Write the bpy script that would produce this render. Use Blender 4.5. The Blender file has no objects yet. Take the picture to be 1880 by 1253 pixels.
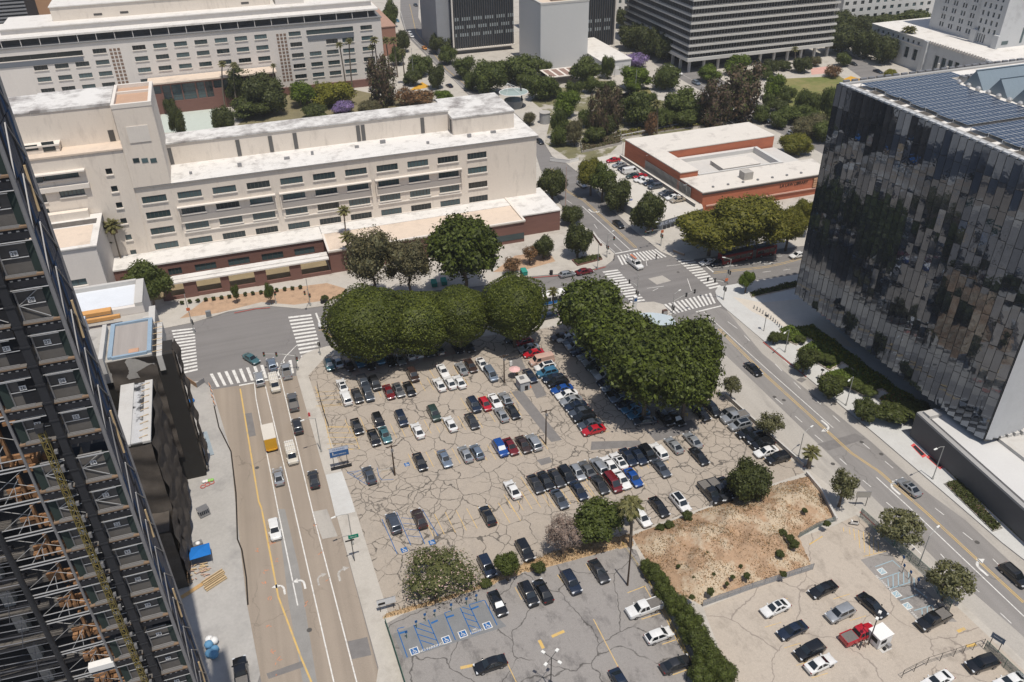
import bpy, bmesh, math, random
import numpy as np
from mathutils import Vector, Matrix

scene = bpy.context.scene
R_ = math.radians

# ------------------------------------------------------------------ camera, sky, sun, exposure
CAM_H = 108.0
PITCH, ROLL, YAW, FOC = 0.579594830, -0.0147492939, 0.323740933, 1523.42366
IW, IH = 1880.0, 1253.0
_f = np.array([math.sin(YAW)*math.cos(PITCH), math.cos(YAW)*math.cos(PITCH), -math.sin(PITCH)])
_r = np.array([math.cos(YAW), -math.sin(YAW), 0.0]); _u = np.cross(_r, _f)
RIGHT = _r*math.cos(ROLL)+_u*math.sin(ROLL); UP = -_r*math.sin(ROLL)+_u*math.cos(ROLL); FWD = _f
cam_data = bpy.data.cameras.new("camera")
cam = bpy.data.objects.new("camera", cam_data)
scene.collection.objects.link(cam)
cam_data.sensor_fit = 'HORIZONTAL'; cam_data.sensor_width = 36.0
cam_data.lens = FOC/IW*36.0
cam_data.clip_start = 1.0; cam_data.clip_end = 6000.0
mw = Matrix.Identity(4)
for i in range(3):
    mw[i][0] = RIGHT[i]; mw[i][1] = UP[i]; mw[i][2] = -FWD[i]
mw[2][3] = CAM_H
cam.matrix_world = mw
scene.camera = cam

SUN_AZ, SUN_EL = 173.0, 71.5       # azimuth clockwise from +Y
world = bpy.data.worlds.new("World"); scene.world = world; world.use_nodes = True
wn = world.node_tree; bg = wn.nodes['Background']
sky = wn.nodes.new('ShaderNodeTexSky'); sky.sky_type = 'NISHITA'; sky.sun_disc = False
sky.sun_elevation = R_(SUN_EL); sky.sun_rotation = R_(SUN_AZ)
sky.air_density = 1.0; sky.dust_density = 1.5; sky.ozone_density = 1.0
wn.links.new(sky.outputs[0], bg.inputs[0]); bg.inputs[1].default_value = 0.088
sd = bpy.data.lights.new("sun", 'SUN'); sd.energy = 3.8; sd.angle = R_(0.55); sd.color = (1.0, 0.935, 0.84)
sun = bpy.data.objects.new("sun", sd); scene.collection.objects.link(sun)
sv = Vector((math.sin(R_(SUN_AZ))*math.cos(R_(SUN_EL)), math.cos(R_(SUN_AZ))*math.cos(R_(SUN_EL)), math.sin(R_(SUN_EL))))
sun.rotation_euler = sv.to_track_quat('Z', 'Y').to_euler(); sun.location = (0, 0, 300)
scene.view_settings.view_transform = 'Standard'; scene.view_settings.look = 'None'
scene.view_settings.exposure = 0.0; scene.view_settings.gamma = 1.0
try:
    scene.cycles.max_bounces = 5; scene.cycles.diffuse_bounces = 2; scene.cycles.glossy_bounces = 3
    scene.cycles.transmission_bounces = 2; scene.cycles.transparent_max_bounces = 6
    scene.cycles.caustics_reflective = False; scene.cycles.caustics_refractive = False
except Exception: pass

# ------------------------------------------------------------------ surveying: where a sight line meets a plane of the place
def _ray(u, v): return RIGHT*((u-IW/2)/FOC) - UP*((v-IH/2)/FOC) + FWD
def P(u, v, z=0.0):
    d = _ray(u, v); t = (z-CAM_H)/d[2]
    return Vector((d[0]*t, d[1]*t, z))
def onY(u, v, Y):
    d = _ray(u, v); t = Y/d[1]; return Vector((d[0]*t, Y, CAM_H+d[2]*t))
def onX(u, v, X):
    d = _ray(u, v); t = X/d[0]; return Vector((X, d[1]*t, CAM_H+d[2]*t))
def heading(u, v, du, dv):
    a, b = P(u, v), P(u+du, v+dv); return math.atan2(b.y-a.y, b.x-a.x)
def pxm(u, v, z=0.0):              # metres per photo pixel at a ground point
    p = P(u, v, z); return (p-Vector((0, 0, CAM_H))).length/FOC
AZ = lambda deg: R_(90-deg)        # azimuth (clockwise from +Y) to Blender z rotation for a thing facing local +X

# ------------------------------------------------------------------ mesh builder and scene helpers
class M:
    def __init__(s): s.v = []; s.f = []; s.m = []
    def add(s, vs, fs, m=0):
        o = len(s.v); s.v += [tuple(x) for x in vs]
        for f in fs: s.f.append(tuple(i+o for i in f)); s.m.append(m)
        return s
    def quad(s, a, b, c, d, m=0): return s.add([a, b, c, d], [(0, 1, 2, 3)], m)
    def poly(s, pts, m=0): return s.add(pts, [tuple(range(len(pts)))], m)
    def box(s, x0, y0, z0, x1, y1, z1, m=0, mt=None):
        v = [(x0,y0,z0),(x1,y0,z0),(x1,y1,z0),(x0,y1,z0),(x0,y0,z1),(x1,y0,z1),(x1,y1,z1),(x0,y1,z1)]
        s.add(v, [(3,2,1,0),(0,1,5,4),(1,2,6,5),(2,3,7,6),(3,0,4,7)], m)
        return s.add(v[4:], [(0,1,2,3)], m if mt is None else mt)
    def obox(s, c, ax, ay, az, m=0):   # centre and three half-axis vectors
        c = Vector(c); ax = Vector(ax); ay = Vector(ay); az = Vector(az)
        v = [c+ax*i+ay*j+az*k for k in (-1, 1) for i, j in ((-1,-1),(1,-1),(1,1),(-1,1))]
        return s.add(v, [(3,2,1,0),(4,5,6,7),(0,1,5,4),(1,2,6,5),(2,3,7,6),(3,0,4,7)], m)
    def beam(s, p, q, w, h=None, m=0):
        p = Vector(p); q = Vector(q); d = q-p; L = d.length
        if L < 1e-6: return s
        d.normalize(); up = Vector((0,0,1)) if abs(d.z) < .95 else Vector((1,0,0))
        sx = d.cross(up).normalized(); sy = sx.cross(d); h = w if h is None else h
        return s.obox((p+q)/2, d*(L/2), sx*(w/2), sy*(h/2), m)
    def tube(s, p, q, r, n=8, m=0, r2=None, cap=True):
        p = Vector(p); q = Vector(q); d = (q-p).normalized(); r2 = r if r2 is None else r2
        up = Vector((0,0,1)) if abs(d.z) < .95 else Vector((1,0,0))
        a = d.cross(up).normalized(); b = d.cross(a)
        vs = [p+(a*math.cos(t)+b*math.sin(t))*r for t in [2*math.pi*i/n for i in range(n)]]
        vs += [q+(a*math.cos(t)+b*math.sin(t))*r2 for t in [2*math.pi*i/n for i in range(n)]]
        fs = [(i, i+n, (i+1) % n+n, (i+1) % n) for i in range(n)]
        if cap: fs += [tuple(range(n)), tuple(range(2*n-1, n-1, -1))]
        return s.add(vs, fs, m)
    def prism(s, pts, z0, z1, m=0, mt=None):
        n = len(pts); pts = [Vector((p[0], p[1], 0)) for p in pts]
        ar = sum(pts[i].x*pts[(i+1) % n].y-pts[(i+1) % n].x*pts[i].y for i in range(n))
        if ar < 0: pts.reverse()
        lo = [(p.x, p.y, z0) for p in pts]; hi = [(p.x, p.y, z1) for p in pts]
        s.add(lo+hi, [(i, (i+1) % n, (i+1) % n+n, i+n) for i in range(n)], m)
        return s.add(hi, [tuple(range(n))], m if mt is None else mt)
    def sphere(s, c, r, nu=10, nv=6, m=0, sz=1.0):
        c = Vector(c); vs = []; fs = []
        for j in range(nv+1):
            th = math.pi*j/nv
            for i in range(nu):
                ph = 2*math.pi*i/nu
                vs.append(c+Vector((r*math.sin(th)*math.cos(ph), r*math.sin(th)*math.sin(ph), r*sz*math.cos(th))))
        for j in range(nv):
            for i in range(nu):
                fs.append((j*nu+i, (j+1)*nu+i, (j+1)*nu+(i+1) % nu, j*nu+(i+1) % nu))
        return s.add(vs, fs, m)
    def mesh(s, name, mats, smooth=False, off=None, tri=True):
        me = bpy.data.meshes.new(name)
        vs = s.v if off is None else [(a-off[0], b-off[1], c-off[2]) for a, b, c in s.v]
        me.from_pydata(vs, [], s.f)
        for mt in (mats if isinstance(mats, (list, tuple)) else [mats]): me.materials.append(mt)
        me.polygons.foreach_set('material_index', s.m)
        if tri and any(len(f) > 4 for f in s.f):
            bm = bmesh.new(); bm.from_mesh(me)
            bmesh.ops.triangulate(bm, faces=[f for f in bm.faces if len(f.verts) > 4]); bm.to_mesh(me); bm.free()
        if smooth: me.polygons.foreach_set('use_smooth', [True]*len(me.polygons))
        me.update(); return me
    def build(s, name, mats, parent=None, smooth=False, local=False):
        if parent is None:
            a = np.array(s.v); off = ((a[:,0].min()+a[:,0].max())/2, (a[:,1].min()+a[:,1].max())/2, a[:,2].min())
        elif local: off = None
        else:
            p = parent; off = [0, 0, 0]
            while p: off = [off[i]+p.location[i] for i in range(3)]; p = p.parent
        o = bpy.data.objects.new(name, s.mesh(name, mats, smooth, off)); scene.collection.objects.link(o)
        if parent is None: o.location = off
        else: o.parent = parent
        return o
def put(name, me, parent=None, loc=(0,0,0), rz=0.0):
    o = bpy.data.objects.new(name, me); scene.collection.objects.link(o)
    o.location = loc; o.rotation_euler = (0, 0, rz)
    if parent: o.parent = parent
    return o
def tag(o, label, cat, group=None, kind=None):
    if label: o['label'] = label
    if cat: o['category'] = cat
    if group: o['group'] = group
    if kind: o['kind'] = kind
    return o
def thing(name, label, cat, loc=(0,0,0), rz=0.0, group=None):
    o = bpy.data.objects.new(name, None); scene.collection.objects.link(o)
    o.empty_display_size = .5; o.location = loc; o.rotation_euler = (0, 0, rz)
    return tag(o, label, cat, group)
def struct(o): o['kind'] = 'structure'; return o
def dup(root, loc, rz, label=None, scale=None):
    r = root.copy(); scene.collection.objects.link(r); r.location = loc; r.rotation_euler = (0, 0, rz)
    if scale: r.scale = scale
    if label: r['label'] = label
    for ch in list(root.children):
        c = ch.copy(); scene.collection.objects.link(c); c.parent = r
        for g in list(ch.children):
            d = g.copy(); scene.collection.objects.link(d); d.parent = c
    return r

# ------------------------------------------------------------------ materials
def _nodes(name):
    m = bpy.data.materials.new(name); m.use_nodes = True
    nt = m.node_tree; return m, nt, nt.nodes['Principled BSDF']
class N:
    "tiny node wiring helper"
    def __init__(s, nt): s.nt = nt
    def n(s, t, **k):
        x = s.nt.nodes.new(t)
        for a, b in k.items(): setattr(x, a, b)
        return x
    def l(s, a, b): s.nt.links.new(a, b)
    def pos(s, scale=(1,1,1), obj=False):
        if obj: src = s.n('ShaderNodeTexCoord').outputs['Object']
        else: src = s.n('ShaderNodeNewGeometry').outputs['Position']
        mp = s.n('ShaderNodeMapping'); mp.inputs['Scale'].default_value = scale; s.l(src, mp.inputs['Vector']); return mp.outputs[0]
    def noise(s, vec, scale, detail=4, rough=.6):
        x = s.n('ShaderNodeTexNoise'); x.inputs['Scale'].default_value = scale; x.inputs['Detail'].default_value = detail
        x.inputs['Roughness'].default_value = rough; s.l(vec, x.inputs['Vector']); return x.outputs['Fac']
    def ramp(s, fac, a, b, ca=(0,0,0,1), cb=(1,1,1,1)):
        x = s.n('ShaderNodeValToRGB'); e = x.color_ramp.elements
        e[0].position = a; e[0].color = ca; e[1].position = b; e[1].color = cb; s.l(fac, x.inputs[0]); return x.outputs[0]
    def mix(s, fac, a, b, mode='MIX'):
        x = s.n('ShaderNodeMix'); x.data_type = 'RGBA'; x.blend_type = mode
        for k, val in ((0, fac), (6, a), (7, b)):
            if hasattr(val, 'is_output'): s.l(val, x.inputs[k])
            else: x.inputs[k].default_value = val
        return x.outputs[2]
    def math(s, op, a, b=0.0):
        x = s.n('ShaderNodeMath', operation=op)
        for k, val in ((0, a), (1, b)):
            if hasattr(val, 'is_output'): s.l(val, x.inputs[k])
            else: x.inputs[k].default_value = val
        return x.outputs[0]
def c4(c, k=1.0): return (c[0]*k, c[1]*k, c[2]*k, 1)
MATS = {}
def mat(name, col, rough=.85, metal=0.0, var=.18, scale=.6, stretch=(1,1,1), spec=.3, bump=0.0, obj=False, stain=None, stain_scale=.12, stain_th=(.52, .68), coat=0.0, alpha=None):
    if name in MATS: return MATS[name]
    m, nt, b = _nodes(name); h = N(nt)
    v = h.pos(stretch, obj)
    n1 = h.noise(v, scale); colr = h.ramp(n1, .25, .75, c4(col, 1-var), c4(col, 1+var))
    if var > .02:
        n2 = h.noise(h.pos((1,1,1), obj), scale*9, 3, .7); colr = h.mix(.5, colr, h.ramp(n2, .3, .7, c4(col, 1-var*.8), c4(col, 1+var*.8)))
    if stain:
        n3 = h.noise(h.pos(stretch, obj), stain_scale, 6, .7)
        colr = h.mix(h.ramp(n3, stain_th[0], stain_th[1]), colr, c4(stain))
    h.l(colr, b.inputs['Base Color'])
    b.inputs['Roughness'].default_value = rough; b.inputs['Metallic'].default_value = metal
    b.inputs['Specular IOR Level'].default_value = spec
    if coat: b.inputs['Coat Weight'].default_value = coat; b.inputs['Coat Roughness'].default_value = .04
    if bump:
        bp = h.n('ShaderNodeBump'); bp.inputs['Strength'].default_value = bump; bp.inputs['Distance'].default_value = .05
        h.l(h.noise(h.pos((1,1,1), obj), scale*12, 4), bp.inputs['Height']); h.l(bp.outputs[0], b.inputs['Normal'])
    MATS[name] = m; return m
def mat_cracked(name, col, crack=(.05,.047,.043), cell=.17, fine=.45, width=.018, patch=(.2,.19,.18), dirt=.35, dense=(.42, .6)):
    m, nt, b = _nodes(name); h = N(nt)
    pos = h.pos()
    def warp(sc, am, seed):
        nz = h.n('ShaderNodeTexNoise'); nz.inputs['Scale'].default_value = sc; nz.inputs['Detail'].default_value = 4
        mp = h.n('ShaderNodeMapping'); mp.inputs['Location'].default_value = (seed, seed*2, 0); h.l(pos, mp.inputs[0]); h.l(mp.outputs[0], nz.inputs['Vector'])
        sub = h.n('ShaderNodeVectorMath', operation='SUBTRACT'); h.l(nz.outputs['Color'], sub.inputs[0]); sub.inputs[1].default_value = (.5,.5,.5)
        mul = h.n('ShaderNodeVectorMath', operation='SCALE'); h.l(sub.outputs[0], mul.inputs[0]); mul.inputs['Scale'].default_value = am
        ad = h.n('ShaderNodeVectorMath', operation='ADD'); h.l(pos, ad.inputs[0]); h.l(mul.outputs[0], ad.inputs[1]); return ad.outputs[0]
    def cracks(sc, w, vec):
        vo = h.n('ShaderNodeTexVoronoi'); vo.feature = 'DISTANCE_TO_EDGE'; vo.inputs['Scale'].default_value = sc; h.l(vec, vo.inputs['Vector'])
        return h.ramp(vo.outputs['Distance'], w*.35, w, (1,1,1,1), (0,0,0,1))
    big = cracks(cell, width, warp(.25, 3.4, 3.0))
    small = cracks(fine, width*1.7, warp(.6, 1.3, 9.0))
    mask = h.ramp(h.noise(h.pos((1,1,1)), .05, 3), dense[0], dense[1]); small = h.mix(mask, (0,0,0,1), small)
    keep = h.ramp(h.noise(h.pos((1,1,1)), .16, 2), .33, .42)
    big = h.mix(keep, (0,0,0,1), big)
    base = h.ramp(h.noise(pos, .09, 6, .65), .3, .7, c4(col, .86), c4(col, 1.1))
    base = h.mix(.55, base, h.ramp(h.noise(pos, 2.6, 4, .75), .3, .72, c4(col, .78), c4(col, 1.16)))
    base = h.mix(.35, base, h.ramp(h.noise(pos, 11.0, 2, .75), .35, .65, c4(col, .7), c4(col, 1.3)))
    st = h.ramp(h.noise(h.pos((1, .6, 1)), .3, 6, .75), .52, .74); base = h.mix(h.math('MULTIPLY', st, dirt), base, c4(patch))
    sp = h.ramp(h.noise(h.pos((1,1,1)), 1.15, 3, .6), .66, .74); base = h.mix(h.math('MULTIPLY', sp, .4), base, c4(patch, .6))
    allc = h.math('MAXIMUM', big, h.math('MULTIPLY', small, .85))
    colr = h.mix(h.math('MULTIPLY', allc, .78), base, c4(crack))
    h.l(colr, b.inputs['Base Color']); b.inputs['Roughness'].default_value = .92; b.inputs['Specular IOR Level'].default_value = .2
    MATS[name] = m; return m
def mat_road(name, col, rot=0.0, streak=.22, tar=.5):
    m, nt, b = _nodes(name); h = N(nt)
    src = h.n('ShaderNodeNewGeometry').outputs['Position']
    mp = h.n('ShaderNodeMapping'); mp.inputs['Rotation'].default_value = (0, 0, rot); h.l(src, mp.inputs[0])
    m2 = h.n('ShaderNodeMapping'); m2.inputs['Scale'].default_value = (1.0, .02, 1); h.l(mp.outputs[0], m2.inputs[0])
    base = h.ramp(h.noise(m2.outputs[0], .42, 3, .55), .36, .64, c4(col, 1-streak), c4(col, 1+streak))
    base = h.mix(.5, base, h.ramp(h.noise(h.pos(), .12, 5, .7), .3, .7, c4(col, .86), c4(col, 1.12)))
    base = h.mix(.35, base, h.ramp(h.noise(h.pos(), 5.0, 4, .8), .3, .7, c4(col, .7), c4(col, 1.3)))
    vo = h.n('ShaderNodeTexVoronoi'); vo.feature = 'DISTANCE_TO_EDGE'; vo.inputs['Scale'].default_value = .11
    nz = h.n('ShaderNodeTexNoise'); nz.inputs['Scale'].default_value = .35; nz.inputs['Detail'].default_value = 4; h.l(src, nz.inputs['Vector'])
    ad = h.n('ShaderNodeVectorMath', operation='MULTIPLY_ADD'); h.l(nz.outputs['Color'], ad.inputs[0]); ad.inputs[1].default_value = (4, 4, 0); h.l(src, ad.inputs[2]); h.l(ad.outputs[0], vo.inputs['Vector'])
    cr = h.ramp(vo.outputs['Distance'], .003, .012, (1,1,1,1), (0,0,0,1)); cr = h.math('MULTIPLY', cr, h.math('MULTIPLY', h.ramp(h.noise(h.pos(), .07, 3), .5, .6), tar))
    h.l(h.mix(cr, base, c4(col, .45)), b.inputs['Base Color']); b.inputs['Roughness'].default_value = .9; b.inputs['Specular IOR Level'].default_value = .25
    MATS[name] = m; return m
def mat_leaf(name, col, hue=.35, trans=.25, rough=.55, tip=None):
    m, nt, b = _nodes(name); h = N(nt)
    g = h.n('ShaderNodeNewGeometry'); oi = h.n('ShaderNodeObjectInfo')
    a = h.mix(g.outputs['Random Per Island'], c4(col, 1-hue), c4((col[0]*1.15, col[1], col[2]*.9), 1+hue))
    if tip: a = h.mix(h.ramp(g.outputs['Random Per Island'], .72, .9), a, c4(tip))
    a = h.mix(h.math('MULTIPLY', oi.outputs['Random'], .35), a, c4((col[0]*.85, col[1]*.75, col[2]*.9)))
    h.l(a, b.inputs['Base Color']); b.inputs['Roughness'].default_value = rough; b.inputs['Specular IOR Level'].default_value = .25
    if trans:
        tr = h.n('ShaderNodeBsdfTranslucent'); h.l(a, tr.inputs[0]); ms = h.n('ShaderNodeMixShader'); ms.inputs[0].default_value = trans
        h.l(b.outputs[0], ms.inputs[1]); h.l(tr.outputs[0], ms.inputs[2]); h.l(ms.outputs[0], nt.nodes['Material Output'].inputs[0])
    MATS[name] = m; return m
def mat_glass(name, col=(.02,.025,.03), rough=.06, spec=.6, var=.5, metal=0.0):
    m, nt, b = _nodes(name); h = N(nt)
    g = h.n('ShaderNodeObjectInfo'); r = h.mix(g.outputs['Random'], c4(col, 1-var), c4(col, 1+var*2))
    h.l(r, b.inputs['Base Color']); b.inputs['Roughness'].default_value = rough; b.inputs['Specular IOR Level'].default_value = spec; b.inputs['Metallic'].default_value = metal
    MATS[name] = m; return m
def paint(name, col, metal=.0, rough=.35):
    m, nt, b = _nodes('car_paint_'+name); h = N(nt)
    v = h.n('ShaderNodeTexCoord').outputs['Object']
    d = h.ramp(h.noise(v, 1.3, 4), .35, .75, c4(col, .9), c4(col, 1.08)); h.l(d, b.inputs['Base Color'])
    b.inputs['Metallic'].default_value = metal; b.inputs['Roughness'].default_value = rough
    b.inputs['Coat Weight'].default_value = .8; b.inputs['Coat Roughness'].default_value = .06
    return m

asphalt_lot = mat_cracked('cracked_lot_asphalt', (.392,.342,.288), cell=.21, fine=.36, width=.019, dense=(.48,.56))
asphalt_low = mat_cracked('dark_lot_asphalt', (.285,.268,.255), cell=.1, fine=.3, width=.010, patch=(.09,.085,.085), dirt=.9, dense=(.55, .7))
lot_tan = mat_cracked('tan_lot_concrete', (.45,.395,.335), crack=(.2,.17,.15), cell=.07, fine=.2, width=.007, patch=(.26,.225,.19), dirt=.8, dense=(.6, .8))
road_grey = mat_road('street_asphalt', (.205,.195,.19), R_(90), .25)
road_olive = mat_road('worn_street_asphalt', (.305,.257,.21), R_(1), .34)
road_hill = mat_road('avenue_asphalt', (.25,.237,.227), R_(4), .28)
road_patch = mat('asphalt_patch', (.19,.18,.175), var=.25, scale=.8)
lane_conc = mat('concrete_parking_lane', (.41,.385,.35), var=.2, scale=.35, stretch=(1,.25,1), stain=(.3,.28,.26), stain_scale=.2)
walk = mat('sidewalk_concrete', (.47,.44,.395), var=.13, scale=.4, stain=(.37,.34,.30), stain_scale=.15)
walk_white = mat('pale_sidewalk_concrete', (.54,.54,.525), var=.12, scale=.35, stain=(.5,.49,.47))
kerb_grey = mat('kerb_concrete', (.40,.38,.35), var=.2)
paint_white = mat('white_road_paint', (.70,.69,.66), var=.2, scale=1.5, stain=(.36,.34,.32), stain_scale=1.4, stain_th=(.5,.72))
paint_faint = mat('worn_white_paint', (.50,.48,.45), var=.25, scale=1.5, stain=(.33,.30,.27), stain_scale=1.6, stain_th=(.42,.6))
paint_yellow = mat('yellow_road_paint', (.62,.42,.14), var=.2, scale=1.2, stain=(.36,.31,.25), stain_scale=.6, stain_th=(.5,.75))
paint_yellow_old = mat('worn_yellow_paint', (.62,.43,.17), var=.2, scale=1.0, stain=(.42,.36,.29), stain_scale=.9, stain_th=(.5,.72))
paint_blue = mat('blue_bay_paint', (.025,.12,.32), var=.2, scale=1.5, stain=(.12,.18,.28), stain_scale=.8, stain_th=(.6,.85))
paint_blue_pale = mat('faded_blue_bay_paint', (.3,.42,.48), var=.2, scale=1.5)
paint_red = mat('red_kerb_paint', (.42,.10,.08), var=.25, scale=1.5)
paint_orange = mat('orange_survey_paint', (.62,.24,.12), var=.3, scale=2)
plaster = mat('beige_plaster', (.745,.67,.585), var=.07, scale=.25, stretch=(1,1,.25), stain=(.52,.46,.40), stain_scale=.5, stain_th=(.52,.82))
plaster_grey = mat('grey_stucco', (.69,.65,.61), var=.07, scale=.25, stretch=(1,1,.25), stain=(.56,.53,.5), stain_scale=.3, stain_th=(.56,.85))
roof_white = mat('white_roof_membrane', (.70,.68,.65), var=.08, scale=.5, stain=(.42,.40,.38), stain_scale=.3, stain_th=(.5,.72))
roof_white_clean = mat('clean_white_roof', (.70,.675,.64), var=.07, scale=.5, stain=(.5,.47,.43), stain_scale=.3, stain_th=(.52,.75))
roof_dirty = mat('stained_roof_membrane', (.68,.665,.64), var=.1, scale=.4, stain=(.25,.23,.22), stain_scale=.16, stain_th=(.44,.66))
roof_tan = mat('tan_gravel_roof', (.66,.55,.45), var=.1, scale=.7, stain=(.5,.42,.35), stain_scale=.1)
brick = mat('maroon_brick', (.20,.105,.085), var=.18, scale=.8, stretch=(.4,.4,2.5), bump=.2)
terracotta = mat('terracotta_tile', (.46,.155,.085), var=.14, scale=.35, stretch=(.4,.4,2.5), stain=(.34,.115,.07), stain_scale=.3)
concrete = mat('raw_concrete', (.42,.40,.37), var=.16, scale=.5, stain=(.28,.265,.25), stain_scale=.3)
concrete_pale = mat('pale_concrete', (.52,.505,.48), var=.1, scale=.5, stain=(.48,.46,.43), stain_scale=.3)
win_glass = mat_glass('window_glass', (.036,.056,.06), .08, .55, .85)
win_frame = mat('window_frame', (.09,.085,.08), var=.05, rough=.5)
trim = mat('painted_trim', (.72,.67,.61), var=.06)
steel_dark = mat('dark_steel', (.04,.042,.048), var=.2, rough=.5, metal=.3)
steel_grey = mat('grey_steel', (.30,.30,.31), var=.15, rough=.45, metal=.5)
steel_pale = mat('galvanised_pipe', (.47,.47,.47), var=.1, rough=.4, metal=.4)
pole_metal = mat('pole_paint', (.42,.42,.40), var=.1, rough=.5, metal=.2)
pole_dark = mat('dark_pole_paint', (.035,.035,.035), var=.1, rough=.5)
wood_dark = mat('creosoted_wood', (.075,.05,.035), var=.3, scale=2, stretch=(3,3,.3))
wood_orange = mat('formwork_plywood', (.30,.165,.085), var=.3, scale=1.1)
wood_pale = mat('raw_lumber', (.56,.42,.25), var=.25, scale=1.3)
soil = mat('bare_soil', (.44,.30,.20), var=.25, scale=.5, bump=.5, stain=(.32,.22,.15), stain_scale=.4)
mulch = mat('dark_mulch', (.10,.07,.05), var=.3, scale=1.2, bump=.5)
grass = mat('park_grass', (.15,.17,.05), var=.3, scale=.6, bump=.4, stain=(.26,.22,.10), stain_scale=.06, stain_th=(.45,.65))
net = mat('black_debris_netting', (.075,.063,.053), var=.35, scale=.5, rough=.8, stain=(.10,.086,.073), stain_scale=.25)
white_paint = mat('white_painted_metal', (.78,.77,.75), var=.06, rough=.5)
rubber = mat('tyre_rubber', (.02,.02,.021), var=.1, rough=.8)
rim = mat('wheel_rim', (.35,.35,.36), var=.05, rough=.35, metal=.8)
# ------------------------------------------------------------------ ground, kerbed blocks, lots and road paint
KZ = 0.14                                   # pavement height above the carriageway
def V2(x, y): return Vector((x, y, 0))
def pts(lst, z=0.0): return [P(a[0], a[1], z) if isinstance(a, tuple) else a for a in lst]
def sheet(name, lst, z, m):
    mb = M(); q = [Vector((p.x, p.y, z)) for p in pts(lst, z)]
    n = len(q); ar = sum(q[i].x*q[(i+1) % n].y-q[(i+1) % n].x*q[i].y for i in range(n))
    if ar < 0: q.reverse()
    return struct(mb.poly(q).build(name, m))
def block(name, lst, m, h=KZ, km=None):
    mb = M(); mb.prism(pts(lst), -.3, h, 1, 0); return struct(mb.build(name, [m, km or kerb_grey]))
struct(M().quad((-1500,-300,0),(2500,-300,0),(2500,3200,0),(-1500,3200,0)).build('ground', road_grey))
sheet('olive_roadway', [(388,716),(439,708),(545,690),(614,933),(700,1253),V2(-14,20),V2(-40,20),(480,1253),(454,1112),(434,939),(424,829)], .004, road_olive)
sheet('hill_roadway', [(1318,630),(1240,592),(1310,560),(1335,572),(1400,640),(1614,815),(1765,945),(1880,1045),V2(150,40),V2(88,40),(1880,1215),(1691,1040),(1579,938),(1477,857),(1415,797)], .004, road_hill)
sheet('parking_lane', [(1300,622),(1400,717),(1510,823),(1630,940),(1720,1030),(1880,1170),V2(95,40),V2(86,40),(1880,1216),(1691,1041),(1579,939),(1477,858),(1415,798),(1333,725),(1270,640)], .008, lane_conc)
sheet('parking_lane', [(1336,573),(1400,650),(1600,812),(1700,902),(1772,955),(1880,1055),V2(150,45),V2(160,45),(1880,1030),(1839,998),(1765,934),(1614,805),(1400,626),(1325,548)], .008, lane_conc)
# pavements and blocks: each a raised slab with a real kerb
block('pavement', [(544,688),(546,668),(556,653),(575,644),(600,637),(1000,586),(1150,558),(1200,555),(1218,560),(1230,575),(1240,592),(1333,725),(1415,797),(1477,857),(1579,938),(1691,1040),(1880,1215),V2(82,30),V2(-12,30),(695,1227),(614,933)], walk)
block('pavement', [(390,717),(372,700),(340,703),V2(-90,112),V2(-90,20),V2(-37,20),(478,1240),(454,1112),(434,939),(424,829)], mat('site_concrete', (.40,.385,.365), var=.16, scale=.2, stain=(.30,.29,.28), stain_scale=.12))
block('pavement', [(355,593),(388,583),(419,573),(470,566),(496,563),(521,565),(554,568),(608,561),(764,538),(899,524),(930,512),(1027,504),(1083,496),(1112,489),(1126,478),(1129,468),(1083,425),(1032,381),(1014,348),(992,312),(984,285),(955,240),(889,205),(830,145),(799,120),(746,66),(735,33),(735,0),V2(120,1100),V2(-500,1100),V2(-500,170),(300,604)], walk)
block('pavement', [(1236,473),(1213,463),(1195,448),(1160,420),(1114,376),(1074,328),(1040,301),(1014,288),(998,262),(960,222),(900,168),(853,138),(789,77),(768,33),(769,0),V2(190,1100),V2(420,1100),V2(250,420),(1200,118),(1290,170),(1420,240),(1500,278),V2(196,190),(1480,452),(1262,478)], walk)
block('pavement', [(1313,536),(1318,528),(1400,514),(1470,504),V2(230,172),V2(260,150),V2(260,40),V2(172,40),(1880,1029),(1839,997),(1765,933),(1614,804),(1400,625),(1328,564),(1316,550)], walk_white)
block('pavement', [(1252,106),(1330,150),(1440,215),(1530,262),V2(205,200),V2(700,200),V2(700,1100),V2(480,1100),V2(300,470)], walk)
sheet('street', [(1525,104),(1560,100),(1800,225),(1700,225)], KZ+.004, road_grey)
# parking lots
LZ = KZ+.006
sheet('main_parking_lot', [(566,690),(598,655),(1000,603),(1150,578),(1225,604),(1330,731),(1400,793),(1468,859),(1477,868),(1440,881),(1335,917),(1200,964),(1150,980),(1040,1005),(960,1036),(870,1080),(712,1124),(654,940)], LZ, asphalt_lot)
sheet('lower_parking_lot', [(708,1146),(740,1128),(880,1082),(960,1052),(1150,1004),(1168,1010),(1185,1050),(1300,1253),V2(62,30),V2(-2,30),(742,1253)], LZ, asphalt_low)
sheet('concrete_parking_lot', [(1530,966),(1572,946),(1592,962),(1640,1008),(1740,1098),(1835,1188),(1880,1232),V2(80,32),V2(56,32),(1345,1253),(1300,1140),(1292,1117),(1380,1082),(1488,1046),(1470,1000),(1464,988)], LZ, lot_tan)
sheet('lot_patch', [(938,720),(958,716),(1032,808),(1012,812)], LZ+.004, road_patch)
sheet('lot_patch', [(972,704),(990,700),(1004,726),(985,732)], LZ+.004, road_patch)
sheet('lot_patch', [(934,660),(956,656),(966,678),(944,684)], LZ+.004, road_patch)
sheet('lot_patch', [(1086,811),(1175,809),(1179,820),(1084,827)], LZ+.004, road_patch)
sheet('lot_patch', [(1188,793),(1269,771),(1285,788),(1204,811)], LZ+.004, road_patch)
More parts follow.
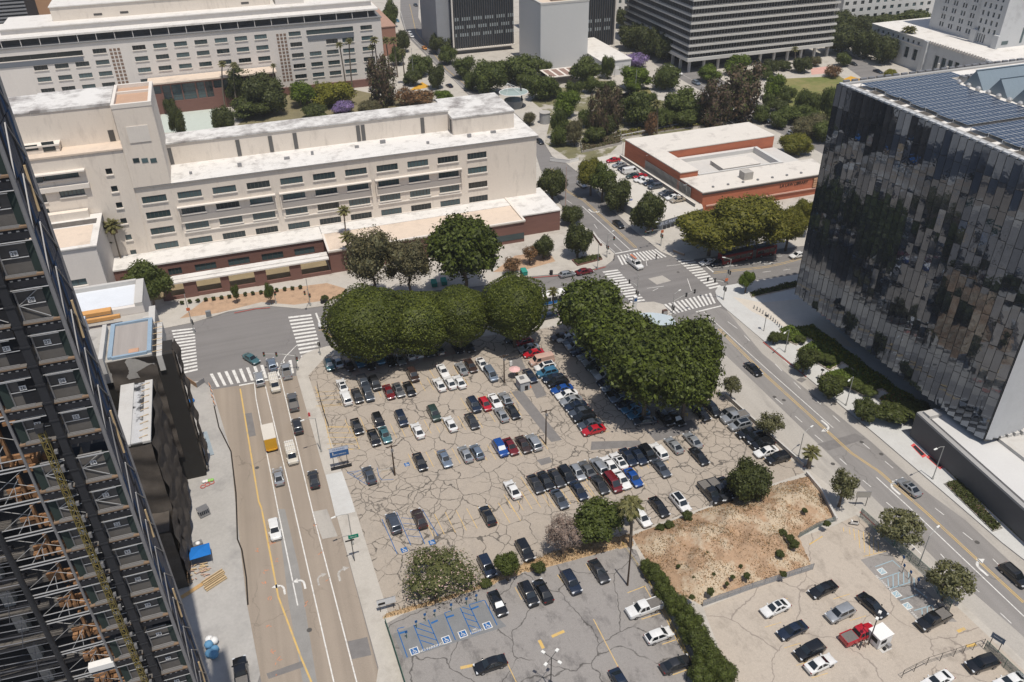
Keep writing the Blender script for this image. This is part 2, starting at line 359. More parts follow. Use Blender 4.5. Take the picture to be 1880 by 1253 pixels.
sheet('lot_patch', [(985,845),(1009,839),(1014,849),(994,855)], LZ+.004, road_patch)
sheet('lot_patch', [(1580,1028),(1630,1013),(1757,1142),(1684,1140)], LZ+.004, asphalt_low)
sheet('lot_patch', [(722,1164),(880,1100),(930,1150),(742,1210)], LZ+.004, mat('blue_grey_asphalt', (.20,.205,.21), var=.2))
sheet('leaf_litter', [(640,676),(700,668),(790,650),(860,640),(850,646),(795,662),(740,672),(690,684),(650,690)], LZ+.008, mat('reddish_litter', (.36,.245,.2), var=.2, scale=.6, stain=(.35,.31,.28), stain_scale=.3, stain_th=(.4,.6)))
sheet('road_patch', [(638,1178),(674,1170),(682,1203),(646,1211)], .008, road_patch)
sheet('road_patch', [(489,1237),(554,1214),(557,1225),(493,1247)], .008, road_patch)
sheet('road_patch', [(1500,816),(1570,796),(1590,806),(1520,828)], .0085, road_patch)
sheet('road_patch', [(1461,698),(1470,693),(1481,697),(1472,703)], .012, road_patch)
sheet('road_patch', [(509,935),(523,935),(548,1040),(582,1253),(556,1253),(530,1110)], .0075, mat('grey_patch', (.27,.262,.25), var=.2, scale=.5))
sheet('road_patch', [(1190,512),(1216,506),(1232,516),(1206,523)], .0075, lane_conc)
sheet('road_patch', [(573,940),(600,935),(620,985),(592,990)], .0075, lane_conc)
sheet('road_patch', [(448,760),(462,758),(470,800),(455,803)], .0075, road_patch)
sheet('road_patch', [(1640,955),(1652,950),(1700,998),(1690,1004)], .0085, road_patch)
sheet('sidewalk_repair', [(598,872),(632,865),(652,940),(616,948)], KZ+.004, walk_white)
sheet('planting_soil', [(330,585),(380,548),(600,520),(634,530),(626,548),(540,560),(480,555),(400,575)], KZ+.004, soil)
sheet('planting_soil', [(905,500),(945,470),(1005,460),(1020,480),(960,497)], KZ+.004, soil)
sheet('park_lawn', [(1398,178),(1432,145),(1540,140),(1580,160),(1560,225),(1500,228)], KZ+.004, grass)
sheet('park_lawn', [(1120,178),(1190,160),(1200,176),(1110,205)], KZ+.004, grass)
sheet('garden_bed', [(430,235),(520,160),(650,165),(720,180),(800,170),(790,195),(560,218)], KZ+.004, mat('garden_ground', (.20,.175,.10), var=.35, scale=.3))
sheet('garden_bed', [(1000,262),(1012,215),(975,185),(1010,150),(1060,160),(1100,140),(1180,180),(1290,195),(1340,225),(1250,252),(1140,262),(1110,292),(1050,296)], KZ+.004, mat('park_ground', (.17,.16,.085), var=.4, scale=.3, stain=(.42,.39,.34), stain_scale=.09, stain_th=(.5,.58)))
sheet('plaza', [(285,245),(300,200),(400,190),(395,240)], KZ+.004, mat('pale_green_paving', (.50,.55,.50), var=.1))
sheet('plaza', [(1345,545),(1400,556),(1480,548),(1570,640),(1462,612),(1380,572)], KZ+.004, mat('buff_paving', (.58,.53,.46), var=.1))
sheet('flower_bed', [(1548,146),(1562,140),(1582,146),(1572,152)], KZ+.008, mat('orange_flowers', (.60,.33,.04), var=.4, scale=2))
sheet('flower_bed', [(752,166),(775,151),(790,160),(766,165)], KZ+.008, MATS['orange_flowers'])
sheet('plaza', [(1488,126),(1520,122),(1524,134),(1490,138)], KZ+.008, mat('pink_play_surface', (.60,.36,.31), var=.15))

def noise2(x, y, s=1.0):
    return (math.sin(x*.9*s+1.3)*math.cos(y*1.1*s-.4)+.5*math.sin(x*2.3*s-y*1.7*s+2)+.25*math.sin(x*5.1*s+y*4.3*s))/1.75
def inside(p, poly):
    c = False; n = len(poly)
    for i in range(n):
        a, b = poly[i], poly[(i+1) % n]
        if (a.y > p[1]) != (b.y > p[1]) and p[0] < (b.x-a.x)*(p[1]-a.y)/(b.y-a.y)+a.x: c = not c
    return c
def edge_d(p, poly):
    best = 1e9; n = len(poly)
    for i in range(n):
        a, b = poly[i], poly[(i+1) % n]; dx, dy = b.x-a.x, b.y-a.y
        t = max(0, min(1, ((p[0]-a.x)*dx+(p[1]-a.y)*dy)/(dx*dx+dy*dy+1e-9)))
        best = min(best, math.hypot(p[0]-a.x-t*dx, p[1]-a.y-t*dy))
    return best
def bankz(x, y, d, hmax, run):
    g = abs(math.sin(x*.42+.8*math.sin(y*.3)))**.6
    return min(1, d/run)*(hmax*(.55+.25*noise2(x, y, .55)+.3*g)+.22*noise2(x*2.1, y*2.3)+.12*noise2(x*4.3, y*4.9))
def mound(name, lst, m, hmax, step, run):
    poly = pts(lst); xs = [p.x for p in poly]; ys = [p.y for p in poly]
    nx = int((max(xs)-min(xs))/step)+3; ny = int((max(ys)-min(ys))/step)+3; mb = M(); idx = {}
    for j in range(ny):
        for i in range(nx):
            x = min(xs)-step+i*step; y = min(ys)-step+j*step; d = edge_d((x, y), poly); ins = inside((x, y), poly)
            z = KZ-.12
            if ins: z = KZ+.03+bankz(x, y, d, hmax, run)
            elif d > step*1.5: continue
            idx[i, j] = len(mb.v); mb.v.append((x, y, z))
    for j in range(ny-1):
        for i in range(nx-1):
            k = [(i,j),(i+1,j),(i+1,j+1),(i,j+1)]
            if all(q in idx for q in k): mb.f.append(tuple(idx[q] for q in k)); mb.m.append(0)
    return struct(mb.build(name, m, smooth=True))
BANK = [(1160,984),(1200,970),(1335,922),(1440,886),(1484,876),(1505,905),(1530,950),(1465,985),(1490,1040),(1380,1078),(1290,1113),(1240,1090),(1190,1035),(1168,1004)]
dry = mat('dry_dirt_bank', (.385,.262,.17), var=.4, scale=.8, bump=1.0, stain=(.50,.41,.30), stain_scale=.13, stain_th=(.49,.57))
mound('dirt_bank', BANK, dry, 3.2, .5, 5.5)
VERGE = [(700,1138),(712,1126),(760,1112),(870,1079),(960,1036),(1040,1005),(1155,981),(1166,1002),(1150,1006),(960,1054),(880,1084),(740,1130)]
mound('dry_grass_verge', VERGE, mat('dry_grass', (.44,.31,.18), var=.35, scale=1.2, bump=.9), .35, .5, 1.2)

# ---- painted markings: one mesh per kind of marking
class Paint:
    def __init__(s, z): s.mb = M(); s.z = z
    def line(s, p, q, w=.14):
        p = P(*p, s.z) if isinstance(p, tuple) else p; q = P(*q, s.z) if isinstance(q, tuple) else q
        d = (q-p); d.z = 0; n = Vector((-d.y, d.x, 0)).normalized()*w/2
        a = [p-n, q-n, q+n, p+n]; s.mb.quad(*[Vector((k.x, k.y, s.z)) for k in a]); return s
    def path(s, l, w=.14):
        for a, b in zip(l, l[1:]): s.line(a, b, w)
        return s
    def quad(s, *q): s.mb.quad(*[P(a[0], a[1], s.z) if isinstance(a, tuple) else Vector((a.x, a.y, s.z)) for a in q]); return s
    def done(s, name, m): return struct(s.mb.build(name, m))
RZ = .016
def crosswalk(l0, l1, r0, r1, n, fill=.5):
    pw = Paint(RZ); a0, a1, b0, b1 = [P(*k, RZ) for k in (l0, l1, r0, r1)]
    for i in range(n):
        t0 = i/(n-1+fill); t1 = t0+fill/(n-1+fill)
        A = a0.lerp(a1, t0); B = b0.lerp(b1, t0); C = b0.lerp(b1, t1); D = a0.lerp(a1, t1); pw.quad(A, B, C, D)
    for f in range(len(pw.mb.f)):
        q = pw.mb.f[f]; a, b, c = [Vector(pw.mb.v[i]) for i in q[:3]]
        if (b-a).cross(c-a).z < 0: pw.mb.f[f] = q[::-1]
    pw.done('crosswalk', paint_white)
crosswalk((315,607),(338,686),(357,602),(363,680),14)
crosswalk((529,582),(553,657),(571,577),(592,650),12)
crosswalk((385,687),(548,659),(398,711),(552,683),13, .42)
crosswalk((1133,470),(1204,458),(1142,487),(1224,472),13)
crosswalk((1240,475),(1303,531),(1268,472),(1324,526),13)
crosswalk((1106,499),(1163,561),(1134,495),(1189,557),14)
crosswalk((1211,561),(1305,538),(1232,578),(1314,557),13)
pw = Paint(RZ)
for a, b in [((1129,466),(1171,458)),((1278,573),(1324,562)),((1294,487),(1310,500)),((580,575),(590,601)),((439,708),(467,703)),((485,699),(516,695))]: pw.line(a, b, .45)
pw.path([(467,703),(470,732),(511,940),(546.6,1112)], .2); pw.path([(485,699),(541.5,940),(613,1253)], .2); pw.path([(516,696),(574,940),(655,1253)], .2)
pw.path([(516,695),(512,678),(524,655),(545,634)], .2)
pw.path([(1292,573),(1400,671),(1530,786)], .17); pw.path([(1609,876.6),(1676,938),(1880,1132)], .2)
def dashes(o, l):
    for a, b, c, d in l: pw.line((o[0]+a/3.917, o[1]+b/3.917), (o[0]+c/3.917, o[1]+d/3.917), .15)
dashes((1400,620), [(90,190,140,240),(225,320,275,370),(370,440,420,480),(505,560,555,605),(720,760,770,800),(880,890,940,940),(85,430,145,480),(235,565,285,610),(375,700,435,750),(555,870,605,915),(720,1025,780,1075),(890,1185,940,1225),(90,90,140,135),(150,160,200,205)])
dashes((1400,933), [(1240,0,1305,50),(1440,175,1510,230),(1655,365,1720,430),(1050,240,1140,330),(1280,330,1325,380),(1500,560,1560,605),(1710,755,1790,830)])
dashes((930,310), [(630,400,652,432),(770,540,835,600),(430,225,470,252),(1000,640,1010,700),(1010,860,1130,845),(1150,700,1250,690),(1300,790,1330,880),(1050,880,1090,860),(1590,1100,1660,1150),(1710,1200,1750,1240)])
dashes((1400,310), [(0,745,60,737),(150,730,200,722),(0,640,140,628)])
pw.path([(1308,492),(1410,481)], .2); pw.path([(1069,379),(1157,459)], .2); pw.path([(1086,426),(1129,464)], .15); pw.line((583,584), (609,580), .15); pw.line((771,546),(799,542), .15); pw.line((590,640),(612,634), .15)
pw.path([(735,20),(746,60),(800,115),(862,172)], .15); pw.path([(1235,128),(1330,178),(1430,228)], .15)
pw.done('lane_marking', paint_white)
py = Paint(RZ)
py.path([(441,714),(475,921),(480,933),(511,1096),(554,1211),(572,1253)], .28)
for k in (-2, 2): py.path([(1320+k,604),(1400+k,684),(1563+k,832),(1614+k,866),(1699+k,940),(1880+k,1107)], .15); py.path([(1012+k,310),(1040+k,351),(1073+k,369),(1167+k,455)], .14)
for k in (-1, 1.5): py.path([(1310,501+k),(1408,490+k),(1440,483+k),(1476,473+k)], .14); py.line((585,604+k*2),(609,600+k*2), .14); py.line((600,612+k), (612,620+k), .14)
py.path([(752,8),(764,60),(820,128),(880,176)], .2)
py.done('centre_line', paint_yellow)
def arrow(u, v, az, kind, s=1.0):
    o = P(u, v, RZ); F = Vector((math.sin(R_(az)), math.cos(R_(az)), 0)); Rv = Vector((F.y, -F.x, 0)); k = 1 if kind == 'R' else -1
    mb = M(); T = lambda x, y: (o+(Rv*x*k+F*y)*s)
    w = .17
    pl = [(0,-1.5),(0,-.3),(.1,.2),(.4,.55),(.9,.7)] if kind in 'LR' else [(0,-1.7),(0,.8)]
    for (x0,y0),(x1,y1) in zip(pl, pl[1:]):
        d = Vector((x1-x0, y1-y0)).normalized(); n = Vector((-d.y, d.x))*w; mb.quad(T(x0-n.x,y0-n.y),T(x1-n.x,y1-n.y),T(x1+n.x,y1+n.y),T(x0+n.x,y0+n.y))
    ex, ey = pl[-1]; dx, dy = (1, 0) if kind in 'LR' else (0, 1)
    mb.poly([T(ex-dy*.5, ey-dx*.5), T(ex+dx*1.0, ey+dy*1.0), T(ex+dy*.5, ey+dx*.5)])
    for i, f in enumerate(mb.f):
        a, b, c = [Vector(mb.v[j]) for j in f[:3]]
        if (b-a).cross(c-a).z < 0: mb.f[i] = f[::-1]
    return struct(mb.build('turn_arrow', paint_white if kind in 'LU' or v > 1075 or u > 700 else paint_faint))
for a in [(521,1079,-2,'L',1.0),(558,1069,-2,'L',1.0),(583,1064,-2,'R',.9),(621,1054,-2,'R',1.1),(1520,782,176,'R',1.3),(1638,896,-4,'R',1.3),(1796,1042,-4,'R',1.3),(1086,389,176,'L',1.3),(1408,485,-92,'R',1.2)]: arrow(*a)
pr = Paint(KZ+.004)
pr.path([(1415,798),(1446,829)], .3); pr.path([(1455,838),(1477,858)], .3); pr.path([(1579,940),(1640,995)], .3); pr.path([(930,514),(1027,506),(1083,498),(1112,490)], .3); pr.path([(430,575),(470,567),(496,565)], .3); pr.path([(1401,628),(1480,692)], .25)
pr.done('red_kerb', paint_red)
po = Paint(RZ)
rng = random.Random(3)
for (u, v) in [(500,1000),(505,1030),(494,1100),(492,1150),(496,1195),(510,1215),(470,1010),(488,1070),(505,1240),(487,1050),(590,1012),(602,1065),(578,965),(560,1110)]:
    for k in range(3):
        a = P(u+rng.uniform(-4,4), v+rng.uniform(-3,3), RZ); b = a+Vector((rng.uniform(-.8,.8), rng.uniform(-.5,.5), 0)); po.line(a, b, .1)
for f in range(len(po.mb.f)):
    q = po.mb.f[f]; a, b, c = [Vector(po.mb.v[i]) for i in q[:3]]
    if (b-a).cross(c-a).z < 0: po.mb.f[f] = q[::-1]
po.done('survey_mark', paint_orange)
# parking-lot stall lines
MZ = LZ+.010
ps = Paint(MZ)
def stalls(p, q, n, L=4.9, az=-4, w=.11):
    a, b = P(*p, MZ), P(*q, MZ); d = Vector((math.sin(R_(az)), math.cos(R_(az)), 0))*L/2
    for i in range(n): c = a.lerp(b, i/(n-1)); ps.line(c-d, c+d, w)
T2 = lambda x, y: (470+x/3.917, 620+y/3.917)
T3 = lambda x, y: (930+x/3.917, 620+y/3.917)
T4 = lambda x, y: (470+x/3.917, 933+y/3.917)
stalls(T2(690,410), T2(1500,300), 14); stalls(T2(1270,270), T2(1500,235), 5)
stalls(T2(800,690), T2(1600,600), 14); stalls(T2(660,640), T2(770,625), 3); stalls(T2(1500,480), T2(1860,430), 7); stalls(T2(1690,560), T2(1880,520), 4)
stalls(T2(1120,890), T2(1880,800), 13); stalls(T3(0,790), T3(260,750), 6)
stalls(T3(140,1060), T3(1120,850), 21); stalls(T3(310,1160), T3(960,1010), 13); stalls(T3(20,1190), T3(330,1140), 6)
stalls(T4(1240,130), T4(1860,20), 9, 5.4); stalls(T3(600,1090), T3(800,1055), 4)
stalls((1455,855), (1480,880), 3, 4.2, -92) if False else None
for y in (395, 425, 455, 490, 500): ps.line(T2(430,y), T2(620,y-14), .1)
ps.path([T2(425,350), T2(490,520), T2(505,640), T2(550,830)], .12)
for y in (645,685,718,765,800): ps.line(T2(510,y), T2(735,y+2), .12)
ps.path([T2(500,640), T2(685,640), T2(745,800), T2(550,815)], .12)
for i in range(14):
    c = P(*T3(150,60), MZ).lerp(P(*T3(660,690), MZ), i/13); d = Vector((2.4, -.08, 0)); ps.line(c-d, c+d, .1)
for i in range(9):
    c = P(*T3(1590,545), MZ).lerp(P(1432,850, MZ), i/8); d = Vector((2.4, -.08, 0)); ps.line(c-d, c+d, .1)
ps.path([T4(620,800)] + [T4(860,1253)], .14) if False else None
ps.line((930+625/3.917, 933+800/3.917), (930+860/3.917, 1253), .14)
for o in [(870,610,1000,560),(970,800,1110,755),(1120,980,1225,945),(1195,1200,1350,1145),(930,700,930,700)]:
    ps.line((930+o[0]/3.917, 933+o[1]/3.917), (930+o[2]/3.917+.1, 933+o[3]/3.917), .14)
ps.path([(1183,1076),(1195,1097),(1216,1122),(1240,1170),(1275,1230)], .14)
for o in [(60,570,110,660),(365,480,410,540),(570,400,600,450),(0,1105,70,1253)]: ps.line((930+o[0]/3.917, 933+o[1]/3.917), (930+o[2]/3.917, 933+o[3]/3.917), .12)
for o in [(580,140,585,170),(622,140,630,190),(655,150,665,230),(690,160,700,290),(725,170,735,320),(765,180,770,345),(798,200,800,330),(830,240,835,315)]: ps.line((1400+o[0]/3.917, 933+o[1]/3.917), (1400+o[2]/3.917, 933+o[3]/3.917), .12)
ps.line((1585,1022), (1628,1012), .12)
for u, v in [(1404,1152),(1440,1190),(1462,1222),(1490,1245),(1530,1100),(1560,1140),(1416,1108)]: ps.line((u, v), (u+30, v-9), .1)
for f in range(len(ps.mb.f)):
    q = ps.mb.f[f]; a, b, c = [Vector(ps.mb.v[i]) for i in q[:3]]
    if (b-a).cross(c-a).z < 0: ps.mb.f[f] = q[::-1]
ps.done('stall_line', paint_yellow_old)
pyb = Paint(MZ+.004)
for o in [(325,925,415,885),(1470,1170-20,1565,1130)]:
    b0 = (930, 933) if o[0] == 325 else (470, 933)
    pyb.line((b0[0]+o[0]/3.917, b0[1]+o[1]/3.917), (b0[0]+o[2]/3.917, b0[1]+o[3]/3.917), .5)
pyb.line((930+235/3.917, 933+950/3.917), (930+265/3.917, 933+1010/3.917), .5)
pyb.line((1758,1160), (1772,1154), .5); pyb.line((1774,1187), (1792,1183), .5); pyb.line((1486,1000),(1510,985), .2)
pyb.done('lot_arrow', paint_yellow)
# accessible bays
Z5 = lambda x, y: (720+x/8.95, 1090+y/8.95)
pb = Paint(MZ)
for a, b in [((85,590),(250,1050)),((355,520),(520,940)),((590,430),(770,850)),((860,330),(1040,765)),((1120,240),(1310,670)),((1265,190),(1460,600)),((1520,110),(1725,520))]: pb.line(Z5(*a), Z5(*b), .16)
for a, b in [((380,560),(690,660)),((420,670),(740,770)),((470,770),(690,840)),((450,490),(640,560)),((1150,310),(1350,370)),((1200,410),(1400,470)),((1250,520),(1420,570)),((1150,225),(1310,270)),((520,940),(775,850)),((1310,670),(1460,605)),((90,575),(200,550)),((860,320),(960,285)),((1265,185),(1510,110))]: pb.line(Z5(*a), Z5(*b), .14)
for a, b in [((120,655),(245,618)),((640,490),(750,440)),((890,395),(1015,355)),((1305,255),(1420,210))]: pb.line(Z5(*a), Z5(*b), .35)
for a, b in [((905,80),(1015,330)),((1010,30),(1115,270)),((1110,20),(1215,260)),((1195,10),(1310,200))]: pb.line(T4(*a), T4(*b), .13)
for y in (60, 100, 140, 190): pb.line(T4(1025+y*.35,y+10), T4(1130+y*.35,y+20), .1)
pb.path([T2(655,970), T2(765,955)], .1); pb.path([T2(655,970), T2(800,1060)], .1)
for k in range(5): pb.line(T2(675+k*25,985+k*15), T2(740+k*14,960+k*16), .1)
pb.path([T2(870,935), T2(885,1000), T2(905,1025), T2(990,1020)], .1)
for q in range(len(pb.mb.f)):
    f = pb.mb.f[q]; a, b, c = [Vector(pb.mb.v[i]) for i in f[:3]]
    if (b-a).cross(c-a).z < 0: pb.mb.f[q] = f[::-1]
pb.done('accessible_bay_line', paint_blue)
Z6 = lambda x, y: (1570+x/7.833, 1000+y/7.833)
pp = Paint(MZ)
for a, b in [((290,320),(540,230)),((540,230),(650,330)),((350,500),(640,400)),((490,640),(800,540)),((650,800),(900,720)),((850,950),(1110,870)),((850,620),(1040,770)),((470,490),(480,600)),((545,440),(548,620)),((620,410),(625,600)),((695,400),(700,570)),((770,400),(775,540)),((845,480),(850,600)),((960,920),(965,1020)),((1035,890),(1040,990)),((1110,870),(1130,960))]: pp.line(Z6(*a), Z6(*b), .15)
for q in range(len(pp.mb.f)):
    f = pp.mb.f[q]; a, b, c = [Vector(pp.mb.v[i]) for i in f[:3]]
    if (b-a).cross(c-a).z < 0: pp.mb.f[q] = f[::-1]
pp.done('accessible_bay_line', paint_blue_pale)
def wheelchair(u, v, size, az, border=True, blue=paint_blue):
    o = P(u, v, MZ); F = Vector((math.sin(R_(az)), math.cos(R_(az)), 0)); Rv = Vector((F.y, -F.x, 0)); s = size/2
    T = lambda x, y, z=0: o+(Rv*x+F*y)*s+Vector((0, 0, z))
    mb = M()
    if border: mb.quad(T(-1.25,-1.25), T(1.25,-1.25), T(1.25,1.25), T(-1.25,1.25), 0)
    mb.quad(T(-1,-1,.004), T(1,-1,.004), T(1,1,.004), T(-1,1,.004), 1)
    def seg(x0,y0,x1,y1,w=.1):
        d = Vector((x1-x0, y1-y0)).normalized(); n = Vector((-d.y, d.x))*w
        mb.quad(T(x0-n.x,y0-n.y,.008),T(x1-n.x,y1-n.y,.008),T(x1+n.x,y1+n.y,.008),T(x0+n.x,y0+n.y,.008),0)
    for i in range(10):
        a0 = R_(130+i*23); a1 = R_(130+(i+1)*23); seg(-.05+.45*math.cos(a0), -.3+.45*math.sin(a0), -.05+.45*math.cos(a1), -.3+.45*math.sin(a1), .08)
    seg(-.2,.45,-.1,-.1,.1); seg(-.1,-.08,.4,-.1,.1); seg(.4,-.1,.62,-.65,.1); seg(-.15,.2,.3,.18,.07)
    mb.poly([T(-.22+.16*math.cos(t), .68+.16*math.sin(t), .008) for t in [k*math.pi/4 for k in range(8)]], 0)
    for i, f in enumerate(mb.f):
        a, b, c = [Vector(mb.v[j]) for j in f[:3]]
        if (b-a).cross(c-a).z < 0: mb.f[i] = f[::-1]
    struct(mb.build('accessible_symbol', [paint_white, blue]))
for x, y in [(365,945),(890,760),(1160,665),(1565,525)]: wheelchair(*Z5(x,y), 1.05, -4)
for x, y in [(385,385),(595,715),(755,885)]: wheelchair(*Z6(x,y), 1.0, -92, True, paint_blue_pale)
for u, v, f in [(742,1010,1.1),(793,996,1.1),(747,853,1.0)]: wheelchair(u, v, f, -4, False)
def text(name, body, size, loc, rot, m, extr=.0, parent=None, align='CENTER'):
    cu = bpy.data.curves.new(name, 'FONT'); cu.body = body; cu.size = size; cu.align_x = align; cu.align_y = 'CENTER'; cu.extrude = extr
    t = bpy.data.objects.new(name+'_tmp', cu); scene.collection.objects.link(t)
    dg = bpy.context.evaluated_depsgraph_get(); dg.update(); me = bpy.data.meshes.new_from_object(t.evaluated_get(dg))
    bpy.data.objects.remove(t); me.name = name; me.materials.clear(); me.materials.append(m)
    o = bpy.data.objects.new(name, me); scene.collection.objects.link(o); o.location = loc; o.rotation_euler = rot
    if parent: o.parent = parent
    return o
for (x, y), sz in [((640,890),.62)]: struct(text('bay_lettering', 'NO PARKING', sz, P(*Z5(x,y), MZ+.006), (0,0,R_(4)), paint_white))
struct(text('bay_lettering', 'NO\nPARKING', .5, P(*Z5(1375,605), MZ+.006), (0,0,R_(4)), paint_white))
struct(text('bay_lettering', 'NO PARKING', .6, P(*Z6(415,560), MZ+.006), (0,0,R_(-86)), paint_white))
struct(text('bay_lettering', 'NO PARKING', .6, P(*Z6(855,1020), MZ+.006), (0,0,R_(-86)), paint_white))
# ------------------------------------------------------------------ buildings
ZV = Vector((0, 0, 1))
def facade(mb, o, ux, W, H, holes, depth=.3, m=0):
    "wall sheet with real openings and reveals; holes = (x0,z0,x1,z1)"
    o = Vector(o); ux = Vector(ux); inn = -ux.cross(ZV)
    xs = sorted({0, W, *[h[0] for h in holes], *[h[2] for h in holes]}); zs = sorted({0, H, *[h[1] for h in holes], *[h[3] for h in holes]})
    pt = lambda x, z, d=0: o+ux*x+ZV*z+inn*d
    for i in range(len(xs)-1):
        run = None
        for j in range(len(zs)-1):
            cx, cz = (xs[i]+xs[i+1])/2, (zs[j]+zs[j+1])/2
            if any(h[0] < cx < h[2] and h[1] < cz < h[3] for h in holes):
                if run is not None: mb.quad(pt(xs[i], run), pt(xs[i+1], run), pt(xs[i+1], zs[j]), pt(xs[i], zs[j]), m); run = None
            elif run is None: run = zs[j]
        if run is not None: mb.quad(pt(xs[i], run), pt(xs[i+1], run), pt(xs[i+1], H), pt(xs[i], H), m)
    for x0, z0, x1, z1 in holes:
        mb.quad(pt(x0,z0), pt(x1,z0), pt(x1,z0,depth), pt(x0,z0,depth), m); mb.quad(pt(x0,z1,depth), pt(x1,z1,depth), pt(x1,z1), pt(x0,z1), m)
        mb.quad(pt(x0,z0,depth), pt(x0,z1,depth), pt(x0,z1), pt(x0,z0), m); mb.quad(pt(x1,z0), pt(x1,z1), pt(x1,z1,depth), pt(x1,z0,depth), m)
_wm = {}
def winmesh(w, h, nm, sill=True, depth=.3, hm=0):
    k = (round(w,2), round(h,2), nm, sill, depth, hm)
    if k in _wm: return _wm[k]
    mb = M(); d = depth-.02
    mb.quad((0,d,0),(w,d,0),(w,d,h),(0,d,h),0)
    for i in range(nm+1):
        x = i*w/nm if nm else 0; mb.box(max(0,x-.06), d-.08, 0, min(w,x+.06), d-.002, h, 1)
    for i in range(hm+2):
        z = i*h/(hm+1); mb.box(0, d-.07, max(0,z-.06), w, d-.004, min(h,z+.06), 1)
    if sill: mb.box(-.2, -.28, -.3, w+.2, d-.09, -.002, 2)
    _wm[k] = mb.mesh('window', [win_glass, win_frame, trim]); return _wm[k]
def windows(parent, o, ux, holes, nm=4, sill=True, depth=.3, hm=0, limit=100):
    ux = Vector(ux); rz = math.atan2(ux.y, ux.x); off = Vector((0,0,0)); p = parent
    while p: off += p.location; p = p.parent
    for x0, z0, x1, z1 in holes: put('window', winmesh(x1-x0, z1-z0, nm, sill, depth, hm), parent, Vector(o)+ux*x0+ZV*z0-off, rz)
FX = (1, 0, 0); FL = (0, -1, 0); FR = (0, 1, 0)

# ---- the long beige courthouse wing across the street
def courthouse():
    t = thing('courthouse', 'long beige office block with rows of strip windows and white roof above the brick podium', 'building', (28, 222, 0), group=None)
    X0, X1, Y, ZR = -27.9, 83.0, 222.0, 24.8
    cols = [-26.7+8.84*i for i in range(11)]
    tops = [22.2, 17.8, 13.2, 8.75]
    holes = []
    for i, x in enumerate(cols):
        for r, zt in enumerate(tops):
            w = 6.0 if i < 10 else 5.8
            holes.append((x-X0, zt-1.85, x-X0+w, zt))
    w = M(); facade(w, (X0, Y, 0), FX, X1-X0, ZR, holes, .2)
    w.quad((X1,Y,0),(X1,Y+30,0),(X1,Y+30,ZR),(X1,Y,ZR)); w.quad((X0,Y+30,0),(X0,Y,0),(X0,Y,ZR),(X0,Y+30,ZR)); w.quad((X1,Y+30,0),(X0,Y+30,0),(X0,Y+30,ZR),(X1,Y+30,ZR))
    w.build('wall', plaster, t)
    windows(t, (X0, Y, 0), FX, holes, 6, True, .2)
    r = M(); r.box(X0, Y-.45, ZR, X1+.45, Y+30, ZR+.3, 1, 0); r.build('roof', [roof_white, mat('grey_fascia', (.3,.29,.28), var=.1)], t)
    for a, b in ((1,3),(4,6),(7,9)):
        x0 = cols[a]-.9; x1 = cols[b]+6.9; c = M()
        c.box(x0, Y-.95, 17.95, x1, Y-.003, 18.25); c.build('canopy', trim, t)
        for s in (x0, x1-.3):
            f = M(); f.box(s, Y-.7, 13.45, s+.3, Y-.003, 17.95); f.build('fin', plaster, t)
        c = M(); c.box(x0+.3, Y-.4, 13.4, x1-.3, Y-.003, 13.6); c.build('ledge', trim, t)
        c = M(); c.box(x0+.3, Y-.35, 10.45, x1-.3, Y-.003, 10.75); c.build('ledge', trim, t)
        c = M(); c.box(x0+.3, Y-.12, 13.61, x1-.3, Y-.003, 15.3); c.build('spandrel', mat('shaded_spandrel', (.40,.37,.345), var=.06), t)  # canopy shade worked into the spandrel's grey
        c = M(); c.box(x0+.3, Y-.35, 6.72, x1-.3, Y-.003, 7.0); c.build('ledge', trim, t)
    # upper set-back storey with its own roof
    u = M(); u.box(-18.7, 235.2, ZR+.3, 60, 243, 30.9); u.build('upper_wall', plaster, t)
    u = M(); u.box(-18.9, 234.9, 30.9, 60.2, 243.2, 31.3); u.build('upper_roof', roof_dirty, t)
    for px, n in ((497,1),(543,1),(660,1),(669,1),(778,1),(436,1),(307,1)):
        x = onY(px, 262, 235.2).x; s = M(); s.box(x-.55, 235.05, 25.3, x+.55, 235.19, 29.9); s.build('louvre', mat('grey_louvre', (.13,.125,.12), var=.2, scale=3, stretch=(1,1,4)), t)
    u = M(); u.box(60.1, 230.6, ZR+.3, 79.0, 249.5, 30.0); u.build('upper_wall', plaster, t)
    u = M(); u.box(59.9, 230.4, 30.0, 79.2, 249.7, 30.35); u.build('upper_roof', roof_dirty, t)
    s = M(); s.box(60.02, 232, 25.4, 60.1, 234, 29.2); s.build('louvre', MATS['grey_louvre'], t)
    for k in range(9):
        v = M(); x = -14+k*10.5+(k*37 % 5); v.box(x, 226+(k*13 % 6), ZR+.3, x+.7+.4*(k % 3), 226.8+(k*13 % 6), ZR+.9+.3*(k % 2)); v.build('roof_vent', steel_grey, t)
courthouse()
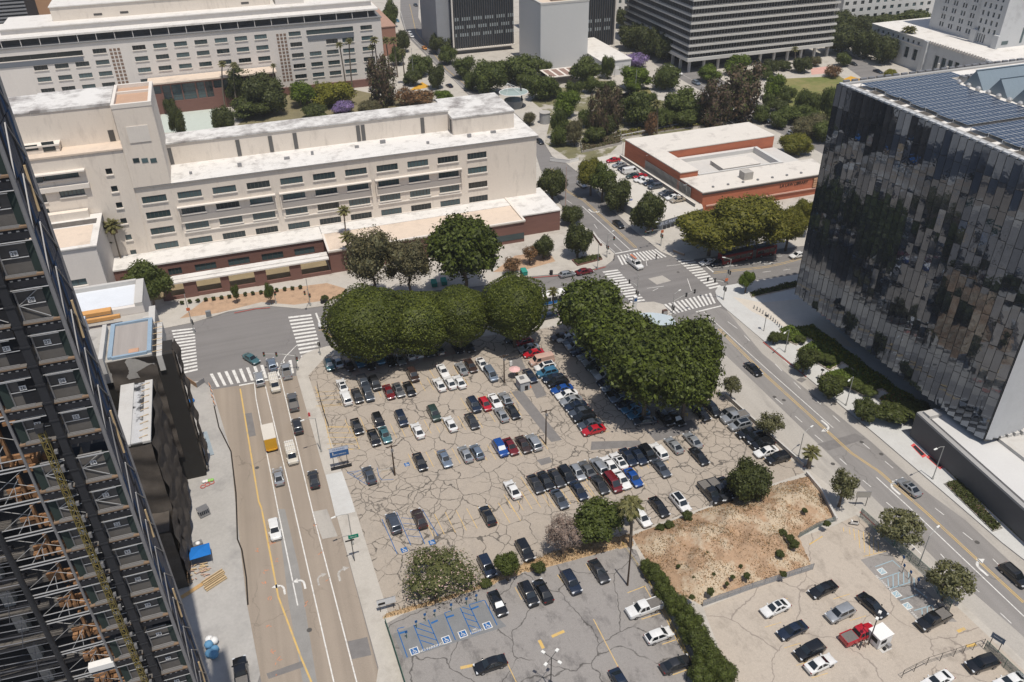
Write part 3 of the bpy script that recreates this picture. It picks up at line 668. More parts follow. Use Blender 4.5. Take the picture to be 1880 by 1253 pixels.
def courthouse_tower():
    t = thing('stair_tower', 'tall plain beige stair tower with louvred panel rising over the courthouse roof', 'tower', (-23.2, 231, 0))
    w = M(); w.box(-27.85, 221.5, 25.12, -18.7, 240, 45.6); w.build('wall', plaster, t)
    r = M()
    for a in ((-27.95,221.4,45.6,-18.6,222.2,46.6),(-27.95,239.4,45.6,-18.6,240.1,46.6),(-27.95,222.2,45.6,-27.2,239.4,46.6),(-19.4,222.2,45.6,-18.6,239.4,46.6),(-27.2,233.5,45.6,-19.4,234.2,46.3)): r.box(*a)
    r.build('parapet', trim, t)
    r = M(); r.box(-27.15, 222.25, 45.62, -19.45, 239.35, 45.7); r.build('roof', mat('red_roof_deck', (.50,.33,.23), var=.12), t)
    a, b = onY(228.5, 234, 221.5), onY(276, 250, 221.5)
    for i in range(8):
        x = a.x+.3+i*(b.x-a.x-.3)/8; s = M(); s.box(x, 221.3, b.z-1.2, x+.62, 221.48, a.z); s.build('louvre', trim, t)
    for u in (250, 266, 282): 
        c = onY(u, 295, 221.5); s = M(); s.box(c.x-.75, 221.42, c.z-.6, c.x+.75, 221.49, c.z+.6); s.build('window', win_glass, t)
courthouse_tower()
def west_wing():
    t = thing('courthouse_wing', 'tall beige courthouse wing left of the stair tower with stained white roof and square windows', 'building', (-49, 222, 0))
    Y = 221.7; X0, X1, H = -75.0, -27.9, 35.4; hs = []
    for u, v in ((200,315),(210,347),(219,377),(227,406),(236,436),(245,464)):
        c = onY(u, v, Y); hs.append((c.x-X0-.75, c.z-.85, c.x-X0+.75, c.z+.75))
    big = []
    for u0, v0, u1, v1 in ((78,326,145,322),(60,330,82,330),(109,356,155,350),(70,366,85,364),(60,395,92,392)):
        a, b = onY(u0, v0, Y), onY(u1, v1, Y); big.append((a.x-X0, a.z-1.1, b.x-X0, a.z+1.1))
    w = M(); facade(w, (X0, Y, 0), FX, X1-X0, H, hs+big, .4); w.quad((X1,Y,0),(X1,Y+25,0),(X1,Y+25,H),(X1,Y,H)); w.quad((X0,Y+25,0),(X0,Y,0),(X0,Y,H),(X0,Y+25,H)); w.build('wall', plaster, t)
    windows(t, (X0, Y, 0), FX, hs, 1, True, .4); windows(t, (X0, Y, 0), FX, big, 6, True, .4)
    a, b = onY(58, 322, Y), onY(156, 311, Y); c = M(); c.box(a.x, Y-1.6, b.z, b.x, Y-.003, b.z+.35); c.build('canopy', trim, t)
    c = M(); c.box(a.x, Y-.9, b.z-4.6, b.x, Y-.003, b.z-3.4); c.build('ledge', trim, t)
    r = M(); r.box(X0, Y-.3, H, X1+.1, Y+25, H+.4); r.build('terrace', roof_tan, t)
    u = M(); u.box(-75, 227.5, H+.4, -28.7, 243, 44.9); u.build('upper_wall', plaster, t)
    u = M(); u.box(-46.8, 227.3, 44.9, -28.5, 243.2, 45.6); u.box(-75, 227.3, 42.0+3, -46.9, 243.2, 45.3); u.build('upper_roof', roof_dirty, t)
    a = onY(107, 258, 226.5); p = M(); p.box(-62, 224.6, H+.4, a.x, 227.49, a.z-.6); p.build('penthouse_wall', plaster, t)
    p = M(); p.box(-62, 224.3, a.z-.6, a.x+.3, 227.49, a.z-.2); p.build('penthouse_roof', trim, t)
    p = M(); p.box(a.x-3.6, 224.5, H+.8, a.x-.8, 224.59, H+3.2); p.box(a.x-9, 224.5, H+1.4, a.x-4.6, 224.59, H+2.8); p.build('window', win_glass, t)
    c = onY(208, 259, 227.5); p = M(); p.box(c.x-.7, 227.42, H+.5, c.x+.7, 227.49, H+3.4); p.build('door', win_frame, t)
west_wing()
def low_wing():
    t = thing('annex_block', 'lower beige annex with tan roof in front of the tall courthouse wing', 'building', (-50, 210, 0))
    X1 = -37.2; w = M(); hs = [(16.5, 9.6, 20.5, 11.4)]; facade(w, (-62, 202, 0), FX, 24.8, 19.4, hs, .4); w.quad((X1,202,0),(X1,221.4,0),(X1,221.4,19.4),(X1,202,19.4)); w.build('wall', plaster_grey, t)
    windows(t, (-62, 202, 0), FX, hs, 2, True, .4)
    r = M(); r.box(-62, 201.6, 19.4, X1+.4, 221.5, 19.7); r.build('roof', roof_white_clean, t)
    r = M(); r.box(-61, 203, 19.7, X1-1.2, 214.5, 19.75); r.build('gravel_bed', roof_tan, t)
    r = M(); r.box(-52, 215.2, 19.71, X1-.6, 218.2, 19.76); r.build('roof_stain', mat('dark_roof_dirt', (.12,.11,.10), var=.5, scale=.8), t)
    r = M(); r.box(-54, 219.5, 19.7, X1-2.4, 221.3, 21.6); r.build('penthouse', plaster, t)
low_wing()
def podium():
    t = thing('brick_podium', 'low maroon brick podium with tan and white roofs along the foot of the courthouse', 'building', (25, 212, 0))
    w = M(); w.box(17.3, 205, 0, 73, 221.9, 6.3); w.build('wall', brick, t)
    r = M(); r.box(17.1, 204.7, 6.3, 73.2, 216.4, 6.6); r.build('roof', roof_tan, t)
    r = M(); r.box(17.1, 216.4, 6.3, 73.2, 221.95, 6.75); r.build('roof', roof_white, t)
    r = M()
    for a in ((17.0,204.6,6.6,73.3,205.2,7.0),(17.0,205.2,6.6,17.6,216.3,7.0),(72.7,205.2,6.6,73.3,221.9,7.0)): r.box(*a)
    r.build('parapet', trim, t)
    w = M(); w.box(73.3, 208.5, 0, 85.5, 226, 6.4); w.build('wall', brick, t)
    r = M(); r.box(73.35, 208.3, 6.4, 85.7, 226, 6.75); r.build('roof', roof_white, t)
    hs = []
    for u0, u1 in ((309,335),(360,400),(423,463),(486,526),(547,584)):
        a, b = onY(u0, 500, 214), onY(u1, 500, 214); hs.append((a.x+40, 2.6, b.x+40, 4.6))
    w = M(); facade(w, (-40, 214, 0), FX, 57.3, 6.3, hs, .3); w.build('wall', brick, t); windows(t, (-40, 214, 0), FX, hs, 4, False, .3)
    r = M(); r.box(-40, 213.7, 6.3, 17.0, 221.95, 6.7); r.build('roof', roof_white, t)
    g = M(); g.box(60, 204.9, 1.2, 72.9, 204.99, 3.0); g.build('window', win_glass, t)
    k = thing('arcade', 'white flat walkway canopy on maroon brick piers in front of the podium', 'canopy', (-5, 205, 0))
    c = M(); c.box(-26, 204.2, 4.75, 17.0, 205.7, 5.15); c.box(-26, 206.2, 4.75, 17.0, 208.4, 5.15); c.box(-26, 205.7, 4.7, 17.0, 206.2, 4.9); c.build('roof', roof_white_clean, k)
    for u0, u1 in ((300,310),(338,362),(408,424),(472,494),(538,559)):
        a, b = onY(u0, 530, 204.7), onY(u1, 530, 204.7); p = M(); p.box(a.x, 204.6, 0, b.x, 206.2, 4.75); p.build('pier', brick, k)
    c = M(); c.box(-26, 204.75, 0, 17.2, 205.2, 1.1); c.build('low_wall', brick, k)
    struct(M().quad((-30,206.3,KZ+.01),(17,206.3,KZ+.01),(17,213.9,KZ+.01),(-30,213.9,KZ+.01)).build('courtyard_lawn', mat('dry_lawn', (.27,.215,.13), var=.3, scale=.4)))
podium()
# ---- the second courthouse wing further back
def far_courthouse():
    t = thing('courthouse', 'far white courthouse wing with grid of dark windows and flat overhanging roof at upper left', 'building', (0, 378, 0))
    Y = 376.7; X0, X1, H = -110.0, 68.3, 28.9; hs = []
    def wh(u, v): return onY(u, v, Y)
    tops = [26.2, 21.8, 17.3, 12.8, 8.3, 4.9]
    for i in range(20):
        x = -33.6+i*8.05 if i else None
    xs = [-33.8+k*8.02 for k in range(8)]+[34.6-3.2+8*0]
    cols = [onY(u, 90, Y).x for u in (149,183,217,250,282,313,345,376,407,438,469)]
    cols = [-33.5+8.0*k for k in range(7)]
    holes = []
    for x in cols+[28.6, 59.2]:
        for z in tops[:5]: holes.append((x-X0, z-1.8, x-X0+5.0, z))
    for x in (36.2, 43.6, 50.6):
        for z in tops[2:5]: holes.append((x-X0, z-1.8, x-X0+5.0, z))
    holes.append((36.0-X0, 24.3, 56.0-X0, 26.3)); 
    for x in (43.8, 50.8): holes.append((x-X0, 19.9, x-X0+5.0, 21.8))
    for x in (-48.3, -55.8, -63.4, -71):
        for z in tops[1:5] if x < -50 else tops[:5]: holes.append((x-X0, z-1.8, x-X0+5.0, z))
    holes.append((-90-X0, 24.3, -52-X0, 26.2))
    w = M(); facade(w, (X0, Y, 0), FX, X1-X0, H, holes, .25); w.quad((X1,Y,0),(X1,Y+30,0),(X1,Y+30,H),(X1,Y,H)); w.build('wall', plaster_grey, t)
    windows(t, (X0, Y, 0), FX, holes, 4, True, .25)
    for x in (-42.2, 23.4):                    # perforated screens
        s = M()
        for i in range(3):
            for j in range(14): s.box(x+i*1.5, Y-.08, 6+j*1.45, x+i*1.5+1.0, Y-.003, 6+j*1.45+.95)
        s.build('vent_screen', mat('brown_screen_opening', (.22,.15,.11), var=.2), t)
    b = M(); b.box(36.2, Y-.25, 22.0, 56, Y-.003, 23.9); b.build('balcony_panel', mat('slate_panel', (.16,.175,.2), var=.05), t)
    b = M(); b.box(-92, Y-.25, 22.0, -52.4, Y-.003, 23.9); b.build('balcony_panel', MATS['slate_panel'], t)
    b = M(); b.box(18, Y-.5, 0, X1+.3, Y-.003, 3.4); b.build('plinth', brick, t)
    c = M(); c.box(X0, Y-.5, H, X1+.5, Y+30, H+.35); c.build('cornice', mat('dark_cornice', (.2,.2,.205), var=.1), t)
    c = M(); c.box(X0, Y+4.5, H+.35, X1-1.5, Y+30, 32.0); c.build('clerestory', mat('dark_clerestory', (.11,.105,.10), var=.5, scale=.3), t)
    c = M(); c.box(X0, Y+.3, 32.0, X1-.6, Y+30, 32.7); c.build('roof', roof_white_clean, t)
    for k in range(26):
        p = M(); x = X0+3+k*6.8; p.box(x, Y+.6, H+.35, x+.25, Y+.9, 32.0); p.build('column', plaster_grey, t)
    c = M(); c.box(-80, Y+7, 32.7, 66, Y+30, 34.6); c.build('upper_wall', plaster_grey, t); c = M(); c.box(-80, Y+6.4, 34.6, 66.4, Y+30, 35.0); c.build('upper_roof', roof_white_clean, t)
    c = M(); c.box(-61.5, 391, 35.0, 24, 415, 40.2); c.build('penthouse_wall', plaster, t); c = M(); c.box(-61.8, 390.6, 40.2, 24.3, 415, 40.6); c.build('penthouse_roof', roof_white_clean, t)
    c = M(); c.box(26, 389, 35.0, 38, 410, 42); c.build('penthouse_wall', plaster_grey, t)
    for x in (-46, -36, 12): 
        c = M(); c.box(x, 390.9, 36, x+3.2, 390.99, 36.8); c.build('vent', win_frame, t)
    e = thing('entrance_block', 'maroon brick entrance block with tall glazed bays at the foot of the far courthouse', 'building', (-10, 372, 0))
    hs = []
    for u0, u1 in ((283,297),(300,315),(317,335),(337,361),(364,378),(380,393),(396,411),(413,426)):
        a, b = onY(u0, 172, 368), onY(u1, 172, 368); hs.append((a.x+30, 5.0 if u0 not in (283,396) else 8.5, b.x+30, 11.6))
    w = M(); facade(w, (-30, 368, 0), FX, 50, 12.5, hs, .6); w.quad((20,368,0),(20,376,0),(20,376,12.5),(20,368,12.5)); w.quad((-30,376,0),(-30,368,0),(-30,368,12.5),(-30,376,12.5)); w.build('wall', brick, e)
    windows(e, (-30, 368, 0), FX, hs, 2, False, .6, 3)
    r = M(); r.box(-30.6, 366.8, 12.5, 20.6, 376.1, 13.1); r.build('roof', roof_tan, e)
far_courthouse()
# ---- dark glass tower with its grey slab
def fin_tower():
    dk = mat('dark_curtain_wall', (.03,.036,.045), var=.5, scale=.35, rough=.25, spec=.6)
    finm = mat('bronze_fin', (.13,.125,.12), var=.1)
    t = thing('office_tower', 'dark glass tower with closely spaced vertical fins left of the blank grey slab', 'office tower', (126, 430, 0))
    w = M(); w.box(110.6, 415, 2.5, 142.6, 450, 80); w.build('curtain_wall', dk, t)
    w = M(); w.box(103.5, 418, 0, 110.5, 452, 80); w.build('side_wall', mat('slate_wall', (.30,.31,.33), var=.08, scale=.2), t)
    w = M(); w.box(112, 417, 0, 142, 448, 2.5); w.build('base', concrete, t)
    w = M(); w.box(110.2, 413.8, 2.2, 142.8, 415, 2.8); w.build('ledge', trim, t)
    w = M(); w.box(110.3, 414.2, 2.8, 111.0, 414.98, 80); w.build('edge_pier', trim, t)
    for i in range(26):
        f = M(); x = 111.6+i*1.2; f.box(x, 414.3, 2.8, x+.18, 414.98, 80); f.build('fin', finm, t)
    for z in (8.5, 12.2, 16.0):
        b = M()
        for i in range(26):
            if (i*7+int(z)) % 5: x = 111.85+i*1.2; b.box(x, 414.9, z, x+.8, 414.97, z+1.6)
        b.build('window', mat('lit_pane', (.30,.34,.36), var=.5, scale=.8, rough=.3), t)  # lit look of these cells put into a pale pane colour
    t2 = thing('office_tower', 'dark finned glass block right of the blank grey slab above a flat annex', 'office tower', (177, 412, 0))
    w = M(); w.box(163.1, 397.5, 1.5, 190.6, 440, 80); w.build('curtain_wall', dk, t2)
    w = M(); w.box(163, 396.4, 1.2, 190.8, 397.5, 1.8); w.build('ledge', trim, t2)
    w = M(); w.box(190.0, 396.6, 1.8, 190.7, 397.48, 80); w.build('edge_pier', trim, t2)
    w = M(); w.box(164, 399, 0, 190, 438, 1.5); w.build('base', concrete, t2)
    for i in range(21):
        f = M(); x = 164.2+i*1.25; f.box(x, 396.8, 1.8, x+.18, 397.48, 80); f.build('fin', finm, t2)
    for z in (9.5, 13.5):
        b = M()
        for i in range(20):
            if (i*5+int(z)) % 4: x = 164.5+i*1.25; b.box(x, 397.4, z, x+.8, 397.47, z+1.6)
        b.build('window', MATS['lit_pane'], t2)
    s = thing('blank_slab_tower', 'plain pale grey windowless slab block standing between two dark finned towers', 'building', (151, 382, 0))
    slab_m = mat('pale_grey_panel', (.60,.60,.59), var=.035, scale=.1, stretch=(1,1,.2))
    w = M(); w.box(139.4, 368, 0, 163, 397.4, 30); w.build('wall', slab_m, s)
    r = M()
    for a in ((139.3,367.9,30,163.1,369,30.9),(139.3,369,30,140.4,397.5,30.9),(162,369,30,163.1,396.3,30.9)): r.box(*a)
    r.build('parapet', concrete_pale, s)
    r = M(); r.box(140.4, 369, 30.0, 162, 396, 30.1); r.build('roof', roof_tan, s)
    r = M(); r.box(147, 374, 30.1, 156, 384, 33); r.build('plant_room', mat('brown_plant_room', (.25,.18,.14), var=.1), s)
    a = thing('annex', 'flat grey concrete annex at the right foot of the blank slab', 'building', (170, 370, 0))
    w = M(); w.box(163.2, 352, 0, 178, 395, 6.6); w.build('wall', slab_m, a); r = M(); r.box(163.1, 351.7, 6.6, 178.3, 395, 7.0); r.build('roof', roof_white_clean, a)
    p = thing('entrance_canopy', 'low white slatted canopy with red brown panels before the blank slab', 'canopy', (145, 352, 0))
    r = M(); r.box(136, 347, 3.6, 152, 360, 3.9); r.build('roof', trim, p)
    for k in range(4):
        r = M(); r.box(137+k*3.8, 348, 3.92, 139.6+k*3.8, 358.6, 3.98); r.build('panel', mat('red_brown_panel', (.28,.19,.16), var=.1), p)
    for x in (136.5, 151.5):
        for y in (347.5, 359.5): q = M(); q.tube((x,y,0),(x,y,3.6),.2); q.build('post', concrete, p)
fin_tower()
def banded_tower():
    t = thing('office_tower', 'large dark office tower wrapped in pale horizontal bands standing on a colonnade', 'office tower', (240, 375, 0))
    X0, X1, Y0, Y1 = 201.7, 281.0, 342.0, 410.0; z0 = 5.4; n = 16; fh = 3.27
    core = M(); core.box(X0+1.6, Y0+1.6, z0+.5, X1-1.6, Y1-1.6, z0+n*fh+1); core.build('curtain_wall', mat('tinted_curtain_wall', (.035,.035,.037), var=.5, scale=.4, rough=.25, spec=.6), t)
    bandm = mat('pale_band', (.60,.585,.55), var=.06, scale=.3)
    for k in range(n):
        z = z0+k*fh; h = 1.5 if k == 0 else .75; b = M()
        b.box(X0, Y0, z, X1, Y0+1.5, z+h); b.box(X0, Y0+1.5, z, X0+1.5, Y1, z+h); b.box(X1-1.5, Y0+1.5, z, X1, Y1, z+h); b.build('floor_band', bandm, t)
        if k:
            r = M(); r.box(X0+.1, Y0+.1, z+1.15, X1-.1, Y0+.25, z+1.3); r.box(X0+.1, Y0+.25, z+1.15, X0+.25, Y1, z+1.3); r.build('rail', mat('grey_rail', (.33,.33,.33), var=.05), t)
        m = M()
        for i in range(54): x = X0+.8+i*1.46; m.box(x, Y0+1.1, z+h, x+.28, Y0+1.58, z+fh)
        for i in range(46): y = Y0+1.8+i*1.46; m.box(X0+1.1, y, z+h, X0+1.58, y+.28, z+fh)
        m.build('mullion_row', mat('bronze_mullion', (.20,.19,.18), var=.05), t)
    for i in range(11):
        c = M(); x = X0+2+i*7.6; c.box(x, Y0+1.8, 0, x+1.0, Y0+2.9, z0); c.build('column', concrete_pale, t)
    for i in range(1, 9):
        c = M(); y = Y0+2+i*7.6; c.box(X0+1.8, y, 0, X0+2.9, y+1, z0); c.build('column', concrete_pale, t)
    c = M(); c.box(X0+9, Y0+9, 0, X1-9, Y1-9, z0+.6); c.build('lobby', mat('dark_lobby_glass', (.02,.025,.03), rough=.2), t)
banded_tower()
def city_hall():
    stone = mat('pale_granite', (.55,.56,.565), var=.06, scale=.3, stain=(.46,.465,.47), stain_scale=.2)
    t = thing('city_hall', 'pale granite civic building with long arcaded wing and high windowed tower at upper right', 'building', (320, 300, 0))
    X = 302.0; hs = []
    w = M(); L = 150; yN = 342
    for u, v in ((1665,90),(1680,96),(1694,101)): 
        c = onX(u, v, X); hs.append((yN-c.y-1.4, 4.2, yN-c.y+1.4, 9.0))
    for u in (1719,1733,1746,1759):
        c = onX(u, 110, X); hs.append((yN-c.y-1.3, .2, yN-c.y+1.3, 9.3))
    sm = [(4+i*3.4, 11.2, 5.4+i*3.4, 12.6) for i in range(10)]
    facade(w, (X, yN, 0), FL, L, 13.6, hs+sm, .7); w.quad((X,yN,0),(X,yN,13.6),(345,yN,13.6),(345,yN,0)); w.build('wall', stone, t)
    windows(t, (X, yN, 0), FL, hs, 1, False, .7, 2); windows(t, (X, yN, 0), FL, sm, 1, False, .7)
    r = M(); r.box(X-.3, yN-L, 13.6, 345, yN+.3, 14.2); r.build('roof', roof_white_clean, t)
    b = M(); b.box(X-.35, yN-36, 10.6, X-.003, yN, 11.0); b.build('string_course', trim, t)
    b = M(); b.box(X-1.4, 268, 0, X-.003, 270.5, 14.2); b.box(X-1.4, 303.5, 0, X-.003, 306, 14.2); b.build('pilaster', stone, t)
    b = M()
    for i in range(22): b.box(X-.6, 270+i*1.55, 13.4, X-.31, 270.7+i*1.55, 14.6)
    b.build('dentil_row', trim, t)
    for u in (1735, 1752, 1768):
        c = onX(u, 112, X); p = M(); p.tube((X-3,c.y,0),(X-3,c.y,7.5),.55); p.build('column', concrete_pale, t)
    for i in range(3):
        c = M(); y = 279.5-i*4.4; c.box(X-6, y, .2, X-4.8, y+3.2, 3.4); c.build('banner_panel', mat('orange_banner', (.62,.36,.26), var=.1), t)
    tw = M(); th = []
    for r_ in range(12):
        for k in range(6):
            y = 6+k*5.4; th.append((y, 2.2+r_*3.35, y+.95, 4.2+r_*3.35)); th.append((y+1.5, 2.2+r_*3.35, y+2.45, 4.2+r_*3.35))
    th = [h for h in th if h[2] < 27.0]
    facade(tw, (320, 325, 14.2), FL, 28, 46, th, .5); tw.quad((320,297,14.2),(350,297,14.2),(350,297,60),(320,297,60)); tw.quad((320,325,14.2),(320,325,60),(350,325,60),(350,325,14.2)); tw.build('tower_wall', stone, t)
    th.sort(key=lambda h: h[1]); windows(t, (320, 325, 14.2), FL, th[:60], 1, False, .5)
    if th[60:]:
        q = M()
        for h in th[60:]: q.quad(*[(320.48, 325-x, 14.2+z) for x, z in ((h[0],h[1]),(h[2],h[1]),(h[2],h[3]),(h[0],h[3]))])
        o = q.build('window', win_glass, t); o['kind'] = 'stuff'
    t2 = M(); h2 = []
    for r_ in range(11):
        for k in range(4): h2.append((1.6+k*2.9, 5+r_*3.35, 2.7+k*2.9, 7.0+r_*3.35))
    h2 += [(2+k*1.3, .6, 2.8+k*1.3, 4.2) for k in range(4)]
    facade(t2, (318.6, 297, 14.2), FL, 14, 50, h2, .6); t2.quad((318.6,283,14.2),(350,283,14.2),(350,283,64),(318.6,283,64)); t2.build('tower_wall', stone, t)
    q = M()
    for h in h2: q.quad(*[(319.18, 297-x, 14.2+z) for x, z in ((h[0],h[1]),(h[2],h[1]),(h[2],h[3]),(h[0],h[3]))])
    o = q.build('window', win_glass, t); o['kind'] = 'stuff'
    for y in (296, 283.5): b = M(); b.box(317.4, y-1.4, 14.2, 318.59, y+1.4, 19.6); b.build('turret', stone, t)
    g = M(); g.box(321, 282.9, 15.5, 324.5, 282.99, 17); g.box(331, 282.9, 15.5, 332.2, 282.99, 22); g.build('window', win_glass, t)
city_hall()
def background_blocks():
    wm = mat('white_stone', (.66,.655,.64), var=.05)
    for nm, lab, x0, y0, x1, y1, h, nc, nr in (('courts_building','white civic building with small square windows far behind the banded tower',318,385,400,420,24,16,6),('office_block','white block with square windows glimpsed between the two dark towers at the top',226,470,262,500,40,9,10)):
        t = thing(nm, lab, 'building', ((x0+x1)/2, y0, 0)); hs = []
        W = x1-x0
        for i in range(nc):
            for j in range(nr): hs.append((1.2+i*(W-2)/nc, 2+j*(h-2)/nr, 1.2+i*(W-2)/nc+(W-2)/nc*.45, 2+j*(h-2)/nr+1.9))
        w = M(); facade(w, (x0,y0,0), FX, W, h, hs, .4); w.quad((x0,y1,0),(x0,y0,0),(x0,y0,h),(x0,y1,h)); w.build('wall', wm, t)
        windows(t, (x0,y0,0), FX, hs[:96], 1, False, .4)
        r = M(); r.box(x0, y0-.3, h, x1, y1, h+.5); r.build('roof', roof_white_clean, t)
    t = thing('parking_structure', 'white parking structure with long dark openings at the top right', 'building', (408, 400, 0))
    for k in range(6): b = M(); b.box(375, 402, 2+k*3.4, 440, 440, 4+k*3.4); b.build('deck', wm, t)
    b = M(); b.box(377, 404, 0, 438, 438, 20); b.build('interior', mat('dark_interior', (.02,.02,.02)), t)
    t = thing('louvred_building', 'dark building with horizontal grey louvres behind the far courthouse at top left', 'building', (-120, 470, 0))
    b = M(); b.box(-190, 470, 0, -84, 520, 60); b.build('wall', mat('dark_wall', (.05,.052,.055), var=.2), t)
    for k in range(20): b = M(); b.box(-190, 469.2, 20+k*1.6, -83.6, 469.98, 20.75+k*1.6); b.build('louvre', mat('grey_louvre_blade', (.24,.245,.255), var=.08), t)
    t = thing('brick_building', 'orange brown brick building between the louvred block and the far courthouse penthouse', 'building', (-40, 520, 0))
    w = M(); hs = [(4+i*13, 26, 7+i*13, 40) for i in range(7)]; facade(w, (-84,500,0), FX, 95, 46, hs, .5); w.build('wall', mat('orange_brick', (.50,.30,.18), var=.1), t); windows(t, (-84,500,0), FX, hs, 1, False, .5)
    t = thing('brick_building', 'red brown brick building behind the right end of the far courthouse', 'building', (76, 450, 0))
    w = M(); w.box(68, 425, 0, 84, 500, 14); w.build('wall', mat('red_brown_brick', (.34,.18,.13), var=.15), t); r = M(); r.box(67.7, 424.7, 14, 84.3, 500, 14.4); r.build('roof', mat('red_roof', (.40,.25,.19), var=.2), t)
background_blocks()
def library():
    t = thing('library', 'low terracotta tiled building with pale flat roofs beside the raised parking deck', 'building', (150, 230, 0))
    A = Vector((130.6,204.3,7)); D = Vector((176.5,204.3,7)); E = Vector((126.2,250,7))
    def blk(poly, h, wm=terracotta):
        w = M(); w.prism([Vector(p) for p in poly], 0, h-.3); w.build('wall', wm, t); c = sum((Vector(p) for p in poly), Vector((0,0)))/len(poly)
        r = M(); r.prism([Vector(p)+(Vector(p)-c).normalized()*.25 for p in poly], h-.3, h); r.build('roof', library_roof, t)
    library_roof = mat('aged_cream_roof', (.66,.62,.565), var=.08, scale=.4, stain=(.40,.37,.34), stain_scale=.2, stain_th=(.55,.75))
    blk([(130.6,204.3),(176.5,204.3),(178,216.5),(129.5,216.5)], 6.95)
    blk([(129.2,216.6),(135.6,216.6),(134.0,234.4),(127.7,234.4)], 9.0)
    blk([(127.8,234.5),(176,235.2),(175.2,250.4),(126.2,250)], 9.05)
    r = M(); r.prism([(135.7,216.6),(177,216.6),(176,234.4),(134.1,234.4)], 0, 5.0); r.build('light_well_roof', mat('grey_roof', (.56,.54,.51), var=.1), t)
    r = M(); r.box(134.5,232.6,5.0,168,234.3,6.3); r.box(166.4,217,5.0,167.6,232.6,7.0); r.box(136,216.7,6.9,166,217.2,7.3); r.build('light_well_wall', mat('pale_roof_wall', (.60,.59,.57), var=.05), t)
    r = M(); r.box(147, 220, 5.0, 161, 228, 6.4, 0, 1); r.build('plant_room', [concrete, library_roof], t)
    r = M(); r.box(147, 208, 6.9, 150.2, 211, 9.4, 0, 0); r.build('plant_box', concrete, t)
    for k in range(7): r = M(); r.box(135+k*5.3, 206.4, 6.9, 135.6+k*5.3, 207, 7.4); r.build('roof_vent', steel_grey, t)
    b = M(); b.box(A.x-.35, 204.0, 6.1, D.x+.3, 204.27, 6.55); b.build('fascia', mat('dark_fascia', (.06,.045,.04)), t)
    b = M(); b.box(132, 203.9, 2.2, 172, 204.26, 2.6); b.build('ledge', mat('pink_ledge', (.55,.35,.28), var=.05), t)
    text('lettering', 'LA LAW LIBRARY', 1.35, Vector((163.2, 204.22, 4.9))-t.location, (R_(90), 0, 0), mat('black_letter', (.03,.025,.02)), .04, t)
    for i in range(2):
        for j in range(4): b = M(); b.box(170.3+i*2.0, 203.85, 2.9+j*.8, 171.7+i*2.0, 204.25, 3.5+j*.8); b.build('grille_block', mat('tan_block', (.55,.33,.2), var=.15), t)
    g = M(); d = (E-A).normalized(); nrm = Vector((-d.y, d.x, 0)) if -d.y < 0 else Vector((d.y, -d.x, 0))
    p0 = A+d*6; p1 = A+d*32
    for k in range(40):
        q = p0.lerp(p1, k/39); g.tube((q.x-.35, q.y, 2.9), (q.x-.35, q.y, 6.2), .09, 5)
    g.beam((p0.x-.15,p0.y,4.5),(p1.x-.15,p1.y,4.5),.1,3.2,1); g.build('screen', [steel_pale, mat('grey_screen', (.16,.15,.145), var=.2)], t)
    # raised parking deck
    k = thing('parking_deck', 'raised pale concrete parking deck left of the terracotta building with dark retaining wall', 'parking deck', (120, 228, 0))
    deck = [Vector((112.2,197.6,0)), Vector((129.5,201.6,0)), A.copy(), E.copy(), Vector((125.8,253,0)), Vector((116.5,252,0)), Vector((107,222,0))]
    m = M(); m.prism(deck, KZ, 3.0, 1, 0); m.build('deck', [mat('deck_concrete', (.56,.53,.48), var=.1, scale=.3), mat('grey_blue_wall', (.135,.15,.175), var=.08)], k)
    m = M(); d0 = Vector((127.6, 203.4, 0)); d1 = Vector((124.0, 249, 0)); m.beam((d0.x,d0.y,3.55),(d1.x,d1.y,3.55),.25,1.1); m.build('parapet', mat('grey_parapet', (.20,.195,.19)), k)
    m = M(); m.beam((d0.x,d0.y,4.14),(d1.x,d1.y,4.14),.4,.08); m.build('coping', trim, k)
    a, b = Vector((112.2,197.6,0)), Vector((129.5,201.6,0)); dd = (b-a).normalized(); rz = math.atan2(dd.y, dd.x); o = a+dd*4.6
    text('lettering', 'PUBLIC PARKING', 1.25, Vector((o.x+.02, o.y-.06, 2.1))-k.location, (R_(90), 0, rz), mat('pale_blue_letter', (.55,.6,.72)), .02, k)
    for i in range(5):
        q = a.lerp(b, .12+i*.09); m = M(); m.box(q.x, q.y-.12, .2, q.x+.9, q.y-.02, 1.3); m.build('vent', steel_dark, k)
library()
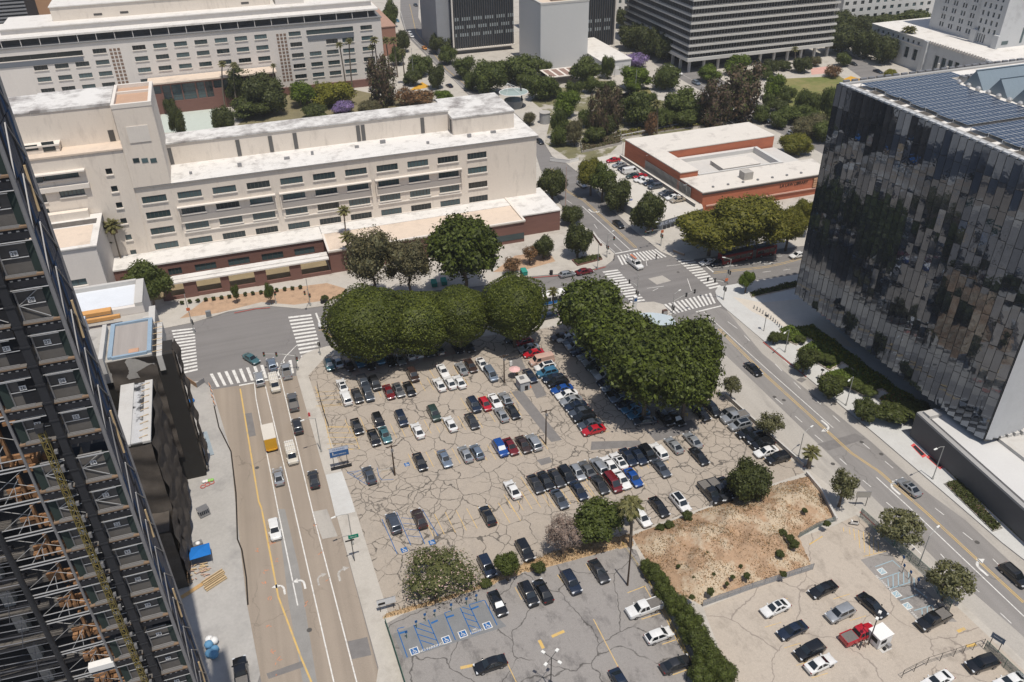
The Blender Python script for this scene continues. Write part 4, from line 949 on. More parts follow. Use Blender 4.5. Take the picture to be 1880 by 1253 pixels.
# ---- faceted glass cube
def glass_cube():
    X, YN, YF, Z0, Z1 = 120.6, 84.4, 142.3, 7.0, 57.4
    t = thing('glass_courthouse', 'huge cube of pleated mirror glass reflecting the parking lot at right', 'building', (150, 113, 0))
    m, nt, b = _nodes('mirror_glass'); h = N(nt)
    ob = h.n('ShaderNodeObjectInfo'); v = h.pos((1,1,1)); cc = h.mix(ob.outputs['Random'], (.13,.15,.185,1), (.20,.225,.265,1))
    h.l(cc, b.inputs['Base Color']); b.inputs['Metallic'].default_value = .82; b.inputs['Roughness'].default_value = .03
    bp = h.n('ShaderNodeBump'); bp.inputs['Strength'].default_value = .05; bp.inputs['Distance'].default_value = .3
    h.l(h.noise(v, .35, 3), bp.inputs['Height']); h.l(bp.outputs[0], b.inputs['Normal'])
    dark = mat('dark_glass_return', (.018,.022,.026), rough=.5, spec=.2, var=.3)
    joint = mat('glass_joint', (.03,.035,.04), rough=.4)
    cap = mat('silver_cap', (.50,.51,.52), var=.06, rough=.45)
    n = 34; pw = (YF-YN)/n; dep = .78; fl = 11
    for i in range(n):
        y0 = YF-i*pw; y1 = y0-pw; p = M()
        # broad reflective leaf turned towards the viewer's end, and the short dark return behind it
        for k in range(fl):
            za = Z0+(Z1-Z0)*k/fl; zb = Z0+(Z1-Z0)*(k+1)/fl
            t1 = .022*math.sin(i*2.1+k*1.7)+.07*math.sin(i*5.3)+.035*math.sin(i*2.3+k*3.1); t2 = .035*math.sin(i*3.7+k*2.9); t3 = .035*math.sin(i*1.3+k*4.1)
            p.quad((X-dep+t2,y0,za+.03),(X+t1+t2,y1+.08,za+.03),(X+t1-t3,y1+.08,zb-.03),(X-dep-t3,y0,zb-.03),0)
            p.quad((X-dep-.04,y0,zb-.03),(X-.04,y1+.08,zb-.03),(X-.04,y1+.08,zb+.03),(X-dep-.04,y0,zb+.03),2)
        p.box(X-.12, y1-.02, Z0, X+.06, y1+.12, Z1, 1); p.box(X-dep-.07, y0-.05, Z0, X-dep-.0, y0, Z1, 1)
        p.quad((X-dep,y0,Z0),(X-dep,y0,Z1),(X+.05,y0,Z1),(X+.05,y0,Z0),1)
        p.build('glass_pleat', [m, dark, joint], t)
    m2 = 40; pw = 56.0/m2
    for i in range(m2):                          # end face towards the viewer
        x0 = X+.3+i*pw; p = M()
        p.quad((x0,YN,Z0),(x0+pw*.8,YN-.55,Z0),(x0+pw*.8,YN-.55,Z1),(x0,YN,Z1),0); p.quad((x0+pw*.8,YN-.55,Z0),(x0+pw,YN,Z0),(x0+pw,YN,Z1),(x0+pw*.8,YN-.55,Z1),1); p.build('glass_pleat', [mat('white_fritted_glass', (.52,.53,.54), rough=.25, var=.1), concrete_pale], t)
    w = M(); w.quad((X+.3,YF,Z0),(X+.3,YF,Z1),(X+57,YF,Z1),(X+57,YF,Z0)); w.quad((X+57,YN,Z0),(X+57,YF,Z0),(X+57,YF,Z1),(X+57,YN,Z1)); w.build('rear_facade', dark, t)
    w = M(); w.quad((X-.1,YN-.5,Z0),(X-.1,YF,Z0),(X+57,YF,Z0),(X+57,YN-.5,Z0)); w.build('soffit', mat('dark_soffit', (.05,.05,.05)), t)
    w = M(); w.box(X+8, YN+6, 0, X+52, YF-8, Z0-.01); w.build('lobby', mat('dark_lobby', (.02,.025,.03), rough=.15), t)
    r = M(); r.box(X+.35, YN+.05, Z1-.6, X+57, YF-.05, Z1-.1); r.build('roof', roof_white_clean, t)
    r = M(); r.box(X+.3, YN+.5, Z1-.1, X+1.1, YF-.4, Z1+.25); r.box(X+1.1, YF-1.1, Z1-.1, X+57, YF-.3, Z1+.25); r.build('coping', mat('grey_coping', (.36,.36,.355), var=.1), t)
    for i in range(n):
        y1 = YF-i*(YF-YN)/n-(YF-YN)/n
        c = M(); c.box(X-.4, y1+.2, Z1-.02, X+.28, y1+(YF-YN)/n-.15, Z1+.3); c.build('parapet_cap', cap, t)
    for i in range(26):
        c = M(); x = X+1+i*2.1; c.box(x, YF-.05, Z1, x+1.4, YF+.5, Z1+.5); c.build('parapet_cap', steel_grey, t)
    pan = mat('solar_cell', (.035,.05,.085), var=.15, scale=.8, rough=.2, spec=.7)
    frame = mat('panel_frame', (.6,.62,.64), var=.05, rough=.4)
    # arrays of photovoltaic modules, stepped along the edge
    Z = Z1+.6; rows = 0
    def array(x0, y0, nx, ny):
        a = M(); sx, sy = 1.05, 1.75
        for i in range(nx):
            for j in range(ny):
                x = x0+i*sx; y = y0-j*sy; a.quad((x+.06,y-sy+.06,Z+.02),(x+sx-.06,y-sy+.06,Z+.02),(x+sx-.06,y-.06,Z+.02),(x+.06,y-.06,Z+.02),0)
        a.quad((x0,y0-ny*sy,Z),(x0+nx*sx,y0-ny*sy,Z),(x0+nx*sx,y0,Z),(x0,y0,Z),1)
        for i in range(0, nx+1, 4): a.beam((x0+i*sx,y0-.2,Z1-.1),(x0+i*sx,y0-.2,Z-.02),.1,.1,1)
        a.build('solar_array', [pan, frame], t)
    y = YF-3
    for k, (inset, nx) in enumerate(((2.6,22),(3.4,18),(2.8,17),(3.4,16),(2.8,17),(3.3,16),(2.8,17),(3.3,16),(2.8,17),(3.3,16),(2.8,17),(3.2,16))):
        array(X+inset, y, nx, 2); y -= 3.52
        d = M(); d.box(X+1.15, y+1.2, Z1-.05, X+inset-.1, y+3.3, Z1+.02); d.build('dark_mat', mat('dark_roof_mat', (.10,.09,.08), var=.2), t)
        if k == 7: y -= 1.2
    array(X+36, YF-4, 16, 4); 
    sk = mat('blue_grey_metal_roof', (.20,.25,.29), var=.12, scale=.8, stretch=(3,.2,1), rough=.4)
    for k in range(5):                           # ridge skylights
        y = YF-9-k*6.2; s = M(); x0, x1 = X+23.5, X+52; h0, h1 = Z1-.1, Z1+3.2
        s.quad((x0,y-5.4,h0),(x1,y-5.4,h0),(x1,y-2.4,h1),(x0,y-2.4,h1)); s.quad((x0,y-2.4,h1),(x1,y-2.4,h1),(x1,y,h0),(x0,y,h0)); s.add([(x0,y,h0),(x0,y-5.4,h0),(x0,y-2.4,h1)],[(0,1,2)]); s.box(x0-.1,y-2.6,h1,x1,y-2.2,h1+.1); s.build('skylight', sk, t)
    for k in range(12): s = M(); s.sphere((X+22.2, YF-9-k*2.6, Z1+.4), .55, 8, 5); s.build('roof_fan', steel_pale, t)
    s = M(); s.box(X+20, YF-6.5, Z1-.09, X+34, YF-4.2, Z1+.5); s.build('roof_plant', roof_white_clean, t)
    for k in range(7): s = M(); s.box(X+24+k*1.4, YF-8.4, Z1-.09, X+24.9+k*1.4, YF-7, Z1+1.1); s.build('roof_unit', steel_grey, t)
glass_cube()
def pavilion():
    t = thing('entrance_pavilion', 'long low charcoal building with plain pale flat roof below the glass cube corner', 'building', (122, 80, 0))
    dk = mat('charcoal_cladding', (.11,.108,.11), var=.1, scale=.5)
    w = M(); w.prism([(115.9,96.2),(114.2,66),(113,45),(140,45),(140,93),(124.6,94.8)], 0, 5.8); w.build('wall', dk, t)
    r = M(); r.prism([(117.4,95.6),(115.7,66),(114.4,45),(140,45),(140,92.6),(124.4,94.4)], 5.8, 5.9); r.build('roof', mat('pale_grey_roof', (.58,.575,.565), var=.05, scale=.3), t)
    r = M(); r.beam((116.2,96,6),(114.4,66,6),.9,.45); r.beam((114.4,66,6),(113.2,45,6),.9,.45); r.beam((116.2,95.9,6),(124.6,94.7,6),.4,.4); r.build('parapet', mat('grey_parapet_cap', (.34,.335,.33), var=.05), t)
    b = M(); b.box(116.6, 93.6, 5.9, 119.4, 95.4, 6.7); b.build('vent_box', concrete_pale, t)
    s = thing('roof_deck', 'pale sloping concrete deck running off the foot of the glass cube', 'deck', (135, 75, 0))
    q = M(); q.prism([(124,84),(128,88),(160,88),(160,45),(124,45)], 5.92, 6.6); q.build('slab', concrete_pale, s)
    for k in range(10): q = M(); q.box(124.2+k*1.5, 83.9-k*.2, 6.6, 125.2+k*1.5, 88, 7.1+k*.12); q.build('step', concrete_pale, s)
pavilion()
# ------------------------------------------------------------------ construction site on the left
DECK = {9:22.4,10:25.4,11:28.4,12:31.6,13:34.8,14:38.2,15:41.6,16:45.0,17:48.0,18:51.1,19:54.7,20:57.6,21:60.6,22:63.5,23:66.3,24:69.2,25:73.3,26:76.1,27:79.1,28:82.0,29:85.1,30:88.1,31:91.1,32:94.1,33:97.2,34:100.3,35:103.4,36:106.5,37:109.6}
navy = mat('navy_beam', (.024,.025,.03), var=.35, scale=1.2, rough=.6)
green_ply = mat('dark_green_panel', (.035,.052,.048), var=.2, scale=.8, rough=.7)
gatem = mat('dark_mesh_gate', (.135,.125,.116), var=.2, scale=3, rough=.8)
plank = mat('grey_deck_plank', (.15,.14,.132), var=.3, scale=4, stretch=(.2,4,1))
sign_w = mat('white_sign', (.72,.72,.72), var=.04); black = mat('black_letter', (.03,.025,.02))
def hoist():
    t = thing('hoist_tower', 'dark steel construction hoist tower with a numbered landing gate on every floor at left', 'hoist tower', (-14.7, 51.5, 0))
    Y = 49.5; top = 111.0
    c = M(); c.tube((-12.1,Y,10),(-12.1,Y,top),.13,8); c.build('column', steel_grey, t)
    c = M(); c.tube((-12.1,54.05,10),(-12.1,54.05,top),.12,8); c.build('column', steel_grey, t)
    c = M(); c.tube((-17.2,Y,10),(-17.2,Y,top),.10,8); c.build('column', steel_grey, t)
    c = M(); c.tube((-20.5,Y-.1,10),(-20.5,Y-.1,top),.2,10); c.build('column', steel_dark, t)
    c = M(); c.box(-14.75,Y-.5,10,-14.25,Y-.05,top)
    for k in range(60): c.box(-14.8,Y-.55,12+k*1.4,-14.2,Y-.5,12.12+k*1.4)
    c.build('guide_column', steel_dark, t)
    c = M(); c.box(-15.9,Y+.3,10,-14.9,Y+.6,top); c.build('shaft_lining', mat('dark_shaft', (.02,.021,.025), var=.3), t)
    ky = sorted(DECK)
    for n in ky[1:]:
        z = DECK[n]; zn = DECK.get(n+1, z+3.0); big = zn-z > 3.4
        for bay, (xa, xb, xg0, xg1) in enumerate(((-14.3,-12.2,-12.72,-12.22),(-17.1,-14.95,-17.0,-16.5))):
            gl, gr = (xa+.1, xg0) if bay == 0 else (xg1, xb-.1)
            f = M(); f.box(xa, Y, z-.75, xb, Y+.25, z-.1, 0); f.box(xa, Y+.25, z-.7, xb, Y+4.4, z-.05, 2)
            for i in range(5): x = xa+.2+i*.42; f.box(x, Y-.015, z-.3, x+.16, Y-.002, z-.22, 1)
            f.build('floor_beam', [navy, steel_pale, steel_dark], t)
            f = M(); f.box(xa, Y-.06, z-.1, xb, Y+.36, z, 1)
            f.box(xa, Y-.075, z-.1, xb, Y-.06, z-.03, 0)
            for i in range(2): f.box(xa+.15, Y+.06+i*.16, z+.006, xb-.4, Y+.14+i*.16, z+.03, 2)
            f.box(xb-.4 if bay == 0 else xa, Y-.1, z-.06, xb if bay == 0 else xa+.35, Y+.1, z+.05, 0); f.build('landing', [mat('weathered_edge_board', (.22,.15,.10), var=.3, scale=2), plank, steel_grey], t)
            h = min(zn-z-.95, 2.15); gy = Y+.36
            g = M(); g.box(gl, gy, z+.02, gr, gy+.06, z+h, 0)
            g.tube((gl,gy-.08,z+h*.5),(gr,gy-.08,z+h*.5),.035,6,1); g.tube((gl,gy-.08,z+h),(gr,gy-.08,z+h),.035,6,1); g.tube((xa,Y-.05,z+h+.1),(xb,Y-.05,z+h+.1),.035,6,1); g.tube((xa+.1,Y+.05,z+h-.05),(xb-.4,Y+.05,z+h-.05),.03,6,1); g.tube((gl,gy-.08,z),(gl,gy-.08,z+h),.05,6,2)
            if n in (23, 24, 28): g.tube((gl,gy-.1,z+h*.5),(gr,gy-.1,z+h),.03,6,1); g.tube((gl,gy-.1,z+h*.5),(gr,gy-.1,z+.1),.03,6,1)
            g.build('landing_gate', [gatem, steel_pale, steel_grey], t)
            s = M(); s.quad(*[(x,y,q) for x,y,q in ((xg0,gy,z),(xg1,Y+.1,z),(xg1,Y+.1,z+h),(xg0,gy,z+h))][::1] if bay == 0 else [(xg0,Y+.1,z),(xg1,gy,z),(xg1,gy,z+h),(xg0,Y+.1,z+h)]); s.build('side_panel', green_ply, t)
            if n >= 11:
                sx = gl+(gr-gl)*(.52 if bay == 0 else .55); sz = z+h*.5+.3
                p = M(); p.box(sx-.2, gy-.14, sz-.17, sx+.2, gy-.1, sz+.17); so = p.build('number_sign', sign_w, t)
                text('number', str(n), .32, Vector((sx, gy-.15, sz))-t.location, (R_(90),0,0), black, .003, t)
        w = M(); hz = zn-z                     # side of the tower towards the street
        cols = (0,1,0,2,0,1,2,0,0)
        for i in range(9): y0 = 49.65+i*.48; w.box(-12.16, y0, z-.6, -12.10, y0+.44, z-.6+hz-.06, cols[(i+n) % 9])
        w.beam((-12.04,49.7,z-.5),(-12.04,51.8,z+hz-.8),.07,.07,3); w.beam((-12.04,51.8,z+hz-.8),(-12.04,53.9,z-.5),.07,.07,3)
        if n % 3 == 0: w.beam((-12.03,52.5,z-.4),(-12.03,52.7,z+hz*.8),.12,.12,4)
        w.build('side_cladding', [mat('navy_sheet', (.035,.05,.085), var=.4, scale=1.5, rough=.5), mat('black_sheet', (.022,.022,.026), var=.4, scale=1.2), mat('blue_tarp', (.03,.07,.15), var=.3, scale=1.2), steel_grey, wood_pale], t)
    m = thing('hoist_mast', 'slender yellow lattice mast running up between the two columns of hoist landings', 'mast', (-15.4, 48.8, 0))
    y = mat('yellow_mast', (.21,.165,.05), var=.35, scale=2); l = M()
    for dx in (-.17,.17):
        for dy in (-.17,.17): l.tube((-15.4+dx,48.8+dy,10),(-15.4+dx,48.8+dy,74.6),.03,5)
    for k in range(108):
        z = 10.2+k*.6; s = 1 if k % 2 else -1
        l.beam((-15.4-.17*s,48.63,z),(-15.4+.17*s,48.63,z+.6),.03); l.beam((-15.4-.17*s,48.97,z),(-15.4+.17*s,48.97,z+.6),.03); l.beam((-15.57,48.8-.17*s,z),(-15.57,48.8+.17*s,z+.6),.03)
        l.beam((-15.57,48.63,z),(-15.23,48.63,z),.03)
    l.build('lattice', y, m)
    r = M()
    for k in range(40): z = 12+k*1.55; r.box(-15.2,48.95,z,-15.0,49.2,z+.25+.1*(k % 3))
    r.build('bracket', steel_grey, m)
    h = M(); h.box(-15.65,48.55,74.6,-15.15,49.05,75.0); h.build('mast_head', steel_dark, m)
hoist()
def tower_frame():
    t = thing('unfinished_tower', 'bare unfinished tower floors with orange formwork and white pipe trusses left of the hoist', 'building', (-25, 56, 0))
    for n in sorted(DECK)[1:]:
        z = DECK[n]; zn = DECK.get(n+1, z+3.0)
        s = M(); s.box(-44, 53.5, z-.3, -17.4, 75, z); s.build('floor_slab', mat('shaded_slab', (.13,.12,.11), var=.3), t)  # slab concrete coloured dark to stand in for shade between floors
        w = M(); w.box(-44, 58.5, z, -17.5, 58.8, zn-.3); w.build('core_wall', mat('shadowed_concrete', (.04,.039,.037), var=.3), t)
        f = M(); rg = random.Random(n)
        for k in range(7):
            x = -20.3+k*.5; f.box(x, 52.4+rg.uniform(0,.8), z-.05+rg.uniform(0,.15), x+.38, 53.4, z+.25+rg.uniform(0,.5))
        f.box(-20.3,53.0,z+.6,-17.6,53.2,z+.9); f.box(-19.2,52.6,z,-19.0,52.9,zn-.6); f.box(-18.4,51.9,z+.1,-17.5,52.5,z+.35); f.build('formwork', wood_orange, t)
        b = M(); zt = z+2.35
        b.tube((-20.5,49.6,zt),(-17.2,49.6,zt),.05,6); b.tube((-20.5,49.6,zt-.28),(-17.2,49.6,zt-.28),.05,6); b.tube((-20.5,49.75,zt+.5),(-17.2,49.75,zt+.5),.04,6)
        b.box(-20.5,49.62,zt-.26,-17.2,49.66,zt-.02,1)
        b.tube((-20.5,49.9,z-.2),(-17.25,50.3,z+2.0),.022,5); b.tube((-17.3,49.9,z+.2),(-20.5,50.3,z+1.6),.022,5); b.tube((-18.7,49.7,zt),(-18.6,50,zt+1.0),.03,5); b.tube((-19.6,49.7,zt-.2),(-18.3,50.4,zt+1.4),.03,5)
        b.build('pipe_truss', [steel_pale, steel_dark], t)
        q = M()
        for k in range(5): q.tube((-34,50+k*.5,z+.3+k*.4),(-20.7,49.6+k*.2,z+.1+k*.45),.035,5,k % 2)
        for k in range(5): x = -33+k*2.6; q.tube((x,49.8,z),(x+.7,50.1,zn),.03,5,0)
        q.box(-34,51.2,z-.25,-20.8,51.5,z-.05,2)
        q.build('scaffold', [mat('dark_scaffold', (.09,.095,.11), var=.2), steel_grey, navy], t)
    c = M()
    for x in (-24.5,-30,-36): c.box(x, 54.5, 8, x+.8, 55.3, 97)
    c.build('column', concrete, t)
    b = M(); b.box(-19.0,49.3,50.6,-17.15,49.9,51.15); b.build('gantry_beam', white_paint, t)
tower_frame()
def wavy(name, o, ux, W, H, mats, parent, seed=0, amp=.5, step=.6, bands=7.0):
    "hanging netting: a sheet that billows between its ties"
    o = Vector(o); ux = Vector(ux); nrm = ux.cross(ZV); nx = max(2, int(W/step)); nz = max(2, int(H/step)); mb = M()
    for j in range(nz+1):
        for i in range(nx+1):
            x = W*i/nx; z = H*j/nz
            d = amp*(abs(math.sin(math.pi*z/bands))*.8+.35*math.sin(x*1.1+seed+.6*math.sin(z*.5))+.3*math.sin(z*1.7+x*.6+seed*2))
            p = o+ux*x+ZV*z+nrm*d; mb.v.append(tuple(p))
    for j in range(nz):
        for i in range(nx): a = j*(nx+1)+i; mb.f.append((a,a+1,a+nx+2,a+nx+1)); mb.m.append(0)
    return mb.build(name, mats, parent, smooth=True)
def netted():
    t = thing('netted_building', 'unfinished building wrapped in billowing black debris netting beside the street', 'building', (-25, 125, 0))
    wavy('netting', (-28,131.5,6), FX, 7.4, 23.2, net, t, 1); wavy('netting', (-20.6,132.6,.5), FX, 3.1, 28.0, net, t, 2); wavy('netting', (-17.5,132.7,.5), FR, 4.2, 28.0, net, t, 3)
    b = M(); b.box(-30,131.9,0,-17.8,136.5,28.4); b.build('frame', mat('dark_frame', (.03,.028,.026)), t)
    wavy('netting', (-26.2,110,0), FX, 5.0, 26.6, net, t, 4); wavy('netting', (-21.1,110,0), FR, 17.5, 26.6, net, t, 5); wavy('netting', (-30.4,110.6,0), FX, 4.2, 20, net, t, 6)
    b = M(); b.box(-26,110.4,0,-21.4,127.5,26.5); b.build('frame', MATS['dark_frame'], t)
    r = M(); r.box(-26.2,110.2,26.6,-24.1,127,27.0); r.box(-22.4,110.2,26.6,-21.2,127,27.0); r.build('slab_edge', concrete_pale, t)
    r = M(); r.box(-24.1,110.6,26.55,-22.4,127,26.75); r.build('deck', mat('wet_white_membrane', (.5,.5,.5), var=.2, scale=.6, rough=.35, stain=(.05,.05,.05), stain_scale=.22, stain_th=(.5,.56)), t)
    r = M(); r.box(-30.2,111,26.3,-28.9,129,26.9); r.build('slab_edge', concrete_pale, t)
    r = M()
    for k in range(9): r.tube((-31.6,112+k*2,26.5),(-29.2,112+k*2,27.4),.07,5); r.tube((-22.9,111.5+k*1.8,26.9),(-21.6,111.5+k*1.8,27.2),.06,5)
    r.build('guard_rail', wood_pale, t)
    b = M(); b.box(-42,111,0,-26.4,131,19.5); b.build('floor_slab', MATS['dark_frame'], t)
    b = M(); b.box(-36,112,19.5,-31,130,25.2); b.build('formwork', mat('pink_board', (.52,.40,.34), var=.2), t)
    wavy('netting', (-26,104.6,0), FX, 4.6, 13, net, t, 7); wavy('netting', (-21.4,104.6,0), FR, 6, 13, net, t, 8)
    b = M(); b.box(-26,105,0,-21.7,110,12.9); b.build('frame', net, t)
    pass
    d = thing('concrete_deck', 'raised concrete deck edged with blue formwork above the black netting', 'building', (-25, 140, 0))
    b = M(); b.box(-32,131.4,25,-20.9,143.5,29.2); b.build('slab', concrete, d)
    b = M(); b.box(-27.5,132.3,29.2,-21.3,143.2,29.3); b.build('deck', mat('striped_screed', (.34,.31,.29), var=.18, scale=.8, stretch=(2,.1,1)), d)
    bl = mat('blue_grey_form', (.27,.36,.45), var=.15, scale=1); b = M()
    for a in ((-27.9,132,29.2,-27.2,143.4,29.7),(-21.6,132,29.2,-20.9,143.4,29.7),(-27.2,143,29.2,-21.6,143.5,29.7),(-27.2,131.7,29.2,-21.6,132.2,29.7)): b.box(*a)
    b.build('edge_form', bl, d)
    b = M(); b.box(-20.3,131.5,25.5,-19.4,143,28.6); b.build('outer_wall', concrete_pale, d)
    b = M(); b.box(-32,133,29.2,-28.9,141,29.35); b.build('deck', concrete, d)
    b = M(); b.box(-29.0,130.5,27.5,-28.3,142,30.6); b.build('parapet', concrete_pale, d)
    b = M(); b.box(-24.6,132.6,29.3,-23,133.9,29.5); b.build('plywood_sheet', mat('red_ply', (.5,.3,.2)), d)
    b = M()
    for k in range(6): b.tube((-20.9,132.5+k*2,29),(-19.3,132.5+k*2,29.1),.06,5)
    b.build('tie_rod', wood_pale, d)
    s = thing('roof_deck', 'white sheeted roof slab with orange timber beams at the corner of the site', 'building', (-31, 163, 0))
    b = M(); b.box(-52,160.5,0,-24.4,171,23.4); b.build('block', plaster_grey, s); b = M(); b.box(-52,161.5,23.4,-26.2,170.2,23.5); b.build('roof', mat('pale_blue_sheet', (.66,.69,.73), var=.1, scale=.4), s)
    b = M(); b.box(-25.9,160.5,23.4,-24.4,171,24.2); b.box(-52,170.2,23.4,-25.9,171,24.4); b.build('parapet', concrete_pale, s)
    b = M(); b.box(-38,158.8,23.6,-30.2,160.4,24.3); b.box(-38,156.9,23.3,-28.5,157.6,24.0); b.build('timber_beam', mat('orange_timber', (.62,.33,.12), var=.15), s)
    b = M(); b.box(-40,144.5,0,-22.2,160.4,21.8); b.build('lower_block', concrete, s)
    b = M(); b.box(-23.4,146,21.8,-22.2,160.4,23.0)
    for k in range(5): b.box(-24.6,147+k*2.4,21.8,-23.4,147.6+k*2.4,22.6)
    b.build('parapet', concrete_pale, s)
    b = M(); b.box(-36.5,149,21.8,-34.5,157,25); b.build('sheeted_stack', mat('pale_blue_wrap', (.55,.62,.72), var=.1), s)
    b = M(); rg = random.Random(5)
    for k in range(40): x = rg.uniform(-33,-25); y = rg.uniform(145.5,156); b.box(x,y,21.8,x+rg.uniform(.3,1.6),y+rg.uniform(.2,1),22+rg.uniform(0,.6), k % 3)
    o = b.build('site_clutter', [steel_dark, concrete_pale, wood_pale], s)
netted()
def yard():
    tent = thing('canopy_tent', 'bright blue pop-up canopy tent on the pavement of the building site', 'tent', P(372,1030,KZ), R_(4))
    b = M(); b.add([(-1.7,-1.4,2.3),(1.7,-1.4,2.3),(1.7,1.4,2.3),(-1.7,1.4,2.3),(0,0,2.75)],[(0,1,4),(1,2,4),(2,3,4),(3,0,4)]); b.build('canopy', mat('bright_blue_fabric', (.012,.16,.52), var=.1), tent, local=True)
    for x in (-1.6,1.6):
        for y in (-1.3,1.3): q = M(); q.tube((x,y,0),(x,y,2.3),.03,5); q.build('leg', steel_grey, tent, local=True)
    for k, (u, v, az, lab) in enumerate(((392,1062,62,'pale lumber stack of open frames behind the blue tent'),(396,1072,62,'pale lumber stack nearest the street below the blue tent'))):
        s = thing('lumber_stack', lab, 'lumber', P(u,v,KZ), AZ(az), 'lumber beside the blue tent')
        for j in range(4):
            b = M(); b.box(-1.9,-.5+j*.26,.1+.15*(j % 2),1.9,-.38+j*.26,.35+.15*(j % 2)); b.build('plank', wood_pale, s, local=True)
        for x in (-1.4,0,1.4): b = M(); b.box(x-.06,-.5,0,x+.06,.45,.1); b.build('bearer', wood_pale, s, local=True)
    s = thing('pipe_bundle', 'bundle of orange brown poles lying against the corner of the hoist tower', 'poles', P(358,1082,KZ), AZ(62))
    for j in range(5): b = M(); b.tube((-2.4,-.3+j*.15,.1),(2.2,-.3+j*.15,.12),.07,6); b.build('pole', mat('ochre_pole', (.52,.34,.16), var=.15), s, local=True)
    r = M(); rg = random.Random(8); o = P(352,1058,KZ)
    for k in range(70): x = o.x+rg.uniform(-2.4,2.6); y = o.y+rg.uniform(-1.6,2.2); r.obox((x,y,KZ+.12+rg.uniform(0,.3)), Vector((rg.uniform(.1,.6),rg.uniform(-.2,.2),0)), Vector((rg.uniform(-.1,.1),.08,0)), (0,0,.05), k % 2)
    tag(r.build('scrap_heap', [wood_pale, mat('pink_scrap', (.55,.38,.30), var=.2)]), 'heap of broken timber scraps left of the blue tent', 'scrap', kind='stuff')
    for k, (u, v, m_, lab) in enumerate(((379,893,'red','heap of red coils and green bags on the site pavement below the netting'),(375,945,'grey','grey metal cage standing by the netting edge'),(383,815,'pipe','bundle of long grey pipes lying along the foot of the netting'),(352,738,'blue','small blue tarpaulin beside the netting near the crosswalk'),(386,1190,'bag','white and blue wrapped bags stacked under the hoist tower'),(365,1005,'bin','grey wheeled bin with white bags just behind the blue tent'))):
        p = P(u, v, KZ)
        if m_ == 'red':
            s = thing('coil_heap', lab, 'coils', p)
            for j in range(3):
                b = M()
                for i in range(12): a = i*math.pi/6; b.tube((.45*math.cos(a)+j*.8-.6,.45*math.sin(a)+.3*j,.12),(.45*math.cos(a+.52)+j*.8-.6,.45*math.sin(a+.52)+.3*j,.12),.1,5)
                b.build('coil', mat('red_hose', (.5,.16,.14), var=.2), s, local=True)
            for j in range(4): b = M(); b.sphere((-.4+j*.5,1.2,.25),.4,8,5,0,.6); b.build('bag', mat('green_bag', (.3,.55,.15), var=.2) if j > 1 else white_paint, s, local=True, smooth=True)
        elif m_ == 'grey':
            s = thing('cage', lab, 'cage', p, R_(20)); b = M()
            for x in (-.9,.9):
                for y in (-.7,.7): b.tube((x,y,0),(x,y,1.6),.05,5)
            b.box(-.95,-.75,.1,.95,.75,.25); b.box(-.95,-.75,1.5,.95,.75,1.6)
            for k2 in range(6): b.box(-.9+k2*.33,-.74,.25,-.8+k2*.33,-.7,1.5)
            b.build('frame', steel_grey, s, local=True)
        elif m_ == 'pipe':
            s = thing('pipe_bundle', lab, 'pipes', p, AZ(-8))
            for j in range(4): b = M(); b.tube((-4,-.3+j*.2,.15),(4,-.3+j*.2,.15),.1,6); b.build('pipe', mat('blue_grey_pipe', (.36,.42,.46)), s, local=True)
        elif m_ == 'blue':
            s = thing('tarpaulin', lab, 'tarp', p); b = M(); b.sphere((0,0,.3),.7,8,5,0,.8); b.build('cover', MATS['bright_blue_fabric'], s, local=True, smooth=True); b = M(); b.box(-.3,-1.4,0,.4,-.8,.5); b.build('toolbox', steel_dark, s, local=True)
        elif m_ == 'bag':
            s = thing('bag_stack', lab, 'bags', p)
            for j in range(6): b = M(); b.sphere(((j % 2)*.7,-j*.7+1.2,.5+.3*(j % 3)),.7,8,6,0,.9); b.build('bag', white_paint if j < 2 else mat('blue_wrap', (.12,.28,.45), var=.2), s, local=True, smooth=True)
        else:
            s = thing('wheeled_bin', lab, 'bin', p, R_(15)); b = M(); b.box(-.8,-.5,.15,.8,.5,1.1); b.build('body', steel_grey, s, local=True); b = M(); b.sphere((0,-.2,1.15),.45,8,5,0,.7); b.build('bag', white_paint, s, local=True, smooth=True)
            for x in (-.6,.6): b = M(); b.tube((x,-.52,.15),(x,.52,.15),.15,8); b.build('wheel', rubber, s, local=True)
    f = thing('hoarding', 'low timber and concrete hoarding with pale panel where the site meets the crosswalk', 'barrier', P(362,706,KZ))
    b = M(); a, c = P(340,697,KZ), P(362,712,KZ); b.beam(a+ZV*.6, c+ZV*.6, .12, 1.2); b.build('panel', wood_dark if False else mat('brown_ply', (.33,.21,.13), var=.2), f)
    b = M(); c2 = P(376,702,KZ); b.beam(c+ZV*.6, c2+ZV*.6, .12, 1.2); b.build('panel', steel_grey, f)
    for k, (u, v) in enumerate(((386,712),(389,722),(391,733),(394,744))):
        s = thing('barricade', ['orange and white barricade board nearest the crosswalk at the site edge','orange and white barricade board second from the crosswalk at the site edge','orange and white barricade board third from the crosswalk at the site edge','orange barricade board farthest from the crosswalk at the site edge'][k], 'barricade', P(u,v,KZ), AZ(-14), 'barricades at the site edge')
        b = M(); b.box(-.8,-.05,.5,.8,.05,.9); b.build('board', mat('orange_board', (.65,.28,.12), var=.3, scale=3), s, local=True)
        for x in (-.6,.6): q = M(); q.beam((x,-.25,0),(x,0,.95),.07); q.beam((x,.25,0),(x,0,.95),.07); q.build('leg', white_paint, s, local=True)
    h = M(); l = [P(u,v,KZ+.05) for u,v in ((393,745),(402,785),(424,829),(433,905),(436,990),(444,1010),(452,1060),(455,1110))]
    for a, c in zip(l, l[1:]): h.tube(a, c, .12, 6)
    tag(h.build('hose', black), 'long black hose lying along the kerb of the building site', 'hose')
yard()
